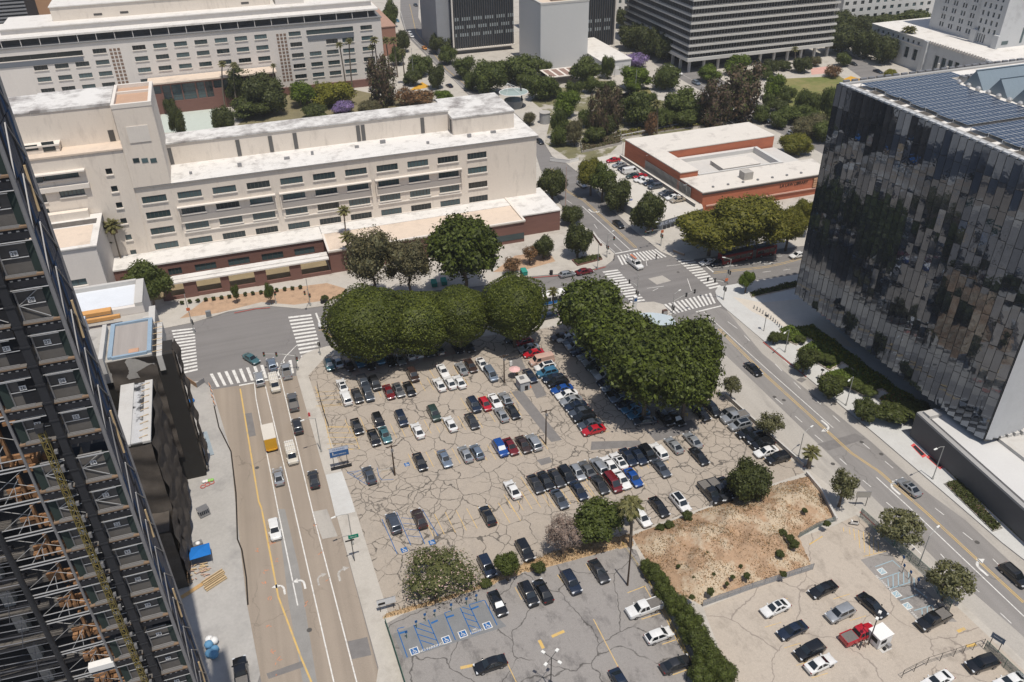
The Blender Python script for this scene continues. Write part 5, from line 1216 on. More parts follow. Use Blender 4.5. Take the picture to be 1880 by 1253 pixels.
# ------------------------------------------------------------------ vehicles
PAINTS = {'white': ((.74,.74,.73),0,.3), 'black': ((.010,.011,.013),0,.22), 'charcoal': ((.035,.037,.042),.3,.3), 'grey': ((.15,.155,.16),.4,.35), 'silver': ((.42,.44,.46),.5,.32),
 'navy': ((.016,.026,.05),.2,.25), 'slate': ((.075,.09,.115),.3,.3), 'blue': ((.012,.07,.29),.1,.25), 'steel': ((.20,.25,.32),.4,.3), 'teal': ((.07,.17,.19),.3,.3), 'azure': ((.06,.2,.33),.3,.3),
 'red': ((.42,.012,.022),0,.25), 'maroon': ((.15,.012,.016),.1,.25), 'brown': ((.05,.03,.026),.2,.28), 'pink': ((.55,.37,.30),0,.45), 'tan': ((.42,.36,.28),.2,.35), 'green': ((.03,.055,.045),.2,.3), 'orange': ((.6,.25,.05),0,.35), 'cream': ((.60,.56,.48),0,.5)}
_pm = {}
def pm(c):
    if c not in _pm: _pm[c] = paint(c, *PAINTS[c])
    return _pm[c]
car_glass = mat_glass('car_glass', (.012,.016,.02), .04, .7, .4)
shade_m = mat('windscreen_shade', (.66,.68,.68), var=.05, rough=.4)
lamp_m = mat('headlamp', (.62,.64,.66), var=.03, rough=.15, spec=.8); tail_m = mat('tail_lamp', (.22,.01,.012), var=.05, rough=.25)
trim_b = mat('black_trim', (.018,.018,.02), var=.05, rough=.6)
# L, W, H, belt, stations of the lower body (x fraction from the front, half-width factor, top), cabin x: wind base, roof front, roof rear, rear base
SPEC = {
 'sedan': (4.75,1.83,1.45,.93,[(0,.70,.60),(.02,.84,.68),(.07,.95,.78),(.28,1,.90),(.34,1,.93),(.78,1,.95),(.93,.96,.96),(.985,.86,.90),(1,.74,.72)],(.27,.43,.70,.88)),
 'coupe': (4.6,1.83,1.38,.90,[(0,.68,.56),(.02,.84,.64),(.08,.95,.74),(.30,1,.86),(.36,1,.90),(.78,1,.92),(.93,.96,.94),(.985,.86,.88),(1,.74,.70)],(.29,.46,.66,.92)),
 'hatch': (4.25,1.78,1.52,.95,[(0,.72,.62),(.025,.86,.72),(.08,.96,.82),(.24,1,.94),(.30,1,.97),(.86,1,1.0),(.96,.95,.98),(.99,.88,.92),(1,.8,.76)],(.22,.40,.84,.965)),
 'suv': (4.7,1.9,1.72,1.06,[(0,.76,.72),(.02,.88,.86),(.07,.96,.96),(.24,1,1.04),(.30,1,1.08),(.88,1,1.10),(.96,.96,1.08),(.99,.9,1.0),(1,.82,.82)],(.24,.38,.88,.965)),
 'minivan': (5.05,1.96,1.78,1.05,[(0,.72,.68),(.02,.86,.80),(.07,.96,.90),(.18,1,1.02),(.24,1,1.06),(.9,1,1.08),(.97,.96,1.06),(.99,.9,1.0),(1,.84,.84)],(.15,.34,.90,.975)),
 'pickup': (5.75,2.0,1.88,1.12,[(0,.8,.76),(.015,.9,.94),(.06,.97,1.04),(.22,1,1.12),(.28,1,1.12),(.62,1,1.12),(.95,.99,1.1),(.99,.94,1.06),(1,.9,.9)],(.235,.33,.57,.605)),
 'van': (5.5,2.02,2.08,1.15,[(0,.8,.76),(.015,.9,.96),(.05,.97,1.05),(.17,1,1.16),(.22,1,1.18),(.9,1,1.18),(.98,.98,1.16),(.99,.94,1.1),(1,.9,.9)],(.16,.25,.97,.99)),
}
_cm = {}
def lower(mb, sp, m=0):
    L, W, H, belt, st, cab = sp; hw = W/2; zb = .24; rings = []
    for fx, wf, zt in st:
        x = L/2-fx*L; w = hw*wf; h = zt-zb
        half = [(0,zb),(w*.82,zb),(w*.965,zb+.1*h+.04),(w,zb+.45*h),(w*.985,zb+.78*h),(w*.93,zt-.035),(w*.62,zt+.012),(0,zt+.02)]
        ring = half+[(-y,z) for y, z in half[-2:0:-1]]; rings.append([(x,y,z) for y, z in ring])
    n = len(rings[0]); o = len(mb.v)
    for r in rings: mb.v += r
    for i in range(len(rings)-1):
        for j in range(n): mb.f.append((o+i*n+j, o+i*n+(j+1) % n, o+(i+1)*n+(j+1) % n, o+(i+1)*n+j)); mb.m.append(m)
    mb.f.append(tuple(o+j for j in range(n-1,-1,-1))); mb.m.append(m); mb.f.append(tuple(o+(len(rings)-1)*n+j for j in range(n))); mb.m.append(m)
def cabin_pts(sp):
    L, W, H, belt, st, cab = sp; X = lambda f: L/2-f*L; hw = W/2
    b = {'wf': X(cab[0]), 'rf': X(cab[1]), 'rr': X(cab[2]), 'wr': X(cab[3])}
    wb, wr = hw*.90, hw*.70 if H < 1.6 else hw*.77
    if H > 2: wr = hw*.86
    return b, wb, wr
def make_parts(kind):
    sp = SPEC[kind]; L, W, H, belt, st, cab = sp; b, wb, wr = cabin_pts(sp); bz = belt-.03
    out = {}
    body = M(); lower(body, sp)
    # cabin shell: belt outline -> shoulder of roof -> crown
    lo = [(b['wf'],wb*.86),(b['rf']-.1,wb),(b['rr'],wb),(b['wr'],wb*.88)]; hi = [(b['rf'],wr*.9),(b['rf']-.25,wr),(b['rr']+.2,wr),(b['rr'],wr*.9)]
    cr = [(x-.12 if i < 2 else x+.12, y*.78) for i, (x, y) in enumerate(hi)]
    rings = []
    for pl, z in ((lo,bz),(hi,H-.06),(cr,H)): rings.append([(x,y,z) for x, y in pl]+[(x,-y,z) for x, y in pl[::-1]])
    o = len(body.v)
    for r in rings: body.v += r
    for i in range(2):
        for j in range(8): body.f.append((o+i*8+j, o+(i+1)*8+j, o+(i+1)*8+(j+1) % 8, o+i*8+(j+1) % 8)); body.m.append(0)
    body.f.append(tuple(o+16+j for j in range(8))[::-1]); body.m.append(0)
    if kind == 'pickup':            # open bed: dark well recessed between the sides
        x0, x1 = b['wr']-.08, -L/2+.12; body.box(x1, -W/2*.8, 1.125, x0, W/2*.8, 1.142, 2)
        for s in (-1,1): body.box(x1-.04, s*W/2*.9-.07, 1.1, x0, s*W/2*.9+.07, 1.2)
        body.box(x1-.08, -W/2*.88, 1.1, x1+.02, W/2*.88, 1.2)
    body.box(L/2-.06, -W*.36, .34, L/2+.015, W*.36, .52, 1); body.box(-L/2-.015, -W*.36, .32, -L/2+.06, W*.36, .46, 1)
    for s in (-1, 1): body.box(b['wf']-.32, s*(W/2+.02)-.09, belt+.02, b['wf']-.14, s*(W/2+.02)+.09, belt+.16)
    out['body'] = body
    def inset(q, k, push):
        q = [Vector(p) for p in q]; c = sum(q, Vector())/len(q); n = (q[1]-q[0]).cross(q[2]-q[0]).normalized()
        if n.dot(c-Vector((0,0,H*.4))) < 0: n = -n
        return [c+(p-c)*k+n*push for p in q]
    g = M(); zt = H-.07
    g.add(inset([(b['wf'],-wb*.86,bz+.03),(b['wf'],wb*.86,bz+.03),(b['rf'],wr*.9,zt),(b['rf'],-wr*.9,zt)], .93, .018), [(0,1,2,3)]); out['windscreen'] = g
    g = M(); g.add(inset([(b['wr'],wb*.88,bz+.06),(b['wr'],-wb*.88,bz+.06),(b['rr'],-wr*.9,zt),(b['rr'],wr*.9,zt)], .90 if kind != 'van' else .7, .018), [(0,1,2,3)]); out['rear_window'] = g
    xm = (b['rf']+b['rr'])/2
    for s, nm in ((1,'side_window'),(-1,'side_window')):
        g = M(); lowx = lambda x: (x, s*wb, bz+.05); hx = lambda x: (x, s*wr, zt-.01)
        if kind in ('van',): segs = [((b['wf']-.25, b['rf']-.95), (b['rf']-.15, b['rf']-.95))]
        elif kind == 'pickup': segs = [((b['wf']-.22, xm+.05),(b['rf']-.22, xm+.05)),((xm-.05, b['wr']+.12),(xm-.05, b['rr']+.16))]
        elif kind == 'coupe': segs = [((b['wf']-.25, b['wr']+.7),(b['rf']-.22, b['rr']+.15))]
        else: segs = [((b['wf']-.25, xm+.05),(b['rf']-.22, xm+.05)),((xm-.05, b['wr']+(.42 if kind == 'sedan' else .25)),(xm-.05, b['rr']+.2))]
        for (l0,l1),(h0,h1) in segs: g.add(inset([lowx(l0), lowx(l1), hx(h1), hx(h0)], .94, .016), [(0,1,2,3)])
        out[nm+('' if s > 0 else '2')] = g
    return out
def wheel_mesh(part):
    mb = M(); r, w, n = .335, .2, 16; an = [2*math.pi*i/n for i in range(n)]
    for y0, rr in ((-w/2,r*.94),(-w/2+.04,r),(w/2-.04,r),(w/2,r*.94)): mb.v += [(rr*math.cos(a),y0,rr*math.sin(a)) for a in an]
    for k in range(3):
        for i in range(n): mb.f.append((k*n+i,(k+1)*n+i,(k+1)*n+(i+1) % n,k*n+(i+1) % n)); mb.m.append(0)
    if part: mb = M()
    for y in (-w/2-.004, w/2+.004) if part else ():
        mb.add([(r*.62*math.cos(a),y,r*.62*math.sin(a)) for a in an],[tuple(range(n))],0)
    for y in (-w/2, w/2) if not part else (): mb.add([(r*.94*math.cos(a),y,r*.94*math.sin(a)) for a in an],[tuple(range(n))],0)
    return mb.mesh('rim' if part else 'wheel', [rim if part else rubber])
WHEEL = wheel_mesh(0); RIM = wheel_mesh(1)
def wheel(t, loc, k=None):
    o = put('wheel', WHEEL, t, loc); put('rim', RIM, o)
    if k: o.scale = k
    return o
def autosmooth(me, smooth_faces=True):
    me.polygons.foreach_set('use_smooth', [True]*len(me.polygons))
    try: me.set_sharp_from_angle(angle=R_(38))
    except Exception: pass
    return me
_shared = {}
def car_meshes(kind):
    if kind in _shared: return _shared[kind]
    d = {}
    for nm, mb in make_parts(kind).items():
        if nm == 'body': d[nm] = autosmooth(mb.mesh('body', [pm('white'), trim_b, mat('bed_liner', (.16,.15,.14), var=.3, scale=4, obj=True)]))
        else: d[nm] = mb.mesh(nm.rstrip('2'), car_glass)
    L, W, H, belt, st, cab = SPEC[kind]
    h = M(); zz = st[2][2]-.12
    h.obox((0,0,0),(.13,0,0),(0,.19,0),(0,0,.075)); d['headlight'] = h.mesh('headlight', lamp_m)
    h = M(); h.obox((0,0,0),(.07,0,0),(0,.17,0),(0,0,.1)); d['taillight'] = h.mesh('taillight', tail_m)
    _shared[kind] = d; return d
_body = {}
def body_mesh(kind, col):
    if (kind,col) not in _body:
        me = car_meshes(kind)['body'].copy(); me.materials[0] = pm(col); _body[kind,col] = me
    return _body[kind,col]
NOUN = {'sedan':'sedan','coupe':'two-door car','hatch':'hatchback','suv':'SUV','minivan':'minivan','pickup':'pickup truck','van':'van'}
CATS = {'sedan':'car','coupe':'car','hatch':'car','suv':'car','minivan':'car','pickup':'pickup truck','van':'van'}
NAMES = {'sedan':'parked_car','coupe':'parked_car','hatch':'parked_car','suv':'parked_suv','minivan':'minivan','pickup':'pickup_truck','van':'van'}
CWORD = {'navy':'dark navy','slate':'slate blue grey','steel':'light blue grey','azure':'mid blue','charcoal':'charcoal','teal':'teal green','maroon':'dark red','brown':'very dark brown','pink':'faded pink','green':'dark green','cream':'cream'}
ZLOT = LZ
ALL_LABELS = set()
def car(u, v, kind, col, az, where, group=None, z=ZLOT, full=True, sunshade=False, name=None, s=1.0, label=None, roof=None):
    p = P(u, v, z+.75); L, W, H, belt, st, cab = SPEC[kind]
    lab = label or f"{CWORD.get(col, col)} {NOUN[kind]} {where}"
    t = thing(name or NAMES[kind], lab, CATS[kind], (p.x, p.y, z), AZ(az), group)
    s *= 1.05; t.scale = (s, s, s)
    if lab in ALL_LABELS: print('DUPLABEL', lab)
    ALL_LABELS.add(lab)
    d = car_meshes(kind); put('body', body_mesh(kind, col), t)
    for nm in ('windscreen','rear_window','side_window','side_window2'):
        me = d[nm]
        if sunshade and nm == 'windscreen':
            if 'shade' not in d: d['shade'] = me.copy(); d['shade'].materials[0] = shade_m
            me = d['shade']
        put(nm.rstrip('2'), me, t)
    if full:
        wx = (.30*L, -.29*L) if kind not in ('pickup','van') else (.32*L, -.28*L)
        for x in wx:
            for sy in (-1, 1): wheel(t, (x, sy*(W/2-.085), .335))
        for sy in (-1, 1):
            put('headlight', d['headlight'], t, (L/2-.16, sy*(W/2*.74), st[2][2]-.14), -sy*.25)
            put('taillight', d['taillight'], t, (-L/2+.08, sy*(W/2*.72), st[-2][2]-.14), sy*.15)
    if roof:
        b, wb, wr = cabin_pts(SPEC[kind]); m = M(); m.box(b['rr']+.22, -wr*.74, H+.003, b['rf']-.28, wr*.74, H+.012); m.build('sunroof', car_glass, t, local=True)
    return t
def row(o, entries, az, rowname, group, z=ZLOT):
    for e in entries:
        x, y, kind, col, where = e[:5]; k = dict(e[5]) if len(e) > 5 else {}
        a = k.pop('az', az)
        if k.pop('flip', False): a += 180
        car(o[0]+x/3.917, o[1]+y/3.917, kind, col, a, where+(' '+rowname if rowname else ''), group, z, **k)
o2, o3, o4, o5, o6, o7 = (470,620), (930,620), (470,933), (930,933), (1400,933), (1400,620)
F = dict(flip=True)
row(o2, [(525,192,'hatch','teal','with windscreen shade, at the left end of',dict(sunshade=True)),(590,172,'sedan','silver','second from the left in',F),(668,192,'sedan','brown','half shaded third one in'),(742,166,'sedan','azure','with sunlit bonnet, in the middle of'),(815,182,'sedan','charcoal','shaded between two blue cars of'),(886,146,'suv','azure','with shaded roof, right of the blue sedan in'),(965,158,'sedan','black','shaded right of the blue SUV in'),(1035,150,'sedan','silver','left of two white cars in'),(1103,114,'suv','white','left one of two side by side in',F),(1162,100,'sedan','white','right one of two side by side in',F),(1238,92,'sedan','slate','shaded right of two white cars in'),(1316,80,'sedan','silver','near the right end of',F),(1448,66,'sedan','navy','second from the right end of'),(1530,60,'sedan','charcoal','at the right end of')], 176, 'the clipped-tree row', 'cars under the clipped trees')
row(o2, [(620,342,'sedan','white','upper of two at the left',dict(flip=True,roof=True)),(648,432,'suv','white','lower of two at the left',F),(728,415,'sedan','charcoal','lower row, just right of the lower white one'),(775,328,'pickup','slate','behind the blue grey SUV'),(806,405,'suv','slate','lower row, in front of the pickup'),(855,327,'suv','charcoal','upper row, right of the pickup'),(955,388,'sedan','maroon','the only dark red one'),(1025,374,'sedan','grey','with dark roof, right of the dark red one',dict(roof=True)),(1103,365,'sedan','black','right end of the lower line'),(1128,266,'suv','brown','alone behind the others'),(1345,238,'sedan','white','upper one of the four white cars'),(1320,335,'sedan','white','lower left one of the four white cars',F),(1395,320,'sedan','white','lower middle one of the four white cars',F),(1463,315,'sedan','white','lower right one of the four white cars',F),(1478,220,'sedan','silver','right of the upper white car',F),(1545,200,'sedan','brown','beside the white open-top car'),(1628,188,'coupe','white','with black soft top'),(1688,260,'minivan','steel','facing the utility pole at the right')], 176, 'in the top block', 'cars in the top block of the cracked lot')
row(o2, [(1567,482,'suv','navy','left of the bright red hatchback'),(1648,474,'hatch','red','the bright red one'),(1720,454,'sedan','white','right of the bright red hatchback'),(1795,438,'sedan','silver','upper right, beside the white sedan',F),(1765,550,'sedan','silver','lower right, in front of the white sedan',F),(1845,527,'sedan','black','at the right end by the asphalt strip'),(725,636,'sedan','black','at the left end beside the hatched corner'),(880,598,'suv','black','upper of two black ones beside the teal sedan'),(1045,580,'suv','navy','alone right of the teal sedan'),(848,716,'sedan','black','lower of two black ones beside the teal sedan'),(928,697,'sedan','teal','the only one',dict(sunshade=False)),(1163,666,'sedan','white','left one of two with empty bays between',F),(1280,543,'suv','green','alone left of the right white sedan'),(1398,618,'sedan','white','right one of two with empty bays between',F),(1553,598,'sedan','charcoal','in front of the navy SUV')], 176, 'in the second block', 'cars in the second block of the cracked lot')
row(o2, [(1180,890,'sedan','black','at the left end, right of the painted wheelchair square'),(1358,868,'sedan','steel','second from the left'),(1508,834,'sedan','silver','third from the left',F),(1590,818,'hatch','steel','fourth from the left',F),(1757,792,'suv','blue','with silver windscreen shade',dict(sunshade=True)),(1832,780,'sedan','maroon','right of the blue SUV'),(815,985,'sedan','slate','in the blue hatched bay',F)], 176, 'in the third row', 'cars in the third row of the cracked lot')
row(o3, [(122,766,'sedan','brown','second from the utility pole'),(197,752,'suv','silver','nearest the utility pole',F)], 176, 'in the third row', 'cars in the third row of the cracked lot')
row(o3, [(58,6,'sedan','charcoal','at the far end of'),(125,26,'hatch','red','far one of two red cars in'),(160,72,'sedan','silver','between two red cars in'),(193,110,'sedan','red','near one of two red cars in'),(252,165,'van','pink','with large side windows, the only one in'),(278,210,'suv','white','with black sunroof, next to the pink van in',dict(roof=True)),(292,250,'suv','azure','right below the white SUV in'),(335,288,'sedan','navy','just above the black SUV in'),(368,322,'suv','black','just above the bright blue car in'),(398,368,'sedan','blue','the bright blue one in'),(432,407,'sedan','white','just below the bright blue one in'),(464,448,'sedan','silver','just below the white sedan in'),(495,488,'sedan','navy','fifth from the near end of'),(530,530,'sedan','slate','fourth from the near end of'),(556,570,'suv','black','third from the near end of'),(597,618,'sedan','slate','next to the last red car in'),(626,662,'sedan','red','at the near end of')], -92, 'the tight centre column', 'cars in the tight column')
row(o3, [(170,272,'sedan','navy','parked beside the attendant booth')], 176, '', None)
row(o3, [(390,-10,'sedan','brown','at the far end of'),(430,2,'sedan','white','first light one from the far end of'),(478,28,'sedan','grey','third from the far end of'),(500,60,'suv','silver','fourth from the far end of'),(536,100,'sedan','navy','fifth from the far end of'),(582,130,'sedan','silver','sixth from the far end of'),(618,166,'sedan','silver','seventh from the far end of'),(645,203,'sedan','green','the dark green one in'),(683,236,'sedan','silver','just below the dark green one in'),(712,270,'sedan','white','the last white one in'),(728,312,'sedan','navy','just below the last white one in'),(760,355,'sedan','steel','eighth from the near end of'),(795,398,'sedan','black','seventh from the near end of'),(822,432,'sedan','steel','sixth from the near end of'),(868,478,'sedan','navy','fifth from the near end of'),(905,508,'sedan','azure','fourth from the near end of'),(950,548,'sedan','azure','third from the near end of'),(997,597,'sedan','slate','sticking out at the near end of',dict(az=-80))], -92, 'the ficus shaded column', 'cars beside the big ficus hedge')
row(o3, [(1140,580,'suv','black','left of the shaded windscreen car under the ficus hedge'),(1220,578,'sedan','black','with white windscreen shade under the ficus hedge',dict(sunshade=True)),(1402,540,'sedan','black','right of the yellow rail under the ficus hedge'),(1480,513,'suv','black','at the right end under the ficus hedge'),(1205,772,'sedan','silver','left one of two alone near the dark patch',F),(1340,736,'sedan','silver','right one of two alone near the dark patch',F),(1385,850,'sedan','black','alone right of the long double row')], 176, '', 'cars under the ficus hedge end')
row(o3, [(1592,540,'hatch','grey','at the top of'),(1642,572,'pickup','silver','with covered bed, second in'),(1680,628,'suv','silver','third in',dict(roof=True)),(1738,680,'sedan','black','fourth in'),(1795,718,'suv','black','fifth in'),(1842,764,'suv','black','sixth in'),(1868,818,'sedan','white','the only white one in')], -92, 'the boundary wall column', 'cars along the boundary wall')
row(o7, [(110,866,'suv','black','at the bottom of the column along the boundary wall')], -92, '', 'cars along the boundary wall')
row(o3, [(210,1050,'sedan','charcoal','at the left end of'),(282,1026,'sedan','black','second from the left in'),(360,1008,'sedan','charcoal','third from the left in'),(432,985,'suv','black','fourth from the left in'),(510,966,'hatch','silver','fifth from the left in'),(580,943,'sedan','grey','sixth from the left in',F),(667,925,'suv','silver','large seventh from the left in',F),(740,910,'sedan','white','eighth from the left in',F),(808,884,'sedan','white','ninth from the left in',dict(flip=True,roof=True)),(875,856,'sedan','navy','tenth from the left in'),(948,848,'sedan','navy','eleventh from the left in'),(1015,830,'suv','black','second from the right in'),(1095,818,'suv','white','at the right end of',F)], 176, 'the long row', 'cars in the long row')
row(o3, [(672,1054,'sedan','charcoal','left of the dark red minivan'),(763,1038,'minivan','maroon','large one in the short row'),(830,1020,'sedan','white','between the dark red minivan and the blue car'),(913,1003,'sedan','blue','at the right end of the short row'),(1113,936,'sedan','slate','alone at the right end'),(520,1096,'sedan','navy','partly behind the green tree'),(382,1158,'sedan','slate','alone left of the green tree')], 176, 'below the long row', 'cars below the long row')
row(o2, [(1845,1090,'sedan','white','alone left of the long row in the cracked lot',F)], 176, '', None)
row(o3, [(1250,1186,'suv','white','nearest the dirt bank edge',dict(roof=True)),(1098,1214,'sedan','black','left of the white SUV by the dirt bank'),(1465,1115,'pickup','black','left one of two dark cars behind the corner rail'),(1532,1096,'pickup','charcoal','right one of two dark cars behind the corner rail'),(1588,1068,'sedan','black','mostly hidden by the round dark tree')], 176, '', 'cars along the dirt bank')
row(o5, [(975,66,'hatch','white','beside the tall palm trunk at the verge')], 176, '', None)
row(o4, [(990,106,'suv','slate','in the left blue accessible bay of the cracked lot',F),(1175,72,'sedan','brown','in the right blue accessible bay of the cracked lot',F),(1667,50,'sedan','black','alone in the middle of the empty bays',F),(1660,416,'suv','navy','partly under the small green tree at the verge')], 176, '', 'cars in the near part of the cracked lot')
row(o5, [(132,302,'suv','black','nosed under the bare grey tree at the verge')], 176, '', None)
row(o4, [(1738,682,'sedan','black','with a heart-like white windscreen shade beside the blue accessible bays',dict(sunshade=True))], 176, '', None)
row(o4, [(1686,1120,'sedan','black','parked crosswise in the lower dark lot')], -92, '', None)
row(o5, [(158,615,'suv','black','left one of the pair under the verge'),(263,592,'sedan','black','right one of the pair under the verge',F),(464,530,'suv','navy','third from the left under the verge'),(665,450,'sedan','charcoal','at the right end under the verge')], 176, 'in the lower dark lot', 'cars in the lower dark lot')
row(o5, [(992,718,'pickup','white','with ladder in the bed, by the hedge'),(1096,912,'hatch','white','below the white pickup, by the hedge',F),(1220,1120,'sedan','charcoal','lowest one by the hedge',F)], -93, 'of the lower dark lot', 'cars by the hedge')
row(o5, [(826,1258,'sedan','navy','cut off by the bottom edge')], 176, 'in the lower dark lot', None)
row(o6, [(437,582,'sedan','black','topmost one'),(94,716,'sedan','white','with black glass roof',dict(roof=True)),(560,754,'suv','silver','with pale roof rails'),(215,876,'sedan','navy','left of the red pickup'),(340,1022,'suv','black','beside the lower white sedan'),(415,1117,'sedan','white','lowest of the left group',F),(1230,802,'pickup','black','in the blue accessible bay')], -96, 'in the pale concrete lot', 'cars in the pale concrete lot')
for k in ('silver',): pass
row(o6, [(790,696,'sedan','black','parked askew pointing at the red pickup in the pale concrete lot',dict(az=170)),(690,908,'pickup','red','with junk in its bed beside the white booth',dict(az=86)),(1580,1117,'suv','black','inside the iron fence at lower right',dict(az=-88)),(1260,1238,'sedan','white','cut off by the bottom edge, below the iron fence',dict(az=-95)),(1785,1244,'sedan','white','cut off at the bottom right corner',dict(az=-90))], 176, '', None)
# moving traffic
row((0,0), [(u*3.917,v*3.917,k,c,w,dict(d)) for u,v,k,c,w,d in [(461,658,'sedan','teal','crossing the junction above the lower crosswalk',dict(az=150)),(476,695,'minivan','silver','waiting on the lower left crosswalk',dict(az=-2)),(499,669,'suv','steel','turning off the lower crosswalk',dict(az=-4)),(526,681,'pickup','silver','on the crosswalk beside the pavement corner',dict(az=0)),(538,738,'pickup','grey','following the one on the crosswalk',dict(az=0)),(546,782,'suv','charcoal','behind the grey pickup in the right lane',dict(az=-1)),(511,874,'sedan','silver','below the box truck in the left lane',dict(az=-1)),(576,879,'sedan','charcoal','with red tail lamps in the kerb lane',dict(az=0)),(504,972,'suv','white','alone in the left turn lane',dict(az=178)),(601,594,'hatch','white','waiting beside the clipped trees at the junction',dict(az=-88)),(1135.5,411,'sedan','black','heading away above the main junction',dict(az=176)),(1041,503,'hatch','silver','at the red kerb across the junction',dict(az=88)),(1073,498,'sedan','maroon','behind the silver hatchback at the red kerb',dict(az=88)),(1383,677,'sedan','black','heading down the avenue beside the ficus hedge',dict(az=176)),(1669,894,'sedan','silver','with black roof on the avenue by the pavilion',dict(az=-4,roof=True)),(1862,1056,'suv','black','on the avenue at the right edge',dict(az=178)),(1349,474,'sedan','white','hidden half behind the red bus',dict(az=-92)),(1465,468,'sedan','white','beside the left corner of the glass cube',dict(az=-92)),(1319,482,'sedan','navy','right behind the police style car at the crosswalk',dict(az=-92)),(1068,338,'sedan','silver','parked in tree shade on the upper avenue',dict(az=176)),(991,259,'sedan','black','at the courthouse corner on the upper avenue',dict(az=176)),(753,62,'suv','white','front one far up the curving street',dict(az=176)),(755.5,66,'sedan','white','rear one far up the curving street',dict(az=176)),(763,9,'sedan','charcoal','farthest up the curving street',dict(az=176)),(825,157,'sedan','navy','on the curving street above the courthouse roof',dict(az=-10)),(729,38,'sedan','azure','parked at the far kerb of the curving street',dict(az=176)),(1235,127,'suv','white','upper one on the cross street below the banded tower',dict(az=176)),(1246,134,'sedan','white','lower one on the cross street below the banded tower',dict(az=176)),(1278,152,'suv','steel','on the cross street left of the brown trees',dict(az=176)),(1229,157,'sedan','navy','parked in the park edge left of the cross street',dict(az=176)),(1407,221,'suv','black','on the cross street beside the lawn',dict(az=176)),(1455,246,'suv','white','on the cross street above the round roadside tree',dict(az=176)),(1566,117,'sedan','charcoal','upper one on the street before the civic building',dict(az=176)),(1612,131,'sedan','navy','lower one on the street before the civic building',dict(az=176))]], 176, '', 'cars on the streets', .01)
car(779, 88, 'sedan', 'orange', 176, 'taxi on the curving street beside the dark tower', 'cars on the streets', .01, label='orange taxi on the curving street beside the dark fin tower', name='taxi')
car(1300, 481, 'sedan', 'white', -92, '', 'cars on the streets', .01, label='black and white police car waiting at the right crosswalk', name='police_car')
# library deck
row((930,0), [(768,1150,'sedan','red','at the far end of'),(812,1184,'sedan','silver','second from the far end of'),(850,1208,'sedan','black','third from the far end of'),(872,1226,'sedan','charcoal','hidden behind the white van on'),(912,48+1213.6,'sedan','green','right below the white van on'),(958,52+1213.6,'sedan','red','between the green and white cars on'),(968,75+1213.6,'sedan','white','far one of two white cars on'),(1002,86+1213.6,'sedan','white','near one of two white cars on'),(1038,100+1213.6,'sedan','navy','left of the boxy grey car on'),(1070,126+1213.6,'suv','slate','the boxy one on'),(1148,170+1213.6,'sedan','grey','first of the near four on'),(1172,186+1213.6,'sedan','black','second of the near four on'),(1197,204+1213.6,'sedan','white','third of the near four on'),(1232,222+1213.6,'sedan','tan','nearest on')], -93, 'the raised parking deck', 'cars on the raised parking deck', 3.0)
car(930+893/3.917, 1231/3.917, 'van', 'white', 87, 'with dark side windows on the raised parking deck', 'cars on the raised parking deck', 3.0)
# work vans and trucks
def work_van(u, v, az, where):
    t = car(u, v, 'van', 'cream', az, where, 'work vans on the left street', .01, name='work_van', label='cream work van with white ladder rack '+where)
    m = M()
    for y in (-.7,-.35,0,.35,.7): m.tube((-2.3,y,2.28),(1.3,y,2.28),.05,5)
    for x in (-2.0,-.8,.6): m.beam((x,-.85,2.22),(x,.85,2.22),.07); m.beam((x,-.85,2.06),(x,-.85,2.22),.06); m.beam((x,.85,2.06),(x,.85,2.22),.06)
    m.build('ladder_rack', white_paint, t, local=True)
work_van(504, 705, 178, 'behind the left crosswalk'); work_van(535, 834, 178, 'in the middle lane right of the box truck')
def ladder_truck():
    t = car(1166, 484, 'pickup', 'white', 174, '', None, .01, name='work_truck', label='white work truck with rack of ladders crossing the main junction')
    m = M(); m.box(-2.8,-.95,.9,-.3,.95,1.6); m.build('utility_body', white_paint, t, local=True)
    m = M()
    for y in (-.8,-.4,.4,.8): m.tube((-2.7,y,2.15),(1.0,y,2.1),.05,5)
    for x in (-2.6,-1.4,-.2,.8): m.beam((x,-.85,1.6 if x < 0 else 1.9),(x,-.85,2.1),.06); m.beam((x,.85,1.6 if x < 0 else 1.9),(x,.85,2.1),.06); m.beam((x,-.85,2.08),(x,.85,2.08),.06)
    m.box(-2.4,-.3,2.16,.2,.3,2.3,1); m.build('ladder_rack', [steel_pale, mat('orange_ladder', (.5,.2,.12))], t, local=True)
ladder_truck()
def box_truck():
    p = P(494, 800, 1.6); t = thing('box_truck', 'box truck with white box and yellow roll-down tail in the left street', 'truck', (p.x,p.y,.01), AZ(-2))
    m = M(); m.box(-3.4,-1.2,.9,1.6,1.2,3.4); m.build('cargo_box', mat('dull_white_box', (.62,.58,.52), var=.08), t, local=True)
    m = M(); m.box(-3.46,-1.15,.85,-3.41,1.15,3.3); m.box(-3.6,-1.1,.5,-3.4,1.1,.8); m.build('tail_gate', mat('truck_yellow', (.66,.36,.03), var=.08), t, local=True)
    m = M(); m.prism([(1.7,-1.05),(3.5,-.95),(3.5,.95),(1.7,1.05)],.5,1.5); m.prism([(1.7,-1.0),(2.9,-.9),(2.9,.9),(1.7,1.0)],1.5,2.35); m.build('cab', white_paint, t, local=True)
    m = M(); m.quad((2.93,-.85,1.55),(2.93,.85,1.55),(2.91,.85,2.25),(2.91,-.85,2.25)); m.build('windscreen', car_glass, t, local=True)
    m = M(); m.box(-3.4,-.9,.45,3.2,.9,.9); m.build('chassis', trim_b, t, local=True)
    for x in (-2.3,2.5):
        for y in (-1,1): wheel(t, (x,y,.45), (1.3,1.3,1.3))
    for y in (-.95,.95): m = M(); m.box(-3.62,y-.15,.55,-3.58,y+.15,.75); m.build('taillight', tail_m, t, local=True)
box_truck()
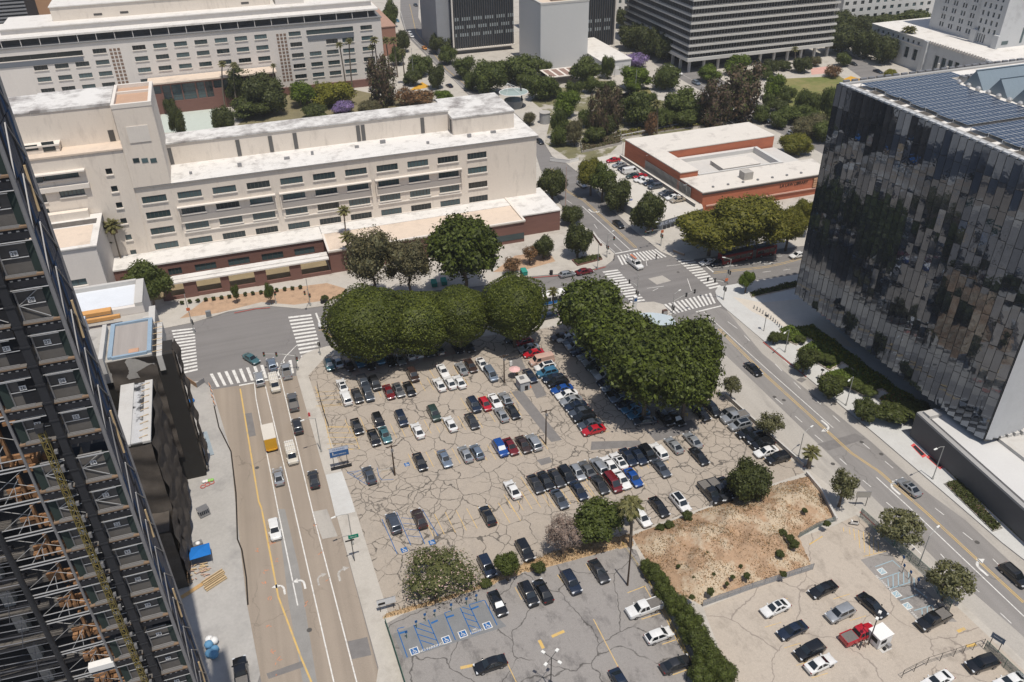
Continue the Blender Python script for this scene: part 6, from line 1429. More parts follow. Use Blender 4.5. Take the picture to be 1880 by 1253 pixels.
def bus(u, v, z, L, az, cols, lab, joint=None):
    p = P(u, v, z); t = thing('city_bus', lab, 'bus', (p.x,p.y,.01), AZ(az)); H = 3.1; W = 1.28
    segs = [(-L/2, L/2)] if joint is None else [(-L/2, joint-.6),(joint+.6, L/2)]
    bm_, rm, wm = cols
    for a, b in segs:
        m = M(); pr = [(-W,.35),(W,.35),(W,2.7),(W-.2,H-.05),(-W+.2,H-.05),(-W,2.7)]
        v0 = [(a,y,zz) for y, zz in pr]+[(b,y,zz) for y, zz in pr]
        m.add(v0, [(i,(i+1) % 6,(i+1) % 6+6,i+6) for i in range(6)]+[(5,4,3,2,1,0),(6,7,8,9,10,11)]); m.build('body', bm_, t, local=True)
        m = M(); m.box(a+.1,-W+.22,H-.05,b-.1,W-.22,H+.03); m.box(a+1,-.7,H+.03,a+3.4,.7,H+.3); m.box(b-3,-.6,H+.03,b-1.4,.6,H+.22); m.build('roof', rm, t, local=True)
        for s in (-1,1):
            n = max(2,int((b-a)/1.7))
            for k in range(n):
                x = a+.3+k*(b-a-.5)/n; m = M(); m.box(x,s*(W+.012)-.01,1.3,x+(b-a-.5)/n-.15,s*(W+.012)+.01,2.4); m.build('window', wm, t, local=True)
        for x in (a+1.8,b-1.8):
            for s in (-1,1): wheel(t, (x,s*(W-.12),.48), (1.4,1.3,1.4))
    m = M(); m.box(L/2-.01,-W+.15,1.2,L/2+.02,W-.15,2.6); m.build('windscreen', wm, t, local=True)
    m = M(); m.box(L/2,-.9,2.62,L/2+.03,.9,2.85); m.build('destination_display', trim_b, t, local=True)
    if joint is not None:
        m = M()
        for k in range(6): x = joint-.58+k*.2; m.box(x,-W*.95,.5,x+.14,W*.95,H-.15)
        m.build('bellows', mat('bellows_grey', (.13,.13,.135)), t, local=True)
    return t
bus(1372, 466, 1.5, 17.5, 88, (mat('bus_red', (.19,.02,.022), var=.08, rough=.4), mat('bus_blue_roof', (.03,.06,.10), var=.1, rough=.5), car_glass), 'articulated red bus with dark blue roof at the kerb under the big trees', 1.5)
tb = bus(1003, 549, 1.5, 9.5, 88, (white_paint, white_paint, car_glass), 'white bus with blue striped side glimpsed between the clipped and big ficus trees')
m = M(); m.box(-4.6,-1.3,.5,4.6,-1.285,1.28); m.build('stripe', mat('bus_blue', (.02,.16,.45)), tb, local=True)
row((0,0), [(443*3.917,1238*3.917,'pickup','black','in shadow beside the foot of the hoist tower',dict(az=-2))], 0, '', None, KZ)
car(1006, 580, 'sedan', 'navy', -92, 'in shade between the clipped and big ficus trees', None, .01)
# ------------------------------------------------------------------ trees and plants
leafm = {
 'ficus': mat_leaf('ficus_leaf', (.060,.086,.014), .55, .14, tip=(.12,.155,.022)), 'clip': mat_leaf('clipped_ficus_leaf', (.066,.090,.013), .5, .14, tip=(.125,.145,.018)),
 'olive': mat_leaf('olive_leaf', (.11,.107,.052), .45, .2, tip=(.17,.17,.09)), 'dark': mat_leaf('dark_leaf', (.056,.073,.021), .5, .18), 'green': mat_leaf('green_leaf', (.08,.112,.024), .45, .25, tip=(.13,.16,.04)),
 'bright': mat_leaf('bright_leaf', (.095,.15,.018), .4, .3, tip=(.2,.27,.03)), 'yellow': mat_leaf('yellow_green_leaf', (.18,.19,.025), .4, .3, tip=(.27,.27,.03)), 'brown': mat_leaf('brown_green_leaf', (.11,.085,.055), .5, .2, tip=(.14,.11,.07)),
 'rust': mat_leaf('rusty_leaf', (.21,.13,.06), .4, .2), 'purple': mat_leaf('jacaranda_flower', (.26,.21,.42), .35, .25), 'palm': mat_leaf('palm_frond', (.13,.135,.05), .4, .15, tip=(.24,.23,.1)), 'dry': mat_leaf('dry_frond', (.24,.18,.11), .4, .1),
 'carob': mat_leaf('golden_green_leaf', (.13,.145,.02), .45, .25, tip=(.23,.21,.035)), 'grey': mat_leaf('grey_twig', (.24,.20,.165), .3, .05), 'sage': mat_leaf('sage_leaf', (.12,.13,.055), .4, .2, tip=(.24,.24,.14)), 'oleander': mat_leaf('oleander_leaf', (.10,.12,.045), .4, .2), 'petal': mat_leaf('pale_pink_petal', (.55,.45,.40), .15, .3),
}
bark = mat('tree_bark', (.14,.11,.085), var=.3, scale=1.5, stretch=(3,3,.6)); bark_palm = mat('palm_trunk', (.17,.14,.11), var=.3, scale=2, stretch=(.5,.5,5))
def rot_quads(pos, nrm, size, rg, aspect=1.0):
    n = len(pos); r = rg.normal(size=(n,3)); t = np.cross(nrm, r); t /= np.linalg.norm(t,axis=1,keepdims=True)+1e-9; b = np.cross(nrm, t)
    t = t*size[:,None]; b = b*size[:,None]*aspect
    fold = nrm*size[:,None]*.25
    v = np.stack([pos-t*.9, pos-b*.7-fold, pos+t*1.1, pos+b*.7-fold], 1).reshape(-1,3); return v
def np_mesh(name, v, mats, quads=True, midx=None):
    me = bpy.data.meshes.new(name); nv = len(v); nf = nv//4
    me.vertices.add(nv); me.vertices.foreach_set('co', np.asarray(v, np.float32).ravel())
    me.loops.add(nf*4); me.loops.foreach_set('vertex_index', np.arange(nf*4, dtype=np.int32))
    me.polygons.add(nf); me.polygons.foreach_set('loop_start', np.arange(0, nf*4, 4, dtype=np.int32)); me.polygons.foreach_set('loop_total', np.full(nf,4,np.int32))
    for m in mats: me.materials.append(m)
    if midx is not None: me.polygons.foreach_set('material_index', np.asarray(midx,np.int32))
    me.update(calc_edges=True); return me
def crown(seed, n, leaf, lobes=9, lobe_r=(.34,.5), flat=1.0, mats=('ficus',), mix=None, tuft=.12, smooth=False, core=.8, shape='round', thin=0.0):
    "unit crown: leaf sprays scattered through the shells of several overlapping lobes round a knobbly heart"
    rg = np.random.default_rng(seed); L = []
    if smooth: L = [((0,0,0), 1.0)]
    else:
        L.append(((0,0,0), .62))
        for k in range(lobes):
            a = k*2.399+rg.uniform(-.3,.3); el = rg.uniform(-.5,1.0)
            if shape == 'tall': d = rg.uniform(.25,.5); c = (math.cos(a)*d, math.sin(a)*d, -.8+1.5*(k+.5)/lobes+rg.uniform(-.1,.1)); r = rg.uniform(*lobe_r)*(1.05-.5*max(0,c[2]))
            elif shape == 'umbrella': d = rg.uniform(.3,.65); c = (math.cos(a)*d, math.sin(a)*d, rg.uniform(-.1,.35)); r = rg.uniform(*lobe_r)
            else: d = rg.uniform(.42,.66); c = (math.cos(a)*d*math.cos(el), math.sin(a)*d*math.cos(el), math.sin(el)*d*.9); r = rg.uniform(*lobe_r)
            L.append((c, r))
    C = np.array([l[0] for l in L]); R = np.array([l[1] for l in L])
    w = R**2/np.sum(R**2); pos = []; nr = []
    cl = rg.choice(len(L), size=n*2, p=w); d = rg.normal(size=(n*2,3)); d /= np.linalg.norm(d,axis=1,keepdims=True)
    rad = R[cl]*(1-np.abs(rg.normal(size=n*2))*.10)
    if smooth:
        bump = 1+.045*np.sin(d[:,0]*5+seed)*np.cos(d[:,1]*6)+.03*np.sin(d[:,2]*9+d[:,0]*7)
        e = .9; s = (np.abs(d)**(2+e)).sum(1)**(-1/(2+e)); rad = np.minimum(s,1.25)*bump*(1-np.abs(rg.normal(size=n*2))*.03)
    else:
        # tufts: push groups of sprays in and out so the outline is broken
        h = np.sin(d[:,0]*9+cl*1.3+seed)*np.sin(d[:,1]*8+cl*2.1)*np.sin(d[:,2]*9+cl); rad = rad*(1+tuft*h*1.6)
    p = C[cl]+d*rad[:,None]
    keep = np.ones(len(p), bool)
    if not smooth:
        for k in range(len(L)): keep &= ~((np.linalg.norm(p-C[k],axis=1) < R[k]*.80) & (cl != k))
    if thin:
        g = np.sin(p[:,0]*7+seed)*np.sin(p[:,1]*6.3+1)*np.sin(p[:,2]*7.7+2); keep &= ~((g > .05) & (rg.random(len(p)) < thin))
    keep &= p[:,2] > -.86
    p = p[keep][:n]; d = d[keep][:n]
    nn = d+rg.normal(size=d.shape)*.55; nn[:,2] += .25; nn /= np.linalg.norm(nn,axis=1,keepdims=True)
    sz = leaf*rg.uniform(.6,1.35,len(p)); v = rot_quads(p, nn, sz, rg, .75); v[:,2] *= flat
    midx = np.zeros(len(p), np.int32)
    if mix: midx[rg.random(len(p)) < mix] = 1
    if core:
        # opaque heart so that no daylight leaks straight through the middle
        hv = []
        for k in range(len(L)):
            c = C[k]; r = R[k]*core; nu, nv_ = 10, 6
            for j in range(nv_):
                for i in range(nu):
                    q = []
                    for jj, ii in ((j,i),(j+1,i),(j+1,i+1),(j,i+1)):
                        th = math.pi*jj/nv_; ph = 2*math.pi*(ii % nu)/nu; rr = r*(1+.08*math.sin(5*ph+k)*math.sin(3*th+k))
                        if smooth:
                            dd = np.array([math.sin(th)*math.cos(ph), math.sin(th)*math.sin(ph), math.cos(th)]); rr *= min((np.abs(dd)**2.9).sum()**(-1/2.9), 1.25)
                        q.append((c[0]+rr*math.sin(th)*math.cos(ph), c[1]+rr*math.sin(th)*math.sin(ph), (c[2]+rr*math.cos(th))*flat))
                    hv += q
        v = np.vstack([v, np.array(hv)]); midx = np.concatenate([midx, np.zeros(len(hv)//4, np.int32)])
    return np_mesh('crown', v, [leafm[k] for k in mats], midx=midx)
def trunk_mesh(seed, spread=.45, forks=5):
    "unit trunk: 0 at the ground, 1 at the crown centre; limbs reach into the crown"
    rg = random.Random(seed); m = M(); p = Vector((0,0,0)); r = .075
    for k in range(4):
        q = Vector((rg.uniform(-.03,.03)*k, rg.uniform(-.03,.03)*k, .16*(k+1))); m.tube(p, q, r, 8, 0, r*.88, cap=False); p = q; r *= .88
    for i in range(forks):
        a = i*2*math.pi/forks+rg.uniform(-.4,.4); q = p; rr = r*.65
        for k in range(3):
            n = q+Vector((math.cos(a)*spread*.33, math.sin(a)*spread*.33, .14+.05*rg.random())); m.tube(q, n, rr, 6, 0, rr*.7, cap=False); q = n; rr *= .7; a += rg.uniform(-.4,.4)
    return autosmooth(m.mesh('trunk', bark))
TR = [trunk_mesh(s, sp, f) for s, sp, f in ((1,.45,5),(2,.55,6),(3,.3,4))]
KINDS = {   # crown variants, height share of trunk
 'clip': ([crown(s, 11000, .034, smooth=True, mats=('clip',), core=.93) for s in (1,2)], .75),
 'ficus': ([crown(s, 9500, .046, 26, (.19,.35), mats=('ficus',), tuft=.38, core=.80) for s in (3,4,5)], .42),
 'olive': ([crown(s, 5200, .034, 13, (.24,.38), mats=('olive',), tuft=.22, core=.66, thin=.5) for s in (6,7)], .5),
 'green': ([crown(s, 2600, .055, 10, (.28,.42), mats=('green',), tuft=.2, core=.72, thin=.35) for s in (8,9)], .3),
 'dark': ([crown(s, 2800, .052, 11, (.28,.42), mats=('dark',), tuft=.2, core=.78) for s in (10,11)], .2),
 'bright': ([crown(s, 2600, .055, 10, (.28,.42), mats=('bright',), tuft=.2, core=.72, thin=.3) for s in (12,13)], .45),
 'yellow': ([crown(14, 2600, .055, 10, (.28,.42), mats=('yellow',), tuft=.2, core=.72, thin=.3)], .45),
 'brown': ([crown(s, 3000, .048, 12, (.24,.36), mats=('brown','dark'), mix=.35, tuft=.25, core=.6, thin=.6, shape='tall') for s in (15,16)], .3),
 'rust': ([crown(17, 1800, .055, 9, (.26,.38), mats=('rust','brown'), mix=.4, tuft=.25, core=.5, thin=.6)], .4),
 'purple': ([crown(18, 2400, .05, 10, (.26,.38), mats=('purple','green'), mix=.12, tuft=.2, core=.6, thin=.5, shape='umbrella')], .5),
 'carob': ([crown(s, 6500, .038, 14, (.26,.40), mats=('carob',), tuft=.2, core=.8) for s in (19,20)], .3),
 'street': ([crown(s, 2200, .060, 11, (.24,.36), mats=('sage',), tuft=.25, core=.55, thin=.65) for s in (21,22)], .5),
 'bush': ([crown(s, 2200, .06, 9, (.3,.42), flat=.9, mats=('dark','green'), mix=.4, tuft=.2, core=.78) for s in (23,24)], .1),
 'oleander': ([crown(25, 6000, .030, 18, (.22,.36), flat=.85, mats=('oleander','petal'), mix=.13, tuft=.34, core=.5, thin=.6)], .1),
 'bare': ([crown(26, 5200, .028, 14, (.24,.36), mats=('grey',), tuft=.3, core=.45, thin=.4)], .25),
 'hedge': ([crown(s, 3200, .048, 10, (.3,.42), flat=.9, mats=('green','dark'), mix=.4, tuft=.22, core=.8) for s in (27,28)], .05),
}
_rt = random.Random(11)
def tree(u0, v0, u1, v1, kind, label, group=None, name='tree', cat='tree', z=KZ, grow=1.06):
    u, v = (u0+u1)/2, (v0+v1)/2
    if grow > 1.2 and kind in ('dark','olive') and 'dark' not in label and 'grey' not in label: kind = 'green' if _rt.random() < .7 else 'bright'
    var, share = KINDS[kind]
    # solve for size: half-width in metres at the crown's distance, then the height that fills the outline
    zc = 4.0
    for _ in range(6):
        c = P(u, v, zc); d = (c-Vector((0,0,CAM_H))); k = d.length/FOC; r = (u1-u0)/2*k
        sp = abs(d.z)/d.length; cp = math.sqrt(1-sp*sp); hh = (v1-v0)/2*k; rz2 = (hh*hh-(r*sp)**2)/(cp*cp); rz = math.sqrt(max(rz2, (r*.55)**2)); rz = min(rz, r*2.2)
        if grow > 1.2: share = min(share, .12)
        zc = z+rz*(1+share*(1.2 if share > .2 else .2))-.14*rz
    c = P(u, v, zc); t = thing(name, label, cat, (c.x, c.y, z), 0, group)
    cr = put('crown', var[_rt.randrange(len(var))], t, (0,0,zc-z), _rt.uniform(0,6.28)); r *= grow; rz *= grow; cr.scale = (r, r, rz)
    tk = put('trunk', TR[_rt.randrange(3)], t, (0,0,-.05), _rt.uniform(0,6.28)); s = max(.8, min(1.4, 6/(r+.1)))*r*.9; tk.scale = (s, s, (zc-z)*1.02)
    return t
def trees(lst, group=None, **k):
    for a in lst: tree(*a[:4], a[4], a[5], group, **k)
trees([(608,534,738,650,'clip','clipped rounded ficus at the left end of the parking lot edge'),(698,540,822,640,'clip','clipped rounded ficus second from the left, with yellowish top'),(795,531,891,624,'clip','clipped rounded ficus third from the left above the parked cars'),(892,511,996,614,'clip','clipped rounded ficus standing apart left of the white and blue bus')], 'clipped ficus trees along the lot', name='clipped_ficus_tree')
trees([(1008,497,1156,630,'ficus','big dark ficus at the far left end of the ficus hedge'),(1050,545,1200,690,'ficus','big dark ficus second from the far end of the ficus hedge'),(1105,592,1275,762,'ficus','big dark ficus at the near left corner of the ficus hedge'),(1200,570,1336,728,'ficus','big dark ficus on the street side of the ficus hedge'),(1190,622,1334,764,'ficus','big dark ficus at the near right corner of the ficus hedge around the short palm'),(1128,585,1240,672,'ficus','big dark ficus in the middle of the ficus hedge by the station canopy')], 'big ficus hedge', name='ficus_tree')
trees([(620,402,742,542,'olive','large grey olive tree in front of the courthouse beside the palm'),(696,424,802,540,'olive','grey olive tree between the large one and the dense green tree'),(780,382,924,530,'ficus','dense dark green tree in front of the right end of the courthouse')], None)
trees([(228,470,312,562,'green','leafy green tree at the left end of the walkway canopy'),(112,482,182,530,'bright','bright green tree behind the hoist tower'),(178,486,232,512,'dark','low dark tree at the foot of the two palms'),(1032,400,1090,478,'dark','dark rounded tree in the brick planter by the junction'),(1026,372,1074,416,'dark','dark rounded tree behind the one in the brick planter'),(976,430,1022,480,'dark','brownish green tree in the courthouse corner garden'),(920,468,962,502,'rust','dry pinkish shrub tree right of the dense green tree'),(955,448,990,482,'rust','dry sparse tree beside the corner garden tree')], None)
trees([(1056,282,1116,352,'carob','leafy tree on the upper avenue at the far end of the parking deck'),(1080,294,1134,362,'green','leafy tree second along the parking deck wall'),(1106,324,1166,394,'dark','dark leafy tree third along the parking deck wall'),(1158,350,1228,434,'dark','dark leafy tree at the corner beside the parking sign'),(984,300,1044,372,'dark','dark tree behind the right end of the courthouse'),(1238,374,1376,470,'carob','broad golden green tree at the corner of the terracotta building'),(1306,350,1450,466,'carob','broad golden green tree in front of the terracotta building'),(1418,372,1484,452,'carob','golden green tree between the broad one and the glass cube'),(1455,362,1502,424,'carob','golden green tree touching the glass cube edge'),(1356,495,1388,532,'bright','small bright tree on the pavement corner by the glass cube')], None)
trees([(1456,633,1502,690,'bush','dark bushy street tree first beside the glass cube planters'),(1500,684,1552,738,'bush','dark bushy street tree second beside the glass cube planters'),(1564,730,1612,778,'bush','dark bushy street tree third beside the glass cube planters'),(1409,606,1434,634,'bush','small dark street tree by the first planter'),(1606,735,1665,782,'bush','dark shrub cluster at the end of the planters'),(1645,735,1712,770,'bush','brownish shrub cluster beside the pavilion')], 'street trees by the glass cube', name='street_tree')
trees([(1388,752,1441,802,'street','airy street tree beside the column of parked cars'),(1524,858,1578,922,'street','airy street tree right of the dirt bank corner'),(1614,930,1698,1002,'street','airy street tree casting shade on the green fence'),(1710,1028,1786,1100,'street','airy street tree nearest the bottom right, by the accessible bays'),(1327,684,1362,728,'street','small airy street tree at the ficus hedge corner')], 'airy street trees along the avenue', name='street_tree')
trees([(1332,836,1420,930,'dark','round dark tree at the top of the dirt bank')], None)
tree(733,990,880,1112,'oleander','sprawling oleander with pale flowers on the verge between the lots', None, 'oleander', 'shrub')
tree(995,938,1072,1022,'bare','leafless grey twiggy tree on the verge', None, 'bare_tree')
tree(1045,903,1150,1002,'green','bushy green tree beside the leafless one on the verge', None)
trees([(905,1006,958,1066,'green','small loose green tree right of the oleander on the verge'),(975,1028,1003,1056,'bush','low green bush on the dry grass verge'),(880,1062,906,1080,'bush','tiny green bush at the verge beside the oleander'),(1145,930,1170,962,'green','wispy green shrub behind the tall palm')], None, name='bush', cat='bush')
for k, (u, v, w) in enumerate(((1200,1050,34),(1218,1080,36),(1212,1062,30),(1240,1112,44),(1262,1140,48),(1282,1172,52),(1300,1205,54),(1292,1232,50),(1330,1240,50),(1186,1040,24),(1228,1095,34),(1316,1228,48))):
    tree(u-w*.55, v-w*.6, u+w*.55, v+w*.6, 'hedge', f'hedge bush {["topmost","second from the top on the right","second from the top on the left","just above the white hatchback","level with the white hatchback","below the white hatchback","level with the charcoal sedan","lowest on the left","lowest on the right","small one at the very top","fourth down on the left","next to lowest in the middle"][k]} in the hedge between the lower lots', 'hedge between the lower lots', 'hedge_bush', 'bush')
for k, (u, v, w) in enumerate(((1228,964,20),(1262,948,22),(1212,969,18),(1437,978,16),(1450,988,18),(1458,1000,20),(1433,1018,18),(1438,1054,14),(1304,1087,16),(1270,1097,12),(1371,1058,14),(1345,1060,10),(1518,962,14),(1300,1015,10),(1320,1022,9),(1284,1030,9),(1352,1000,8),(1410,1000,9),(1360,1040,8),(1335,1072,9),(1478,938,12),(1245,1040,9),(1275,1060,9),(1310,1055,8),(1392,985,8))):
    tree(u-w/2, v-w/2, u+w/2, v+w/2, 'bush', f'{"green" if k % 2 else "dark"} scrub bush on the dirt bank, {["first in the lot edge strip","biggest in the lot edge strip","leftmost in the lot edge strip","topmost in the right gully clump","second in the right gully clump","third in the right gully clump","below the clump at the right gully","lowest near the fence corner at right","large one near the lower fence left","at the bottom left end","beside the fence in the middle","left of the one beside the fence","by the upper right corner sign","in the bare middle left","in the bare middle","left of the bare middle","above the middle","right of the middle","just below the middle","small one above the lower fence","near the upper right rim","left slope small one","left slope lower one","centre slope small one","upper slope small one"][k]}', 'scrub on the dirt bank', 'scrub_bush', 'bush', KZ+(1.3 if k > 2 else .3))
# planters and park trees
leafm['lush'] = mat_leaf('lush_ground_leaf', (.10,.155,.028), .4, .25, tip=(.17,.23,.04))
def bed(name, lst, h, m, label, leaf, n=900, size=.22, top=.7, cat='planter'):
    t = thing(name, label, cat, sum(pts(lst), Vector())/len(lst))
    b = M(); b.prism(pts(lst), KZ-.05, h); b.build('kerb', m, t); b = M(); b.poly([p+ZV*(h+.01)+((sum(pts(lst),Vector())/len(lst))-p)*.06 for p in pts(lst)]); b.build('soil', mulch, t)
    poly = pts(lst); xs = [p.x for p in poly]; ys = [p.y for p in poly]; rg = np.random.default_rng(len(name)+int(xs[0])); q = []
    while len(q) < n:
        x, y = rg.uniform(min(xs),max(xs)), rg.uniform(min(ys),max(ys))
        if inside((x,y), poly) and edge_d((x,y), poly) > .12: q.append((x,y,h+rg.uniform(.02,top)*(.6+.4*math.sin(x*.9)*math.cos(y*.8))))
    q = np.array(q)-np.array(t.location); nn = rg.normal(size=q.shape)*.6; nn[:,2] += 1; nn /= np.linalg.norm(nn,axis=1,keepdims=True)
    o = put('foliage', np_mesh('foliage', rot_quads(q, nn, size*1.35*rg.uniform(.6,1.3,len(q)), rg, .8), [leafm[leaf[0]], leafm[leaf[-1]]], midx=(rg.random(len(q)) < .35).astype(int)), t)
buff = mat('buff_kerb', (.55,.48,.41), var=.08)
bed('planter', [(1430,607),(1452,601),(1483,622),(1462,636),(1444,628)], .5, buff, 'small leafy planter bed nearest the plaza by the glass cube', ('lush','bright'), 1000)
bed('planter', [(1462,645),(1495,630),(1548,668),(1522,683)], .5, buff, 'second leafy planter bed beside the avenue', ('lush','bright'), 1500)
bed('planter', [(1510,690),(1556,678),(1624,716),(1584,729)], .5, buff, 'third leafy planter bed, with light pole in front', ('lush','bright'), 1800)
bed('planter', [(1612,735),(1640,722),(1670,742),(1640,765)], .5, buff, 'last leafy planter bed beside the pavilion', ('lush','rust'), 1200)
bed('planting_strip', [(1458,604),(1490,600),(1545,640),(1600,682),(1652,720),(1715,758),(1690,764),(1600,705),(1520,650)], .45, buff, 'long strip of grassy green planting along the shaded foot of the glass cube', ('lush','yellow'), 4600, .28, .8)
bed('planting_strip', [(1732,890),(1758,882),(1840,972),(1822,978)], .35, kerb_grey, 'dark clipped planting strip along the pavement by the pavilion', ('dark','dark'), 1100, .2, .5)
bed('planting_strip', [(1733,862),(1742,860),(1880,985),(1880,1000)], .3, buff, 'thin green planting strip at the foot of the pavilion wall', ('yellow','green'), 900, .2, .4)
for k, (u, v, w, h) in enumerate(((1440,618,30,20),(1470,622,24,16),(1490,650,34,24),(1520,660,34,24),(1540,700,36,26),(1570,706,36,26),(1596,716,32,22))): tree(u-w/2, v-h/2, u+w/2, v+h/2, 'hedge', ['left','right','left','right','left','middle','right'][k]+' leafy clump filling the '+['small','small','second','second','third','third','third'][k]+' planter by the glass cube', 'clumps in the planters', 'planter_shrub', 'bush', .5)
bed('planter', [(1050,480),(1100,470),(1106,478),(1060,490)], .6, brick, 'low brick planter with clipped hedge at the junction corner', ('dark','green'), 500)
bed('planting_strip', [(1376,540),(1462,518),(1468,528),(1380,548)], .4, buff, 'clipped hedge strip at the corner of the glass cube plaza', ('dark','green'), 900)
bed('planting_strip', [(1065,262),(1140,246),(1142,266),(1068,282)], .9, kerb_grey, 'clipped olive hedge behind the parking deck', ('olive','dark'), 1000, .3)
bed('planting_strip', [(1130,245),(1260,222),(1345,226),(1270,236),(1132,256)], .5, kerb_grey, 'yellowish planting strip along the park edge', ('yellow','olive'), 1600, .3)
G = 'trees in the park beyond the courthouse'
trees([(517,80,548,156,'brown','tall brown green tree left one of the group before the far courthouse'),(533,70,566,152,'brown','tall brown green tree middle one of the group before the far courthouse'),(560,70,612,146,'brown','tall brown green tree right one of the group before the far courthouse'),(416,128,468,192,'dark','dark tree left of the brick entrance block garden'),(452,138,520,210,'dark','broad dark tree in the garden before the entrance block'),(428,175,500,216,'bush','low dark tree mass behind the courthouse roof'),(534,152,584,196,'bright','bright green tree left one in the courtyard garden'),(571,134,606,164,'bright','bright green tree behind the other bright ones in the courtyard garden'),(580,150,644,196,'yellow','yellow green tree in the courtyard garden'),(612,184,650,210,'purple','purple flowering jacaranda in the courtyard garden'),(670,106,730,196,'brown','tall brown tree before the right end of the far courthouse'),(724,160,764,196,'rust','rusty brown tree behind the courthouse roof left'),(752,164,800,192,'rust','rusty brown tree behind the courthouse roof right'),(656,188,700,206,'olive','grey green shrubs behind the courthouse roof'),(556,192,600,220,'bush','dark shrubs behind the courthouse roof'),(748,100,792,140,'green','green tree on the near side of the curving street'),(787,120,818,164,'dark','cone shaped dark tree beside the curving street'),(724,54,752,96,'dark','dark tree beyond the palms on the curving street'),(704,0,730,50,'green','green tree row top by the red brick building'),(706,62,728,92,'green','green tree below the red brick building'),(788,60,828,98,'dark','dark tree at the foot of the dark fin tower'),(778,0,798,40,'dark','dark tree at the top of the curving street'),(834,106,872,144,'green','green tree between the curving street and the fin tower'),(866,116,926,174,'green','broad green tree above the round station canopy'),(918,116,954,154,'green','green tree before the fin tower base'),(312,196,338,252,'dark','dark tree left one in the green paved court'),(390,194,428,244,'dark','dark tree right one in the green paved court'),(300,182,320,210,'dark','dark tree beside the stair tower top'),(796,166,830,186,'bright','bright low tree by the corner roof block')], G, grow=1.25)
trees([(929,106,990,156,'green','green tree left of the blank slab foot'),(972,140,1020,186,'green','green tree right of the round station canopy'),(1019,168,1062,216,'bright','bright green tree above the grey kiosk'),(1048,105,1101,154,'green','fresh green tree at the right foot of the blank slab'),(1105,106,1128,146,'green','small green tree before the flat annex'),(1140,124,1194,164,'bright','bright tree beside the jacaranda in the park'),(1146,96,1188,124,'purple','purple flowering jacaranda beside the annex'),(1132,14,1186,50,'dark','dark tree behind the finned block'),(1140,42,1192,92,'dark','dark tree between the finned block and banded tower'),(1163,50,1208,106,'dark','broad dark tree left one before the banded tower'),(1200,58,1248,112,'dark','broad dark tree touching the banded tower'),(1200,124,1246,166,'green','green tree by the cross street'),(1220,162,1282,222,'green','broad green tree in the park by the cross street'),(1078,172,1118,256,'brown','tall brown green park tree leftmost of three'),(1103,162,1148,242,'brown','tall brown green park tree middle of three'),(1140,168,1200,232,'green','fresh green park tree right of the tall brown ones'),(1280,150,1346,232,'brown','broad brown tree beside the cross street'),(1314,124,1398,222,'brown','tallest brown tree beside the cross street'),(1012,198,1044,258,'green','narrow fresh green tree above the grey kiosk planting'),(1038,218,1072,270,'olive','grey green tree at the park corner near the avenue'),(1284,122,1320,150,'bright','small bright tree beside the banded tower street'),(1335,102,1374,138,'bright','bright tree before the banded tower colonnade'),(960,205,984,232,'olive','small grey tree beside the grey kiosk'),(1186,204,1208,254,'rust','thin brown tree before the terracotta building'),(1062,200,1090,236,'green','green tree left of the tall brown park trees'),(985,110,1012,140,'green','small green tree above the slatted canopy'),(1100,150,1130,176,'green','small green tree in the park centre'),(1150,150,1178,170,'bright','small bright tree in the park centre')], G, grow=1.3)
trees([(1404,138,1438,182,'bright','bright green tree on the left of the lawn'),(1432,158,1460,188,'green','dark green tree in the middle of the lawn edge'),(1460,168,1488,206,'green','green tree at the lower edge of the lawn'),(1482,174,1508,208,'green','fresh green tree below the lawn'),(1508,166,1538,222,'green','fresh green tree between the lawn and the glass cube'),(1438,192,1487,226,'green','fresh green tree left one behind the lawn kerb'),(1460,212,1523,254,'olive','broad grey green tree by the glass cube roof'),(1435,246,1489,286,'carob','round golden green tree on the roadside by the terracotta building'),(1456,106,1488,134,'dark','round dark tree by the pink play area'),(1522,24,1570,66,'dark','dark tree behind the right end of the banded tower'),(1566,28,1604,58,'dark','dark tree before the white civic building'),(1518,46,1582,98,'dark','broad dark tree left one before the granite building'),(1573,60,1612,108,'dark','broad dark tree second before the granite building'),(1603,66,1644,116,'dark','broad dark tree third before the granite building'),(1537,100,1562,122,'green','round green tree beside the sunken street'),(1400,172,1424,204,'green','fresh green tree at the left lawn corner'),(1418,184,1448,208,'bush','low dark bush left below the lawn'),(1515,120,1545,142,'rust','brownish tree right of the pink play area'),(1486,104,1508,122,'olive','grey green tree left of the pink play area'),(1625,128,1645,144,'yellow','small yellow green tree at the glass roof edge'),(1428,112,1452,130,'bush','low dark palm bush by the colonnade'),(1400,108,1428,138,'dark','dark palm like bush before the colonnade'),(1600,32,1650,48,'bush','dark hedge trees behind the granite wing left'),(1650,24,1705,44,'bush','dark hedge trees behind the granite wing right')], G, grow=1.25)
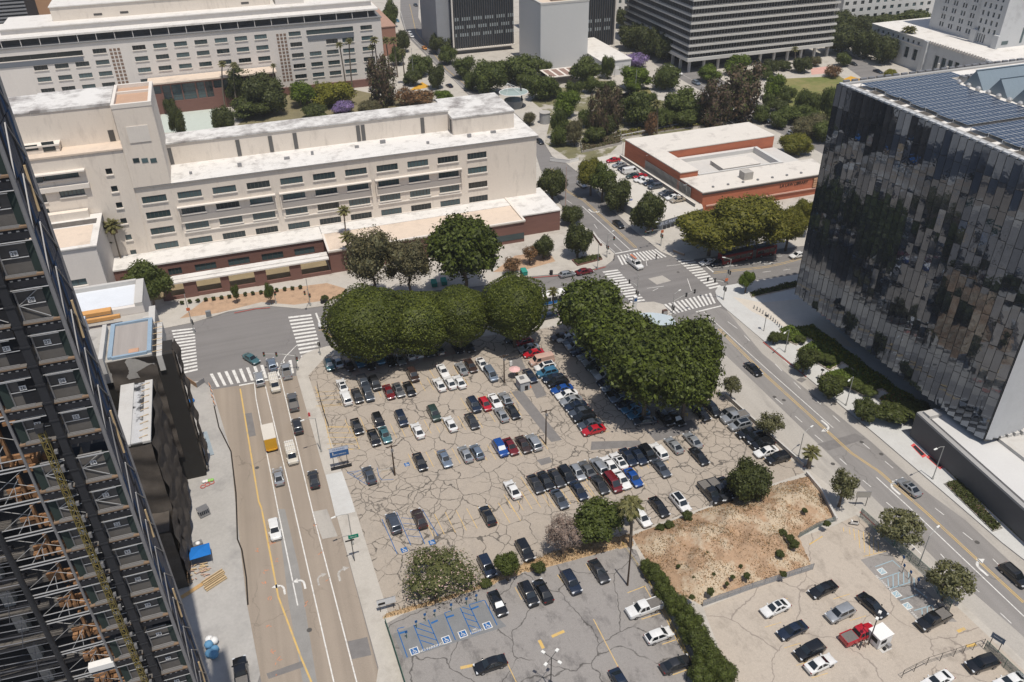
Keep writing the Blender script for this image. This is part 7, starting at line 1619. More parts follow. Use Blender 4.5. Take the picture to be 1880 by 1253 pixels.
trees([(700,20,726,66,'green','green tree upper one along the far kerb of the curving street'),(716,86,744,120,'green','green tree below the palms on the curving street'),(742,128,772,158,'bush','low dark tree by the flagpole'),(806,84,838,118,'green','fresh green tree between the curving street and the ledge of the fin tower'),(850,136,884,166,'green','green tree lower one along the curving street'),(900,112,930,140,'green','fresh green tree behind the broad green one'),(948,138,980,168,'green','green tree left of the disc canopy mast'),(1000,150,1030,182,'green','fresh green tree in the park left of the bright one'),(1040,150,1070,184,'green','green tree at the head of the park walk'),(1070,140,1100,172,'green','fresh green tree below the dark one at the slab foot'),(1120,190,1150,224,'green','green tree between the tall brown park trees'),(1176,170,1206,204,'green','fresh green tree left of the park palm'),(1196,196,1236,236,'green','green tree behind the terracotta roof left'),(1236,200,1280,234,'green','fresh green tree behind the terracotta roof middle'),(1260,180,1300,226,'green','fresh green tree behind the terracotta roof right'),(1096,210,1130,250,'dark','dark tree at the foot of the tall brown park trees'),(1070,232,1110,266,'bush','dark bush cluster behind the parking deck hedge'),(1010,236,1040,270,'green','green tree on the park corner kerb'),(1382,192,1412,226,'green','fresh green tree on the cross street kerb'),(1412,206,1446,236,'green','fresh green tree on the cross street kerb below the lawn'),(1470,196,1504,232,'green','green tree before the broad grey one'),(1492,226,1532,262,'green','fresh green tree at the glass cube roof corner'),(1392,120,1416,146,'green','green tree before the banded tower right'),(1360,130,1392,160,'green','fresh green tree between tall brown tree and lawn'),(1250,90,1284,122,'green','green tree at the banded tower corner')], G, grow=1.25)
for k in range(16): tree(334+k*14.5-4, 556-k*1.9-5, 334+k*14.5+4, 556-k*1.9+4, 'bush', 'tiny round shrub in the clipped row at the foot of the brick arcade', 'shrubs along the arcade', 'shrub', 'bush', grow=1.1)
trees([(424,515,440,560,'green','thin young tree left one in the soil before the arcade'),(484,515,504,556,'green','thin young tree right one in the soil before the arcade'),(588,540,604,556,'bush','dark low shrub at the right end of the soil strip')], None)
# ---- palms
def palm_parts(seed, n=26, fan=True, droop=.5, leaf='palm', skirt=True):
    rg = random.Random(seed); m = M()
    for i in range(n):
        a = i*2.399+rg.uniform(-.2,.2); el = 1.25-1.75*(i/n)+rg.uniform(-.12,.12); L = rg.uniform(.85,1.05); w = .20 if fan else .11
        d = Vector((math.cos(a),math.sin(a),0)); s = Vector((-d.y,d.x,0)); pr = None
        for k in range(5):
            f = k/4; r = L*f; p = d*(r*math.cos(el))+ZV*(r*math.sin(el)-droop*f*f*.6); ww = w*[.12,.35,.95,1.0,.25][k]
            a0 = p-s*ww-ZV*ww*.35; b0 = p+ZV*.03; c0 = p+s*ww-ZV*ww*.35
            if pr: m.quad(pr[0],a0,b0,pr[1],0); m.quad(pr[1],b0,c0,pr[2],0)
            pr = (a0,b0,c0)
        if fan:
            for j in range(4):
                ang = (j-1.5)*.4; q = d*(L*.8*math.cos(el))+ZV*(L*.8*math.sin(el)-droop*.4); e = (d*math.cos(ang)+s*math.sin(ang))*L*.42; m.add([q-s*.04,q+s*.04,q+e-ZV*.22*droop],[(0,1,2)],0)
    return m.mesh('fronds', [leafm[leaf]])
FAN = [palm_parts(s) for s in (1,2,3)]; DROOP = palm_parts(4, 30, True, .95, 'palm')
def palm_skirt():
    m = M(); rg = random.Random(2)
    for i in range(22): a = i*.6; d = Vector((math.cos(a),math.sin(a),0)); s = Vector((-d.y,d.x,0)); m.quad(d*.12-s*.1, d*.12+s*.1, d*.42+s*.08-ZV*rg.uniform(.6,.95), d*.42-s*.08-ZV*rg.uniform(.6,.95))
    return m.mesh('dead_fronds', [leafm['dry']])
SKIRT = palm_skirt()
def palm(ub, vb, ut, vt, w, label, kind=0, group=None, rtrunk=.22, skirt=True):
    b = P(ub, vb, KZ); lo, hi = 1.0, 60.0
    for _ in range(40):
        mz = (lo+hi)/2; q = np.array([b.x,b.y,mz-CAM_H]); c = IH/2-FOC*(q@UP)/(q@FWD)
        if c > vt: lo = mz
        else: hi = mz
    h = mz; k = (Vector((b.x,b.y,h))-Vector((0,0,CAM_H))).length/FOC; tx = P(ut, vt, h)
    t = thing('palm_tree', label, 'palm tree', b, 0, group); top = Vector((tx.x-b.x, min(2,max(-2,tx.y-b.y))*.3, h-KZ)); m = M(); p = Vector((0,0,-.1))
    for j in range(8):
        f = (j+1)/8; q = Vector((top.x*f*f, top.y*f*f, top.z*f)); m.tube(p, q, rtrunk*(1.25-.4*f) if j else rtrunk*1.5, 8, 0, rtrunk*(1.2-.4*f), cap=False); p = q
    o = m.build('trunk', bark_palm, t, local=True); r = w/2*k
    f = put('fronds', DROOP if kind == 9 else FAN[kind % 3], t, top); f.scale = (r,r,r)
    if skirt: f = put('dead_fronds', SKIRT, t, top); f.scale = (r*.8,r*.8,r*.9)
palm(227,508,193,438,34,'fan palm with the lower crown before the tall courthouse wing',0,None,.2); palm(233,514,205,414,36,'fan palm with the higher crown before the tall courthouse wing',1,None,.2)
palm(640,470,631,386,26,'fan palm rising over the courthouse podium roof',2,None,.2); palm(642,500,637,434,30,'shorter fan palm wedged beside the large olive tree',0,None,.2)
palm(1258,712,1262,670,34,'short fan palm poking out of the big ficus hedge',1,None,.3); palm(1484,858,1490,829,34,'stocky fan palm on the avenue pavement by the dirt bank',2,None,.38)
palm(1157,1004,1158,921,52,'tall ragged palm with drooping fronds on the verge',9,None,.25); palm(1016,580,1015,534,24,'fan palm beside the white and blue bus',0,None,.2)
for i, (a, b, c, d, w, l) in enumerate(((637,174,623,82,16,'slender palm leftmost of the pair before the far courthouse'),(648,172,641,76,16,'slender palm rightmost of the pair before the far courthouse'),(698,170,687,73,18,'slender palm at the far courthouse corner, taller one'),(691,170,683,86,16,'slender palm at the far courthouse corner, shorter one'),(717,146,708,74,20,'slender palm left one in the row along the curving street'),(730,142,722,74,20,'slender palm middle one in the row along the curving street'),(744,156,738,95,16,'slender palm right one in the row along the curving street'),(507,198,502,121,12,'small palm before the entrance block garden'),(414,200,408,118,16,'palm left one of two beside the entrance block'),(436,200,429,118,16,'palm right one of two beside the entrance block'),(1206,246,1205,190,24,'thin palm in the park before the terracotta building'),(1459,118,1459,90,14,'palm before the banded tower colonnade'),(1655,116,1664,54,18,'palm left one of the tall pair before the granite wing'),(1662,118,1674,54,18,'palm right one of the tall pair before the granite wing'),(1788,118,1795,92,20,'palm left one of the clump at the glass roof edge'),(1797,118,1808,92,20,'palm right one of the clump at the glass roof edge'),(1519,98,1520,82,14,'small palm left one at the banded tower corner'),(1538,100,1540,84,14,'small palm right one at the banded tower corner'))): palm(a, b, c, d, w, l, i, 'palms in the civic park', .28, False)
# small bits of scrub and dry grass tufts on the bank: too many to count
def tufts():
    rg = np.random.default_rng(5); poly = pts(BANK); xs = [p.x for p in poly]; ys = [p.y for p in poly]; q = []
    while len(q) < 12000:
        x, y = rg.uniform(min(xs),max(xs)), rg.uniform(min(ys),max(ys)); d = edge_d((x,y), poly)
        if not inside((x,y), poly): continue
        if math.sin(x*.5)*math.cos(y*.6)+.5*math.sin(x*1.3+y) < rg.uniform(-1.2,.8): continue
        z = KZ+.03+bankz(x,y,d,3.2,5.5); q.append((x,y,z+.08))
    vp = pts(VERGE)
    xs = [p.x for p in vp]; ys = [p.y for p in vp]
    while len(q) < 15000:
        x, y = rg.uniform(min(xs),max(xs)), rg.uniform(min(ys),max(ys))
        if inside((x,y), vp): q.append((x,y,KZ+.35))
    q = np.array(q); nn = rg.normal(size=q.shape); nn[:,2] = np.abs(nn[:,2])*.4; nn /= np.linalg.norm(nn,axis=1,keepdims=True)
    o = bpy.data.objects.new('dry_grass', np_mesh('dry_grass', rot_quads(q, nn, .14*rg.uniform(.5,1.5,len(q)), rg, .5), [mat_leaf('straw', (.46,.34,.19), .35, .1), leafm['olive']], midx=(rg.random(len(q)) < .22).astype(int))); scene.collection.objects.link(o)
    tag(o, 'dry straw coloured grass tufts scattered over the dirt bank and verge', 'grass', kind='stuff')
tufts()
# ------------------------------------------------------------------ street furniture, fences, signs, people
def hgt(ub, vb, vt, z=0.0):
    b = P(ub, vb, z); lo, hi = 0.2, 60.0
    for _ in range(40):
        mz = (lo+hi)/2; q = np.array([b.x,b.y,z+mz-CAM_H]); c = IH/2-FOC*(q@UP)/(q@FWD)
        if c > vt: lo = mz
        else: hi = mz
    return b, mz
lamp_glass = mat('lamp_lens', (.75,.75,.72), var=.03, rough=.3)
def street_lamp(ub, vb, vt, az, label, arm=2.2, group='street lamps', dark=False, z=KZ):
    b, h = hgt(ub, vb, vt, z); t = thing('street_lamp', label, 'street lamp', b, AZ(az), group); pmx = pole_dark if dark else pole_metal
    m = M(); m.tube((0,0,0),(0,0,h),.11,8,0,.07); m.tube((0,0,0),(0,0,.5),.19,8); m.build('pole', pmx, t, local=True)
    m = M(); m.tube((0,0,h-.1),(arm*.5,0,h+.35),.05,6); m.tube((arm*.5,0,h+.35),(arm,0,h+.4),.045,6); m.build('arm', pmx, t, local=True)
    m = M(); m.add([(arm-.1,-.16,h+.48),(arm+.7,-.12,h+.46),(arm+.7,.12,h+.46),(arm-.1,.16,h+.48),(arm-.1,-.16,h+.34),(arm+.7,-.12,h+.36),(arm+.7,.12,h+.36),(arm-.1,.16,h+.34)],[(0,1,2,3),(7,6,5,4),(0,4,5,1),(1,5,6,2),(2,6,7,3),(3,7,4,0)]); m.build('lamp_head', lamp_glass, t, local=True)
for a in ((1686,1040,984,70,'street lamp overhanging the avenue at lower right beside the green fence'),(1712,880,820,-100,'street lamp before the charcoal pavilion wall'),(1553,745,692,-120,'street lamp at the third leafy planter'),(1441,647,606,-120,'slim street lamp beside the first leafy planter'),(1466,838,796,70,'street lamp by the stocky palm leaning over the avenue'),(590,830,768,-100,'street lamp on the left pavement beside the striped corner'),(648,1000,944,-100,'street lamp on the left pavement above the green street sign')): street_lamp(*a)
for a in ((1402,608,580,0,'dark plaza lamp upper one beside the bollards'),(1506,698,680,0,'dark plaza lamp between the planters')):
    b, h = hgt(a[0], a[1], a[2], KZ); t = thing('plaza_lamp', a[4], 'lamp', b, 0, 'plaza lamps'); m = M(); m.tube((0,0,0),(0,0,h),.07,6); m.build('pole', pole_dark, t, local=True); m = M(); m.tube((0,0,h),(0,0,h+.12),.4,10); m.build('lamp_shade', pole_dark, t, local=True)
def sig_head(m, c, az):
    f = Vector((math.sin(R_(az)),math.cos(R_(az)),0)); s = Vector((f.y,-f.x,0)); c = Vector(c)
    m.obox(c, f*.12, s*.22, ZV*.55, 0)
    for k, col in ((.35,1),(0,2),(-.35,3)):
        q = c+f*.125+ZV*k; m.add([q+(s*math.cos(a)+ZV*math.sin(a))*.13 for a in [i*math.pi/4 for i in range(8)]],[tuple(range(8))],col)
sigmats = [pole_dark, mat('red_lens', (.3,.02,.02)), mat('amber_lens', (.35,.16,.02)), mat('green_lens', (.02,.22,.12))]
def signal(ub, vb, vt, label, arm=None, az=180, lamp=None, banner=None):
    b, h = hgt(ub, vb, vt, KZ); t = thing('traffic_signal', label, 'traffic light', b, 0, 'traffic signals at the junctions')
    m = M(); m.tube((0,0,0),(0,0,h),.11,8,0,.08); m.tube((0,0,0),(0,0,.6),.2,8); m.build('pole', pole_metal, t, local=True)
    m = M(); sig_head(m, (.25,0,min(3.0,h-.8)), az); m.build('signal_head', sigmats, t, local=True)
    m = M(); sig_head(m, (0,.3,min(3.2,h-.8)), az+90); m.build('signal_head', sigmats, t, local=True)
    if arm:
        f = Vector((math.sin(R_(arm[0])),math.cos(R_(arm[0])),0)); L = arm[1]; hh = min(h,5.6); m = M(); m.tube((0,0,hh-.6),tuple(f*L*.4+ZV*(hh-.1)),.08,7); m.tube(tuple(f*L*.4+ZV*(hh-.1)),tuple(f*L+ZV*hh),.06,7); m.build('mast_arm', pole_metal, t, local=True)
        m = M(); sig_head(m, f*L+ZV*(hh-.1), az); m.build('signal_head', sigmats, t, local=True)
        if L > 4: m = M(); sig_head(m, f*L*.6+ZV*(hh-.15), az); m.build('signal_head', sigmats, t, local=True)
    if lamp is not None:
        f = Vector((math.sin(R_(lamp)),math.cos(R_(lamp)),0)); m = M(); m.tube((0,0,h-.1),tuple(f*1.6+ZV*(h+.3)),.05,6); m.build('lamp_arm', pole_metal, t, local=True); m = M(); m.obox(f*1.9+ZV*(h+.3), f*.4, Vector((f.y,-f.x,0))*.14, ZV*.07); m.build('lamp_head', lamp_glass, t, local=True)
    if banner: m = M(); m.obox((0,-.14,h*.62),(.42,0,0),(0,.03,0),(0,0,.4)); m.build('sign', mat('orange_sign', (.62,.17,.07), var=.05), t, local=True)
for a in ((1213,452,408,'traffic signal with street lamp and orange sign at the far right junction corner',(-95,5.5),180,-90,True),(1114,473,430,'traffic signal before the dark planter tree at the far left junction corner',(85,2),180,70),(1097,494,448,'traffic signal pole between the red kerb and the left crosswalk',None,180),(1328,551,490,'traffic signal with orange sign at the pale plaza corner',(-60,4.5),-10,None,True),(1336,520,476,'traffic signal with curved lamp arm left of the small bright tree',None,0,-60),(1168,558,510,'traffic signal at the station plaza left corner',(-30,2.5),90),(1233,586,540,'traffic signal with mast arm over the near crosswalk of the main junction',(75,7.0),10,70),(357,612,540,'traffic signal with orange sign at the left crosswalk of the left junction',None,90,None,True),(507,558,526,'traffic signal on the far pavement opposite the left street',None,180),(570,562,512,'traffic signal with street lamp opposite the striped crosswalk',(200,3),180,None),(547,680,650,'traffic signal with arm at the pavement corner of the left junction',(-70,7),180),(588,652,628,'traffic signal before the clipped ficus at the left junction',None,90)): signal(*a)
def utility_pole(ub, vb, vt, label, arms=1):
    b, h = hgt(ub, vb, vt, LZ); t = thing('utility_pole', label, 'utility pole', b, 0, 'wooden utility poles in the lots')
    m = M(); m.tube((0,0,0),(0,0,h),.17,8,0,.11); m.build('pole', wood_dark, t, local=True)
    for k in range(arms):
        m = M(); m.box(-1.1,-.06,h-.35-k*.6,1.1,.06,h-.2-k*.6); m.build('crossarm', wood_dark, t, local=True)
        m = M()
        for x in (-1,-.6,.6,1): m.tube((x,0,h-.2-k*.6),(x,0,h-.02-k*.6),.05,6)
        m.build('insulator_row', steel_pale, t, local=True)
    if arms:
        m = M(); m.box(-.25,-.4,h-1.3,.25,-.12,h-.8); m.build('floodlight', steel_grey, t, local=True)
for a in ((725,873,818,'wooden utility pole by the painted wheelchair square'),(1002,816,753,'wooden utility pole beside the asphalt strip'),(926,703,652,'wooden utility pole near the pink umbrella'),(1152,1075,985,'bare dark pole at the corner of the lower dark lot',0)): utility_pole(*a)
def lot_lamp(ub, vb, vt, label, n=4, r=1.4):
    b, h = hgt(ub, vb, vt, LZ); t = thing('lot_lamp', label, 'lamp post', b, 0); m = M(); m.tube((0,0,0),(0,0,h),.1,8,0,.07); m.build('pole', pole_dark, t, local=True)
    for k in range(n):
        a = k*2*math.pi/n+.6; f = Vector((math.cos(a),math.sin(a),0)); m = M(); m.tube((0,0,h),tuple(f*r*.8+ZV*(h+.1)),.04,5); m.build('arm', pole_dark, t, local=True)
        m = M(); m.obox(f*r+ZV*(h+.1), f*.28, Vector((-f.y,f.x,0))*.2, ZV*.1); m.build('lamp_head', lamp_glass, t, local=True)
lot_lamp(1011,1268,1208,'four headed lamp post at the bottom edge of the lower dark lot'); lot_lamp(1594,1184,1131,'slim dark lamp post between the red pickup and white booth',2,.7)
# fences and walls
def fence(path, h, label, pmx, infill=None, step=2.6, rails=2, name='fence', z=KZ, r=.045, bars=0):
    l = [P(*q, z) for q in path]; t = thing(name, label, 'fence', l[0]); k = 0
    for a, b in zip(l, l[1:]):
        n = max(1, int((b-a).length/step)); d = (b-a)
        for i in range(n):
            q = a+d*(i/n); m = M(); m.tube(q, q+ZV*h, r, 6); m.build('post', pmx, t)
        m = M()
        for j in range(rails): zz = h*(j+1)/rails-.04; m.tube(a+ZV*zz, b+ZV*zz, r*.6, 5)
        for i in range(bars): q = a+d*(i/bars); m.tube(q+ZV*.1, q+ZV*h, .015, 4)
        m.build('rail', pmx, t)
        if infill: m = M(); m.beam(a+ZV*h*.5, b+ZV*h*.5, .03, h*.92); m.build('panel', infill, t)
    m = M(); m.tube(l[-1], l[-1]+ZV*h, r, 6); m.build('post', pmx, t)
greenf = mat('green_fence_paint', (.05,.15,.11), var=.15)
fence([(708,1146),(722,1188),(745,1262)], 1.6, 'dark green fence along the left edge of the lower dark lot', greenf, greenf, 2.6)
def mesh_mat(name, col, gap):
    "woven wire: thin real wires with holes, by transparency of the weave"
    m, nt, b = _nodes(name); h = N(nt); b.inputs['Base Color'].default_value = c4(col); b.inputs['Roughness'].default_value = .6
    w = h.n('ShaderNodeTexVoronoi'); w.feature = 'DISTANCE_TO_EDGE'; w.inputs['Scale'].default_value = 9; h.l(h.pos(), w.inputs['Vector'])
    al = h.ramp(w.outputs['Distance'], .05, .12, (1,1,1,1), (gap,gap,gap,1)); h.l(al, b.inputs['Alpha']); MATS[name] = m; return m
wire = mesh_mat('chain_link', (.22,.27,.25), .12)
fence([(1578,950),(1640,1005),(1700,1060),(1742,1122)], 2.2, 'greenish chain-link fence between the pale concrete lot and the avenue pavement', greenf, wire, 3.0)
fence([(1290,1114),(1380,1082),(1492,1046)], 1.5, 'low wire fence with pale panels along the foot of the dirt bank', steel_grey, mesh_mat('pale_wire', (.42,.43,.44), .35), 2.2)
fence([(1466,988),(1502,968),(1532,958)], 1.3, 'short wire fence at the upper right corner of the dirt bank', steel_grey, wire, 2.0)
fence([(1655,1245),(1700,1222),(1750,1206),(1803,1188)], 1.9, 'tall iron bar fence with gate at lower right in the pale concrete lot', pole_dark, None, 1.7, 2, 'iron_fence', LZ)
fence([(1806,1192),(1880,1262)], 2.0, 'green chain-link fence at the bottom right corner', greenf, wire, 2.4)
fence([(1143,1003),(1183,1060),(1215,1118),(1275,1232)], .9, 'yellow guard rail along the hedge of the lower dark lot', mat('yellow_rail', (.55,.38,.06), var=.2), None, 2.4, 2, 'guard_rail')
fence([(1303,930),(1340,914)], 1.1, 'grey corner rail in front of two dark cars at the dirt bank', steel_grey, mesh_mat('grey_wire', (.3,.31,.33), .4), 1.4)
fence([(583,708),(588,735),(598,770),(604,786)], 1.2, 'dark wire guard rail at the left edge of the cracked lot', pole_dark, None, 1.5, 3, 'guard_rail', LZ)
fence([(958,1032),(985,1022)], 1.0, 'short grey rail in front of the bare tree', steel_grey, None, 1.4, 2)
fence([(698,868),(728,861)], .6, 'white barrier rail at the foot of the utility pole', white_paint, mat('cream_barrier', (.62,.56,.47)), 1.5, 1, 'barrier_rail', LZ)
def wall(path, h, w, label, m_, cap=None):
    l = [P(*q, KZ) for q in path]; t = thing('low_wall', label, 'wall', l[0]); m = M(); c = M()
    for a, b in zip(l, l[1:]): m.beam(a+ZV*h/2, b+ZV*h/2, w, h); c.beam(a+ZV*(h+.04), b+ZV*(h+.04), w+.1, .08)
    m.build('wall', m_, t); c.build('coping', cap or concrete_pale, t)
wall([(1331,728),(1368,762),(1410,800),(1474,857)], .9, .25, 'low concrete boundary wall between the cracked lot and the avenue pavement', concrete)
wall([(1480,872),(1508,905),(1535,958)], .8, .3, 'low pale retaining wall on the right rim of the dirt bank', concrete_pale)
wall([(1236,462),(1256,470)], .7, .4, 'short brick planter wall at the far right junction corner', mat('tan_brick', (.36,.27,.2), var=.15))
wall([(1010,296),(1045,300),(1062,296)], 1.2, .3, 'low white wall at the park corner on the upper avenue', white_paint)
wall([(1127,255),(1260,228),(1266,232)], .8, .4, 'long pale wall along the park edge behind the terracotta building', concrete_pale)
wall([(1088,430),(1104,452)], .8, .4, 'brick planter wall beside the dark planter tree', brick)
wall([(1320,215),(1420,275)], .8, .3, 'dark park wall along the cross street', mat('dark_park_wall', (.13,.13,.125)))
# signs
def board(u0, v0, u1, v1, w, h, z0, label, face, txts=(), az=180, frame=steel_grey, name='sign_board'):
    a, b = P(u0,v0,KZ), P(u1,v1,KZ); c = (a+b)/2; t = thing(name, label, 'sign', c, R_(180-az))
    for x in (-w*.36, w*.36): m = M(); m.tube((x,0,0),(x,0,z0+h),.06,6); m.build('post', pole_dark, t, local=True)
    m = M(); m.box(-w/2,-.1,z0,w/2,-.065,z0+h); m.build('panel', face, t, local=True)
    m = M()
    for q in ((-w/2-.05,-.11,z0-.05,w/2+.05,-.05,z0),(-w/2-.05,-.11,z0+h,w/2+.05,-.05,z0+h+.05)): m.box(*q)
    m.build('frame', frame, t, local=True)
    for body, sz, x, z, mm in txts: text('lettering', body, sz, (x,-.115,z0+z), (R_(90),0,0), mm, .004, t)
    return t
blue_sign = mat('blue_sign', (.035,.11,.28), var=.05); pale_sign = mat('pale_sign', (.55,.6,.7), var=.05); green_sign = mat('green_sign', (.0,.22,.14), var=.05)
t = board(617,861,637,857,3.6,2.2,3.0,'large blue and white parking sign at the left edge of the cracked lot', blue_sign, (('PARKING',.55,0,1.75,blue_sign),('$',.6,-1.2,.95,white_paint),('PUBLIC PARKING',.34,0,.55,white_paint)))
m = M(); m.box(-1.78,-.112,4.35,1.78,-.101,5.18); m.build('header', pale_sign, t, local=True)
m = M(); m.box(-2,-.3,.05,2,.3,.35); m.build('base', trim_b, t, local=True)
t = board(700,1124,722,1116,3.0,1.4,1.4,'white roadside sign with black box at the left end of the verge', sign_w, ()); m = M(); m.box(-1.3,-.115,1.6,-.2,-.102,2.1); m.build('panel', black, t, local=True)
b, h = hgt(651,1030,985,KZ); t = thing('street_sign', 'green street name sign on a dark pole on the left pavement', 'sign', b); m = M(); m.tube((0,0,0),(0,0,h),.08,6); m.build('pole', pole_dark, t, local=True); m = M(); m.box(-.4,-.12,h-.5,1.3,-.06,h+.3); m.build('panel', green_sign, t, local=True); m = M(); m.box(-1.0,-.1,h-1.0,.5,-.02,h-.72); m.build('bracket', pole_dark, t, local=True)
text('lettering', 'Olive St', .34, (.45,-.13,h-.1), (R_(90),0,0), white_paint, .004, t)
board(1566,930,1592,928,2.6,1.3,2.2,'weathered sign panel on posts beside the fence corner of the dirt bank', mat('weathered_panel', (.40,.38,.34), var=.15), (), 200)
board(1818,1196,1828,1190,1.9,1.0,2.2,'blue sign on a dark post at the iron fence end', mat('slate_sign', (.12,.16,.22)), (('PARKING',.3,0,.5,white_paint),), 250)
b, h = hgt(1154,385,366,KZ); t = thing('banner_sign', 'tall narrow blue banner sign beside the dark corner trees', 'sign', b); m = M(); m.tube((0,0,0),(0,0,h),.06,6); m.build('pole', pole_dark, t, local=True); m = M(); m.box(.05,-.05,h*.2,1.1,0,h); m.build('banner', mat('blue_banner', (.2,.24,.42)), t, local=True)
for u, v, vt, l in ((1133,150,92,'tall pole in the garden on the near side of the curving street'),(760,152,90,'tall white flagpole beside the orange flower bed')) [1:]:
    b, h = hgt(u, v, vt, KZ); t = thing('flagpole', l, 'flagpole', b); m = M(); m.tube((0,0,0),(0,0,h),.14,8,0,.07); m.build('pole', steel_pale, t, local=True); m = M(); m.sphere((0,0,h),.2,8,5); m.build('finial', steel_pale, t, local=True)
for i, (u, v) in enumerate(((1110,140),(1128,142),(1142,140),(1166,172))):
    b, h = hgt(u, v, v-44 if i == 3 else v-22, KZ); t = thing('flagpole', ['flagpole with red flag left one before the flat annex','flagpole with white flag middle one before the flat annex','flagpole right one before the flat annex','tall white mast in the park beside the jacaranda'][i], 'flagpole', b, 0, 'flagpoles in the park'); m = M(); m.tube((0,0,0),(0,0,h),.1,6); m.build('pole', steel_pale, t, local=True)
    if i < 2: m = M(); m.quad((0,0,h-.2),(2.2,.2,h-.8),(2.1,.2,h-2.2),(0,0,h-1.6)); m.build('flag', mat('red_flag', (.45,.1,.1)) if i == 0 else white_paint, t, local=True)
# booths, umbrella, station canopies
def booth():
    c = P(960,712,LZ); t = thing('attendant_booth', 'small grey attendant booth beside the pink umbrella in the cracked lot', 'booth', c, R_(4))
    m = M(); m.box(-1.1,-1.3,0,1.1,1.3,2.3); m.build('body', mat('booth_grey', (.42,.44,.46), var=.08), t, local=True)
    m = M(); m.box(-1.25,-1.45,2.3,1.25,1.45,2.4,0); m.box(-.6,-.2,2.4,.3,.6,2.75,1); m.build('roof', [concrete_pale, steel_grey], t, local=True)
    m = M(); m.box(-1.112,-.9,1.1,-1.102,.9,1.9); m.build('window', mat('violet_window', (.10,.09,.2), rough=.2), t, local=True); m = M(); m.box(-.1,-1.312,.1,.7,-1.302,1.3); m.build('door', trim_b, t, local=True)
    c = P(945,693,LZ); t = thing('patio_umbrella', 'pink octagonal umbrella shading the booth queue', 'umbrella', c, 0); m = M(); m.tube((0,0,0),(0,0,2.7),.035,6); m.build('pole', steel_pale, t, local=True)
    m = M(); r = 1.3; v = [(0,0,2.75)]+[(r*math.cos(i*math.pi/4+.2),r*math.sin(i*math.pi/4+.2),2.2) for i in range(8)]; m.add(v,[(0,i+1,(i+1) % 8+1) for i in range(8)]); m.build('canopy', mat('pink_fabric', (.70,.44,.42), var=.06), t, local=True)
    for k, (u, v, mm, l) in enumerate(((938,672,white_paint,'white upright sign box behind the pink umbrella'),)):
        t = thing('sign_box', l, 'sign', P(u,v,LZ)); m = M(); m.box(-.3,-.15,0,.3,.15,1.3); m.build('panel', mm, t, local=True); m = M(); m.box(-.36,-.25,0,.36,.25,.08); m.build('base', trim_b, t, local=True)
    for k, (u, v, l) in enumerate(((961,715,'yellow bucket before the booth door'),(970,711,'orange cone left one at the booth'),(973,709,'orange cone right one at the booth'))):
        t = thing('traffic_cone' if k else 'bucket', l, 'cone' if k else 'bucket', P(u,v+2,LZ)); m = M(); m.tube((0,0,.04),(0,0,.75),.2,8,0,.04 if k else .18); m.build('cone' if k else 'body', mat('cone_orange', (.7,.2,.04)) if k else mat('bucket_yellow', (.65,.4,.08)), t, local=True); m = M(); m.box(-.28,-.28,0,.28,.28,.05); m.build('base', trim_b if not k else MATS['cone_orange'], t, local=True)
    c = P(1612,1178,LZ); t = thing('ticket_booth', 'white box booth beside the red pickup with clutter on its side', 'booth', c, R_(6)); m = M(); m.box(-1.3,-1.1,.1,1.3,1.1,2.3); m.build('body', white_paint, t, local=True); m = M(); m.box(-1.4,-1.2,2.3,1.4,1.2,2.38); m.build('roof', white_paint, t, local=True)
    m = M(); m.box(-1.312,-.7,1.0,-1.302,.5,1.9); m.box(-.9,-1.112,1.0,.2,-1.102,1.8); m.build('window', trim_b, t, local=True); m = M(); m.box(-1.0,-1.9,0,.9,-1.15,.06,0); m.box(.3,-1.7,.06,.9,-1.2,.7,1); m.box(-.5,-1.7,.06,-.1,-1.3,.5,2); m.build('step', [concrete_pale, steel_grey, trim_b], t, local=True)
    t = thing('scooter', 'white motor scooter parked at the top of the pale concrete lot', 'scooter', P(1567,964,LZ), AZ(-60)); m = M(); m.box(-.7,-.18,.35,.3,.18,.75); m.box(.3,-.15,.3,.6,.15,1.0); m.tube((.55,-.35,1.05),(.55,.35,1.05),.03,6); m.build('body', white_paint, t, local=True); m = M(); m.box(-.6,-.15,.76,.2,.15,.86); m.build('saddle', trim_b, t, local=True)
    for x in (-.6,.65): wheel(t, (x,0,.26), (.75,.6,.75))
booth()
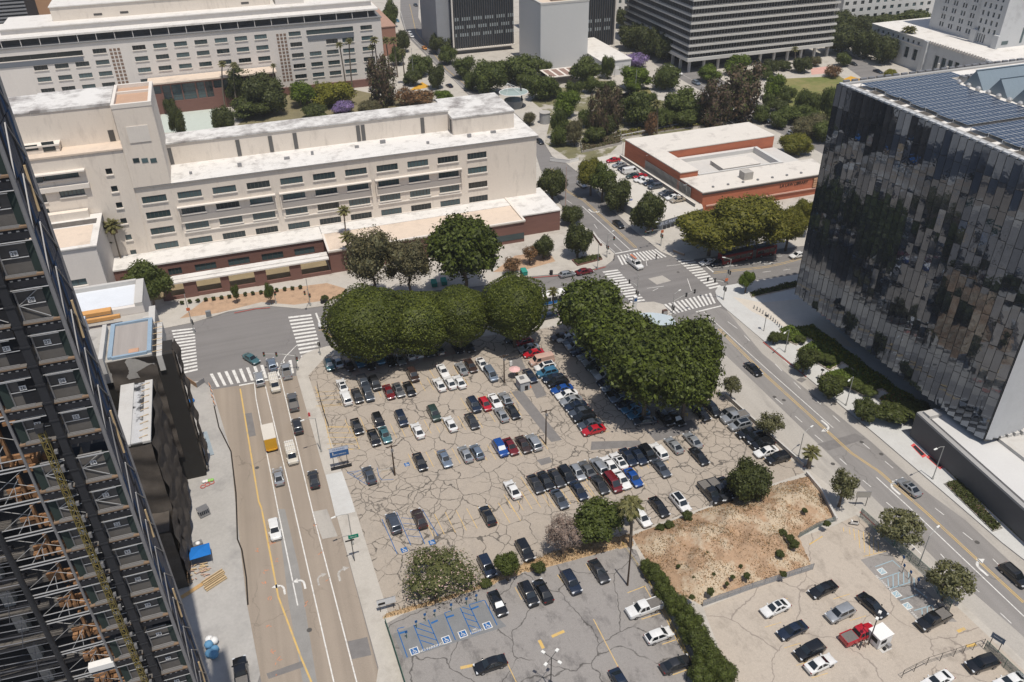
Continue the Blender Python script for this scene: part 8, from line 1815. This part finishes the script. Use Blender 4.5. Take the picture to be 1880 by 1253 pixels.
def station():
    c = P(1190,588,KZ+3.4); t = thing('station_canopy', 'curved pale blue glass canopy of the underground station entrance among the ficus', 'canopy', (c.x,c.y,KZ)); m = M(); n = 12; W, D = 6.4, 3.6
    for i in range(n):
        f0, f1 = i/n, (i+1)/n; x0, x1 = -W+2*W*f0, -W+2*W*f1; z0, z1 = 3.0+1.0*math.sin(math.pi*f0), 3.0+1.0*math.sin(math.pi*f1)
        y0, y1 = D*math.sin(math.pi*min(1,.15+f0*.85)), D*math.sin(math.pi*min(1,.15+f1*.85)); m.quad((x0,-3.2,z0-.5),(x1,-3.2,z1-.5),(x1,.4+.6*y1,z1),(x0,.4+.6*y0,z0))
    m.build('roof', mat('pale_blue_glass_roof', (.46,.53,.57), var=.06, rough=.25), t, local=True)
    for x in (-5,-1.7,1.7,5): m = M(); m.tube((x,-1,0),(x,-1,3.3),.12,8); m.build('column', white_paint, t, local=True)
    b, h = hgt(1164,578,545,KZ); t = thing('station_pylon', 'white station marker pylon beside the curved canopy', 'pylon', b); m = M(); m.box(-.45,-.3,0,.45,.3,h); m.build('body', white_paint, t, local=True); m = M(); m.box(-.4,-.32,h-1.2,.4,-.305,h-.3); m.build('emblem', blue_sign, t, local=True)
    t = thing('kiosk', 'dark display kiosk right of the curved station canopy', 'kiosk', P(1219,586,KZ)); m = M(); m.box(-.6,-.35,0,.6,.35,2.6); m.build('body', mat('brown_kiosk', (.10,.06,.05)), t, local=True); m = M(); m.box(-.5,-.37,1.4,.5,-.355,2.4); m.build('screen', steel_pale, t, local=True)
    c = P(943,169,6.5); t = thing('station_canopy', 'round grey green disc canopy on a slanted mast in the park', 'canopy', (c.x,c.y,KZ)); m = M(); n = 28; r = 6.0
    m.add([(0,0,6.8)]+[(r*math.cos(i*2*math.pi/n),r*.92*math.sin(i*2*math.pi/n),6.3) for i in range(n)],[(0,i+1,(i+1) % n+1) for i in range(n)]); m.build('roof', mat('grey_green_glass_roof', (.33,.40,.38), var=.05, rough=.3), t, local=True)
    m = M(); 
    for i in range(n): a0, a1 = i*2*math.pi/n, (i+1)*2*math.pi/n; m.tube((r*math.cos(a0),r*.92*math.sin(a0),6.28),(r*math.cos(a1),r*.92*math.sin(a1),6.28),.16,5)
    m.build('rim', white_paint, t, local=True); m = M(); m.tube((3.4,-1.5,0),(3.0,0,9.5),.3,8); m.build('mast', pole_dark, t, local=True)
    m = M()
    for i in range(5): a = i*1.26; m.tube((-1.5,3.5,9.2),(r*.8*math.cos(a),r*.75*math.sin(a),6.4),.07,5)
    m.build('stay_cable', white_paint, t, local=True); m = M(); m.tube((0,0,0),(0,0,3.2),3.6,20,0,4.0); m.build('glass_drum', mat('grey_station_glass', (.15,.165,.175), rough=.2, spec=.6), t, local=True)
    c = P(1000,226,KZ); t = thing('grey_kiosk', 'grey cylindrical concrete kiosk beside the upper avenue', 'kiosk', c); m = M(); m.tube((0,0,0),(0,0,4.2),2.1,20); m.build('drum', mat('grey_drum', (.36,.36,.36), var=.08), t, local=True); m = M(); m.tube((0,0,4.2),(0,0,4.4),2.3,20); m.build('rim', concrete, t, local=True)
station()
# small kerbside things
def small(name, lab, cat, u, v, parts, group=None, az=0, z=KZ):
    t = thing(name, lab, cat, P(u,v,z), AZ(az) if az else 0, group)
    for pn, fn, mm in parts: m = M(); fn(m); m.build(pn, mm, t, local=True)
hyd = mat('hydrant_red', (.5,.04,.05)); teal = mat('teal_bin', (.03,.25,.2)); binb = mat('black_bin', (.03,.03,.032))
small('fire_hydrant','small red fire hydrant on the left pavement above the street lamp','hydrant',568,764,[('body',lambda m:(m.tube((0,0,0),(0,0,.75),.17,10),m.sphere((0,0,.75),.17,8,5),m.tube((-.28,0,.5),(.28,0,.5),.08,8)),hyd),('base',lambda m:m.tube((0,0,0),(0,0,.08),.24,10),hyd)])
small('utility_cabinet','grey utility cabinet on the bulging pavement corner','cabinet',384,582,[('body',lambda m:m.box(-.6,-.4,0,.6,.4,1.7),mat('cabinet_grey',(.22,.23,.24))),('plinth',lambda m:m.box(-.7,-.5,0,.7,.5,.15),concrete)])
for k, (u, v) in enumerate(((592,557),(598,556))): small('litter_bin',f'black litter bin {["left","right"][k]} one of the pair opposite the striped crosswalk','bin',u,v,[('body',lambda m:m.tube((0,0,0),(0,0,1.1),.42,10,0,.48),binb),('lid',lambda m:m.tube((0,0,1.1),(0,0,1.2),.5,10,0,.3),binb)],'litter bins')
for k, (u, v, l) in enumerate(((962,503,'green wheeled dumpster on the pavement near the silver hatchback'),(797,524,'teal dumpster left one under the dense green tree'),(815,521,'teal dumpster right one under the dense green tree'))): small('dumpster',l,'dumpster',u,v,[('body',lambda m:m.prism([(-1.3,-.7),(1.3,-.7),(1.3,.7),(-1.3,.7)],.15,1.1),teal),('lid',lambda m:m.box(-1.35,-.75,1.1,1.35,.75,1.2),teal),('wheel',lambda m:m.tube((-1,-.6,.08),(-1,.6,.08),.1,8),rubber)],'dumpsters',5)
small('litter_bin','black litter bin on the pavement left of the silver hatchback','bin',1012,504,[('body',lambda m:m.tube((0,0,0),(0,0,1.1),.42,10,0,.48),binb),('lid',lambda m:m.tube((0,0,1.1),(0,0,1.2),.5,10,0,.3),binb)],'litter bins')
b0 = P(1384,567,KZ); b1 = P(1434,605,KZ)
bm = M(); bm.tube((0,0,0),(0,0,.95),.13,8); BOL = bm.mesh('post', steel_grey); bm = M(); bm.sphere((0,0,.95),.14,8,4); BOLC = bm.mesh('cap', steel_pale)
for i in range(12):
    t = thing('bollard', 'short grey bollard in the curved line along the pale plaza edge', 'bollard', b0.lerp(b1, i/11)+Vector((.6*math.sin(i/11*3.14),0,0)), 0, 'bollards along the plaza'); put('post', BOL, t); put('cap', BOLC, t)
for k, (u, v) in enumerate(((1476,868),(1468,874))): pass
for k, (a, b) in enumerate((((1672,818),(1698,835)),((1700,839),(1730,856)))):
    p = [P(a[0],a[1],KZ+.012),P(a[0]+6,a[1]-4,KZ+.012),P(b[0]+4,b[1]+2,KZ+.012),P(b[0]-4,b[1]+6,KZ+.012)]; t = thing('vent_grate', f'red framed pavement vent grate {["upper","lower"][k]} one beside the pavilion', 'grate', p[0], 0, 'red framed grates'); c = sum(p, Vector())/4
    m = M(); m.poly(p); m.build('frame', mat('grate_red', (.62,.09,.09), var=.1), t); m = M(); m.poly([c+(q-c)*.72+ZV*.006 for q in p]); m.build('grille', steel_dark, t)
m = M()
for i, (u, v) in enumerate(((1422,729),(1439,735),(1532,742),(1529,852),(1794,996),(472,859),(568,1157),(1582,812),(1618,834),(1245,500),(1060,384))):
    c = P(u, v, RZ+.004); m.add([c+Vector((.42*math.cos(a),.42*math.sin(a),0)) for a in [k*math.pi/6 for k in range(12)]],[tuple(range(12))])
struct(m.build('manhole_cover', mat('cast_iron', (.09,.085,.08), var=.3, scale=4)))
small('yellow_rail','yellow guard frame under the ficus hedge between dark cars','barrier',1254,767,[('rail',lambda m:(m.tube((-1,0,.9),(1,0,.9),.05,6),m.tube((-1,0,.5),(1,0,.5),.05,6)),mat('rail_yellow',(.6,.42,.05))),('post',lambda m:m.tube((-1,0,0),(-1,0,.9),.05,6),mat('rail_yellow',(.6,.42,.05))),('post',lambda m:m.tube((1,0,0),(1,0,.9),.05,6),mat('rail_yellow',(.6,.42,.05)))],None,0,LZ)
for k, (u, v, l) in enumerate(((747,1172,'leftmost'),(765,1153,'second'),(781,1140,'third'),(799,1133,'fourth'),(829,1122,'fifth'),(857,1111,'sixth'),(875,1105,'rightmost'))): small('bay_sign',f'small dark bay post {l} along the blue accessible bays of the lower lot','post',u,v,[('post',lambda m:m.tube((0,0,0),(0,0,1.7),.05,6),greenf),('sign',lambda m:m.box(-.2,-.05,1.25,.2,-.02,1.8),paint_blue)],'bay posts in the lower lot',0,LZ)
for k, (u, v, l) in enumerate(((1655,1037,'top'),(1656,1052,'second'),(1668,1064,'third'),(1682,1078,'bottom'))): small('bay_sign',f'dark bay post {l} one beside the chain-link fence of the concrete lot','post',u,v,[('post',lambda m:m.tube((0,0,0),(0,0,2.0),.05,6),pole_dark),('sign',lambda m:m.box(-.05,-.22,1.5,-.02,.22,2.1),blue_sign)],'bay posts in the concrete lot',0,LZ)
for k, (u, v) in enumerate(((1143,286),(1190,312),(1223,330),(1258,368))):
    b = P(u, v, 3.0); t = thing('deck_lamp', f'thin pale lamp post on the raised parking deck, {["farthest","second","third","nearest"][k]} along the parapet', 'lamp post', b, AZ(-100), 'lamp posts on the raised deck'); m = M(); m.tube((0,0,0),(0,0,5.2),.07,6); m.build('pole', steel_pale, t, local=True); m = M(); m.box(0,-.1,5.15,1.3,.1,5.25); m.build('lamp_head', steel_pale, t, local=True)
tp = thing('tall_pole', 'tall pinkish pole on the kerb right of the courthouse', 'pole', P(1038,382,KZ)); b, h = hgt(1038,382,306,KZ); m = M(); m.tube((0,0,0),(0,0,h),.16,8,0,.1); m.build('shaft', mat('pink_pole', (.45,.33,.28)), tp, local=True); m = M(); m.box(-.3,-.3,0,.3,.3,.4); m.build('base', concrete, tp, local=True)
# ---- people: one skinned body each, hair and clothes as children
def person(u, v, az, label, top, legs, skin=(.33,.2,.14), hair=(.03,.02,.015), z=LZ, stride=.22, arm=.1, lean=0.0, hat=None, s=1.0):
    t = thing('person', label, 'person', P(u,v,z), AZ(az)); t.scale = (s,s,s)
    J = {'pel':(0,0,.95,.14),'wai':(.01+lean*.3,0,1.12,.125),'che':(.02+lean*.6,0,1.33,.15),'nek':(.02+lean,0,1.48,.055),'hed':(.04+lean*1.1,0,1.60,.085),'crn':(.04+lean*1.1,0,1.72,.075),
     'shl':(.01+lean*.8,.19,1.42,.065),'ell':(-arm*.4+lean,.25,1.16,.045),'wrl':(arm+lean,.26,.92,.032),'hal':(arm+.03+lean,.26,.85,.035),'shr':(.01+lean*.8,-.19,1.42,.065),'elr':(arm*.2+lean,-.25,1.16,.045),'wrr':(-arm+.1+lean,-.26,.92,.032),'har':(-arm+.12+lean,-.26,.85,.035),
     'hil':(0,.10,.9,.09),'knl':(stride*.5,.11,.5,.065),'anl':(stride*.6,.11,.09,.042),'tol':(stride*.6+.16,.12,.04,.04),'hir':(0,-.10,.9,.09),'knr':(-stride*.1,-.11,.5,.065),'anr':(-stride*.9,-.11,.09,.042),'tor':(-stride*.9+.16,-.12,.04,.04)}
    E = [('pel','wai'),('wai','che'),('che','nek'),('nek','hed'),('hed','crn'),('che','shl'),('shl','ell'),('ell','wrl'),('wrl','hal'),('che','shr'),('shr','elr'),('elr','wrr'),('wrr','har'),('pel','hil'),('hil','knl'),('knl','anl'),('anl','tol'),('pel','hir'),('hir','knr'),('knr','anr'),('anr','tor')]
    for sd, y in (('l',1),('r',-1)):
        hx, hy, hz, _ = J['ha'+sd]
        for k in range(4): J[f'f{k}{sd}'] = (hx-.025+k*.018, hy, hz-.085+abs(k-1.5)*.008, .009); E.append(('ha'+sd, f'f{k}{sd}'))
        J['t'+sd] = (hx+.05, hy-.01*y, hz-.03, .01); E.append(('ha'+sd,'t'+sd))
    ks = list(J); me = bpy.data.meshes.new('body'); me.from_pydata([J[k][:3] for k in ks], [(ks.index(a), ks.index(b)) for a, b in E], [])
    o = bpy.data.objects.new('body_tmp', me); scene.collection.objects.link(o); sk = o.modifiers.new('s','SKIN'); ss = o.modifiers.new('u','SUBSURF'); ss.levels = 1
    for i, k in enumerate(ks): me.skin_vertices[0].data[i].radius = (J[k][3],)*2
    me.skin_vertices[0].data[0].use_root = True
    dg = bpy.context.evaluated_depsgraph_get(); dg.update(); nm = bpy.data.meshes.new_from_object(o.evaluated_get(dg)); bpy.data.objects.remove(o); nm.name = 'body'; nm.materials.clear()
    key = lambda c: '%02d%02d%02d' % tuple(int(x*99) for x in c)
    mats = [mat('skin_'+key(skin), skin, rough=.6, var=.05), mat('cloth_'+key(top), top, var=.1), mat('cloth_'+key(legs), legs, var=.1), trim_b]
    for m_ in mats: nm.materials.append(m_)
    for p in nm.polygons:
        c = p.center; p.use_smooth = True
        p.material_index = 3 if c.z < .1 else 2 if c.z < .98 and abs(c.y) < .22 else 1 if c.z < 1.5 and (abs(c.y) < .24 or c.z > 1.2) and c.z > .98 else 0
    put('body', nm, t)
    m = M(); hx = .02+lean*1.1; m.sphere((hx,0,1.69),.105,10,6,0,.95); m.build('hair', mat('hair_'+key(hair), hair), t, local=True, smooth=True)
    m = M(); m.sphere((hx+.125,0,1.615),.02,6,4,0); m.build('nose', mats[0], t, local=True)
    if hat: m = M(); m.tube((hx,0,1.72),(hx,0,1.74),.19,12); m.tube((hx,0,1.74),(hx,0,1.83),.11,10,0,.09); m.build('hat', mat('hat_'+key(hat), hat), t, local=True)
person(1024.5,622,176,'person in dark brown clothes walking, left one of the pair by the ficus shade',(.06,.035,.03),(.04,.03,.03))
person(1031,627,176,'person in black clothes walking, right one of the pair by the ficus shade',(.025,.02,.025),(.02,.018,.02))
person(949,693,160,'person in yellow top standing beside the booth and pink umbrella',(.55,.42,.12),(.08,.08,.07),stride=.06)
person(1577,1192,60,'person in black and white bending beside the tail of the red pickup',(.06,.06,.06),(.03,.03,.03),lean=.32,arm=.2,stride=.15)
person(1587,1188,200,'person in pale clothes standing between the red pickup and the booth',(.6,.55,.48),(.25,.2,.16),stride=.05)
person(1188,343,90,'person in dark clothes walking on the raised deck beside the boxy grey car',(.03,.03,.05),(.03,.03,.04),z=3.0)
person(1205,476,200,'person in dark clothes waiting at the far right crosswalk corner',(.03,.03,.035),(.03,.03,.035),stride=.05)
person(1127,478,120,'person in black waiting at the far left crosswalk corner',(.02,.02,.022),(.03,.03,.035),stride=.05)
# ------------------------------------------------------------------ summer haze
hb = M(); hb.box(-1510,-310,-1.4,2510,3210,126)
hz = hb.build('haze', bpy.data.materials.new('haze_air')); hm = hz.data.materials[0]; hm.use_nodes = True; ht = hm.node_tree
ht.nodes.remove(ht.nodes['Principled BSDF']); pv = ht.nodes.new('ShaderNodeVolumePrincipled'); pv.inputs['Color'].default_value = (.90,.91,.94,1); pv.inputs['Density'].default_value = .00018; pv.inputs['Anisotropy'].default_value = .3
ht.links.new(pv.outputs[0], ht.nodes['Material Output'].inputs['Volume']); hz['kind'] = 'stuff'; hz['label'] = 'thin pale summer haze over the whole district'
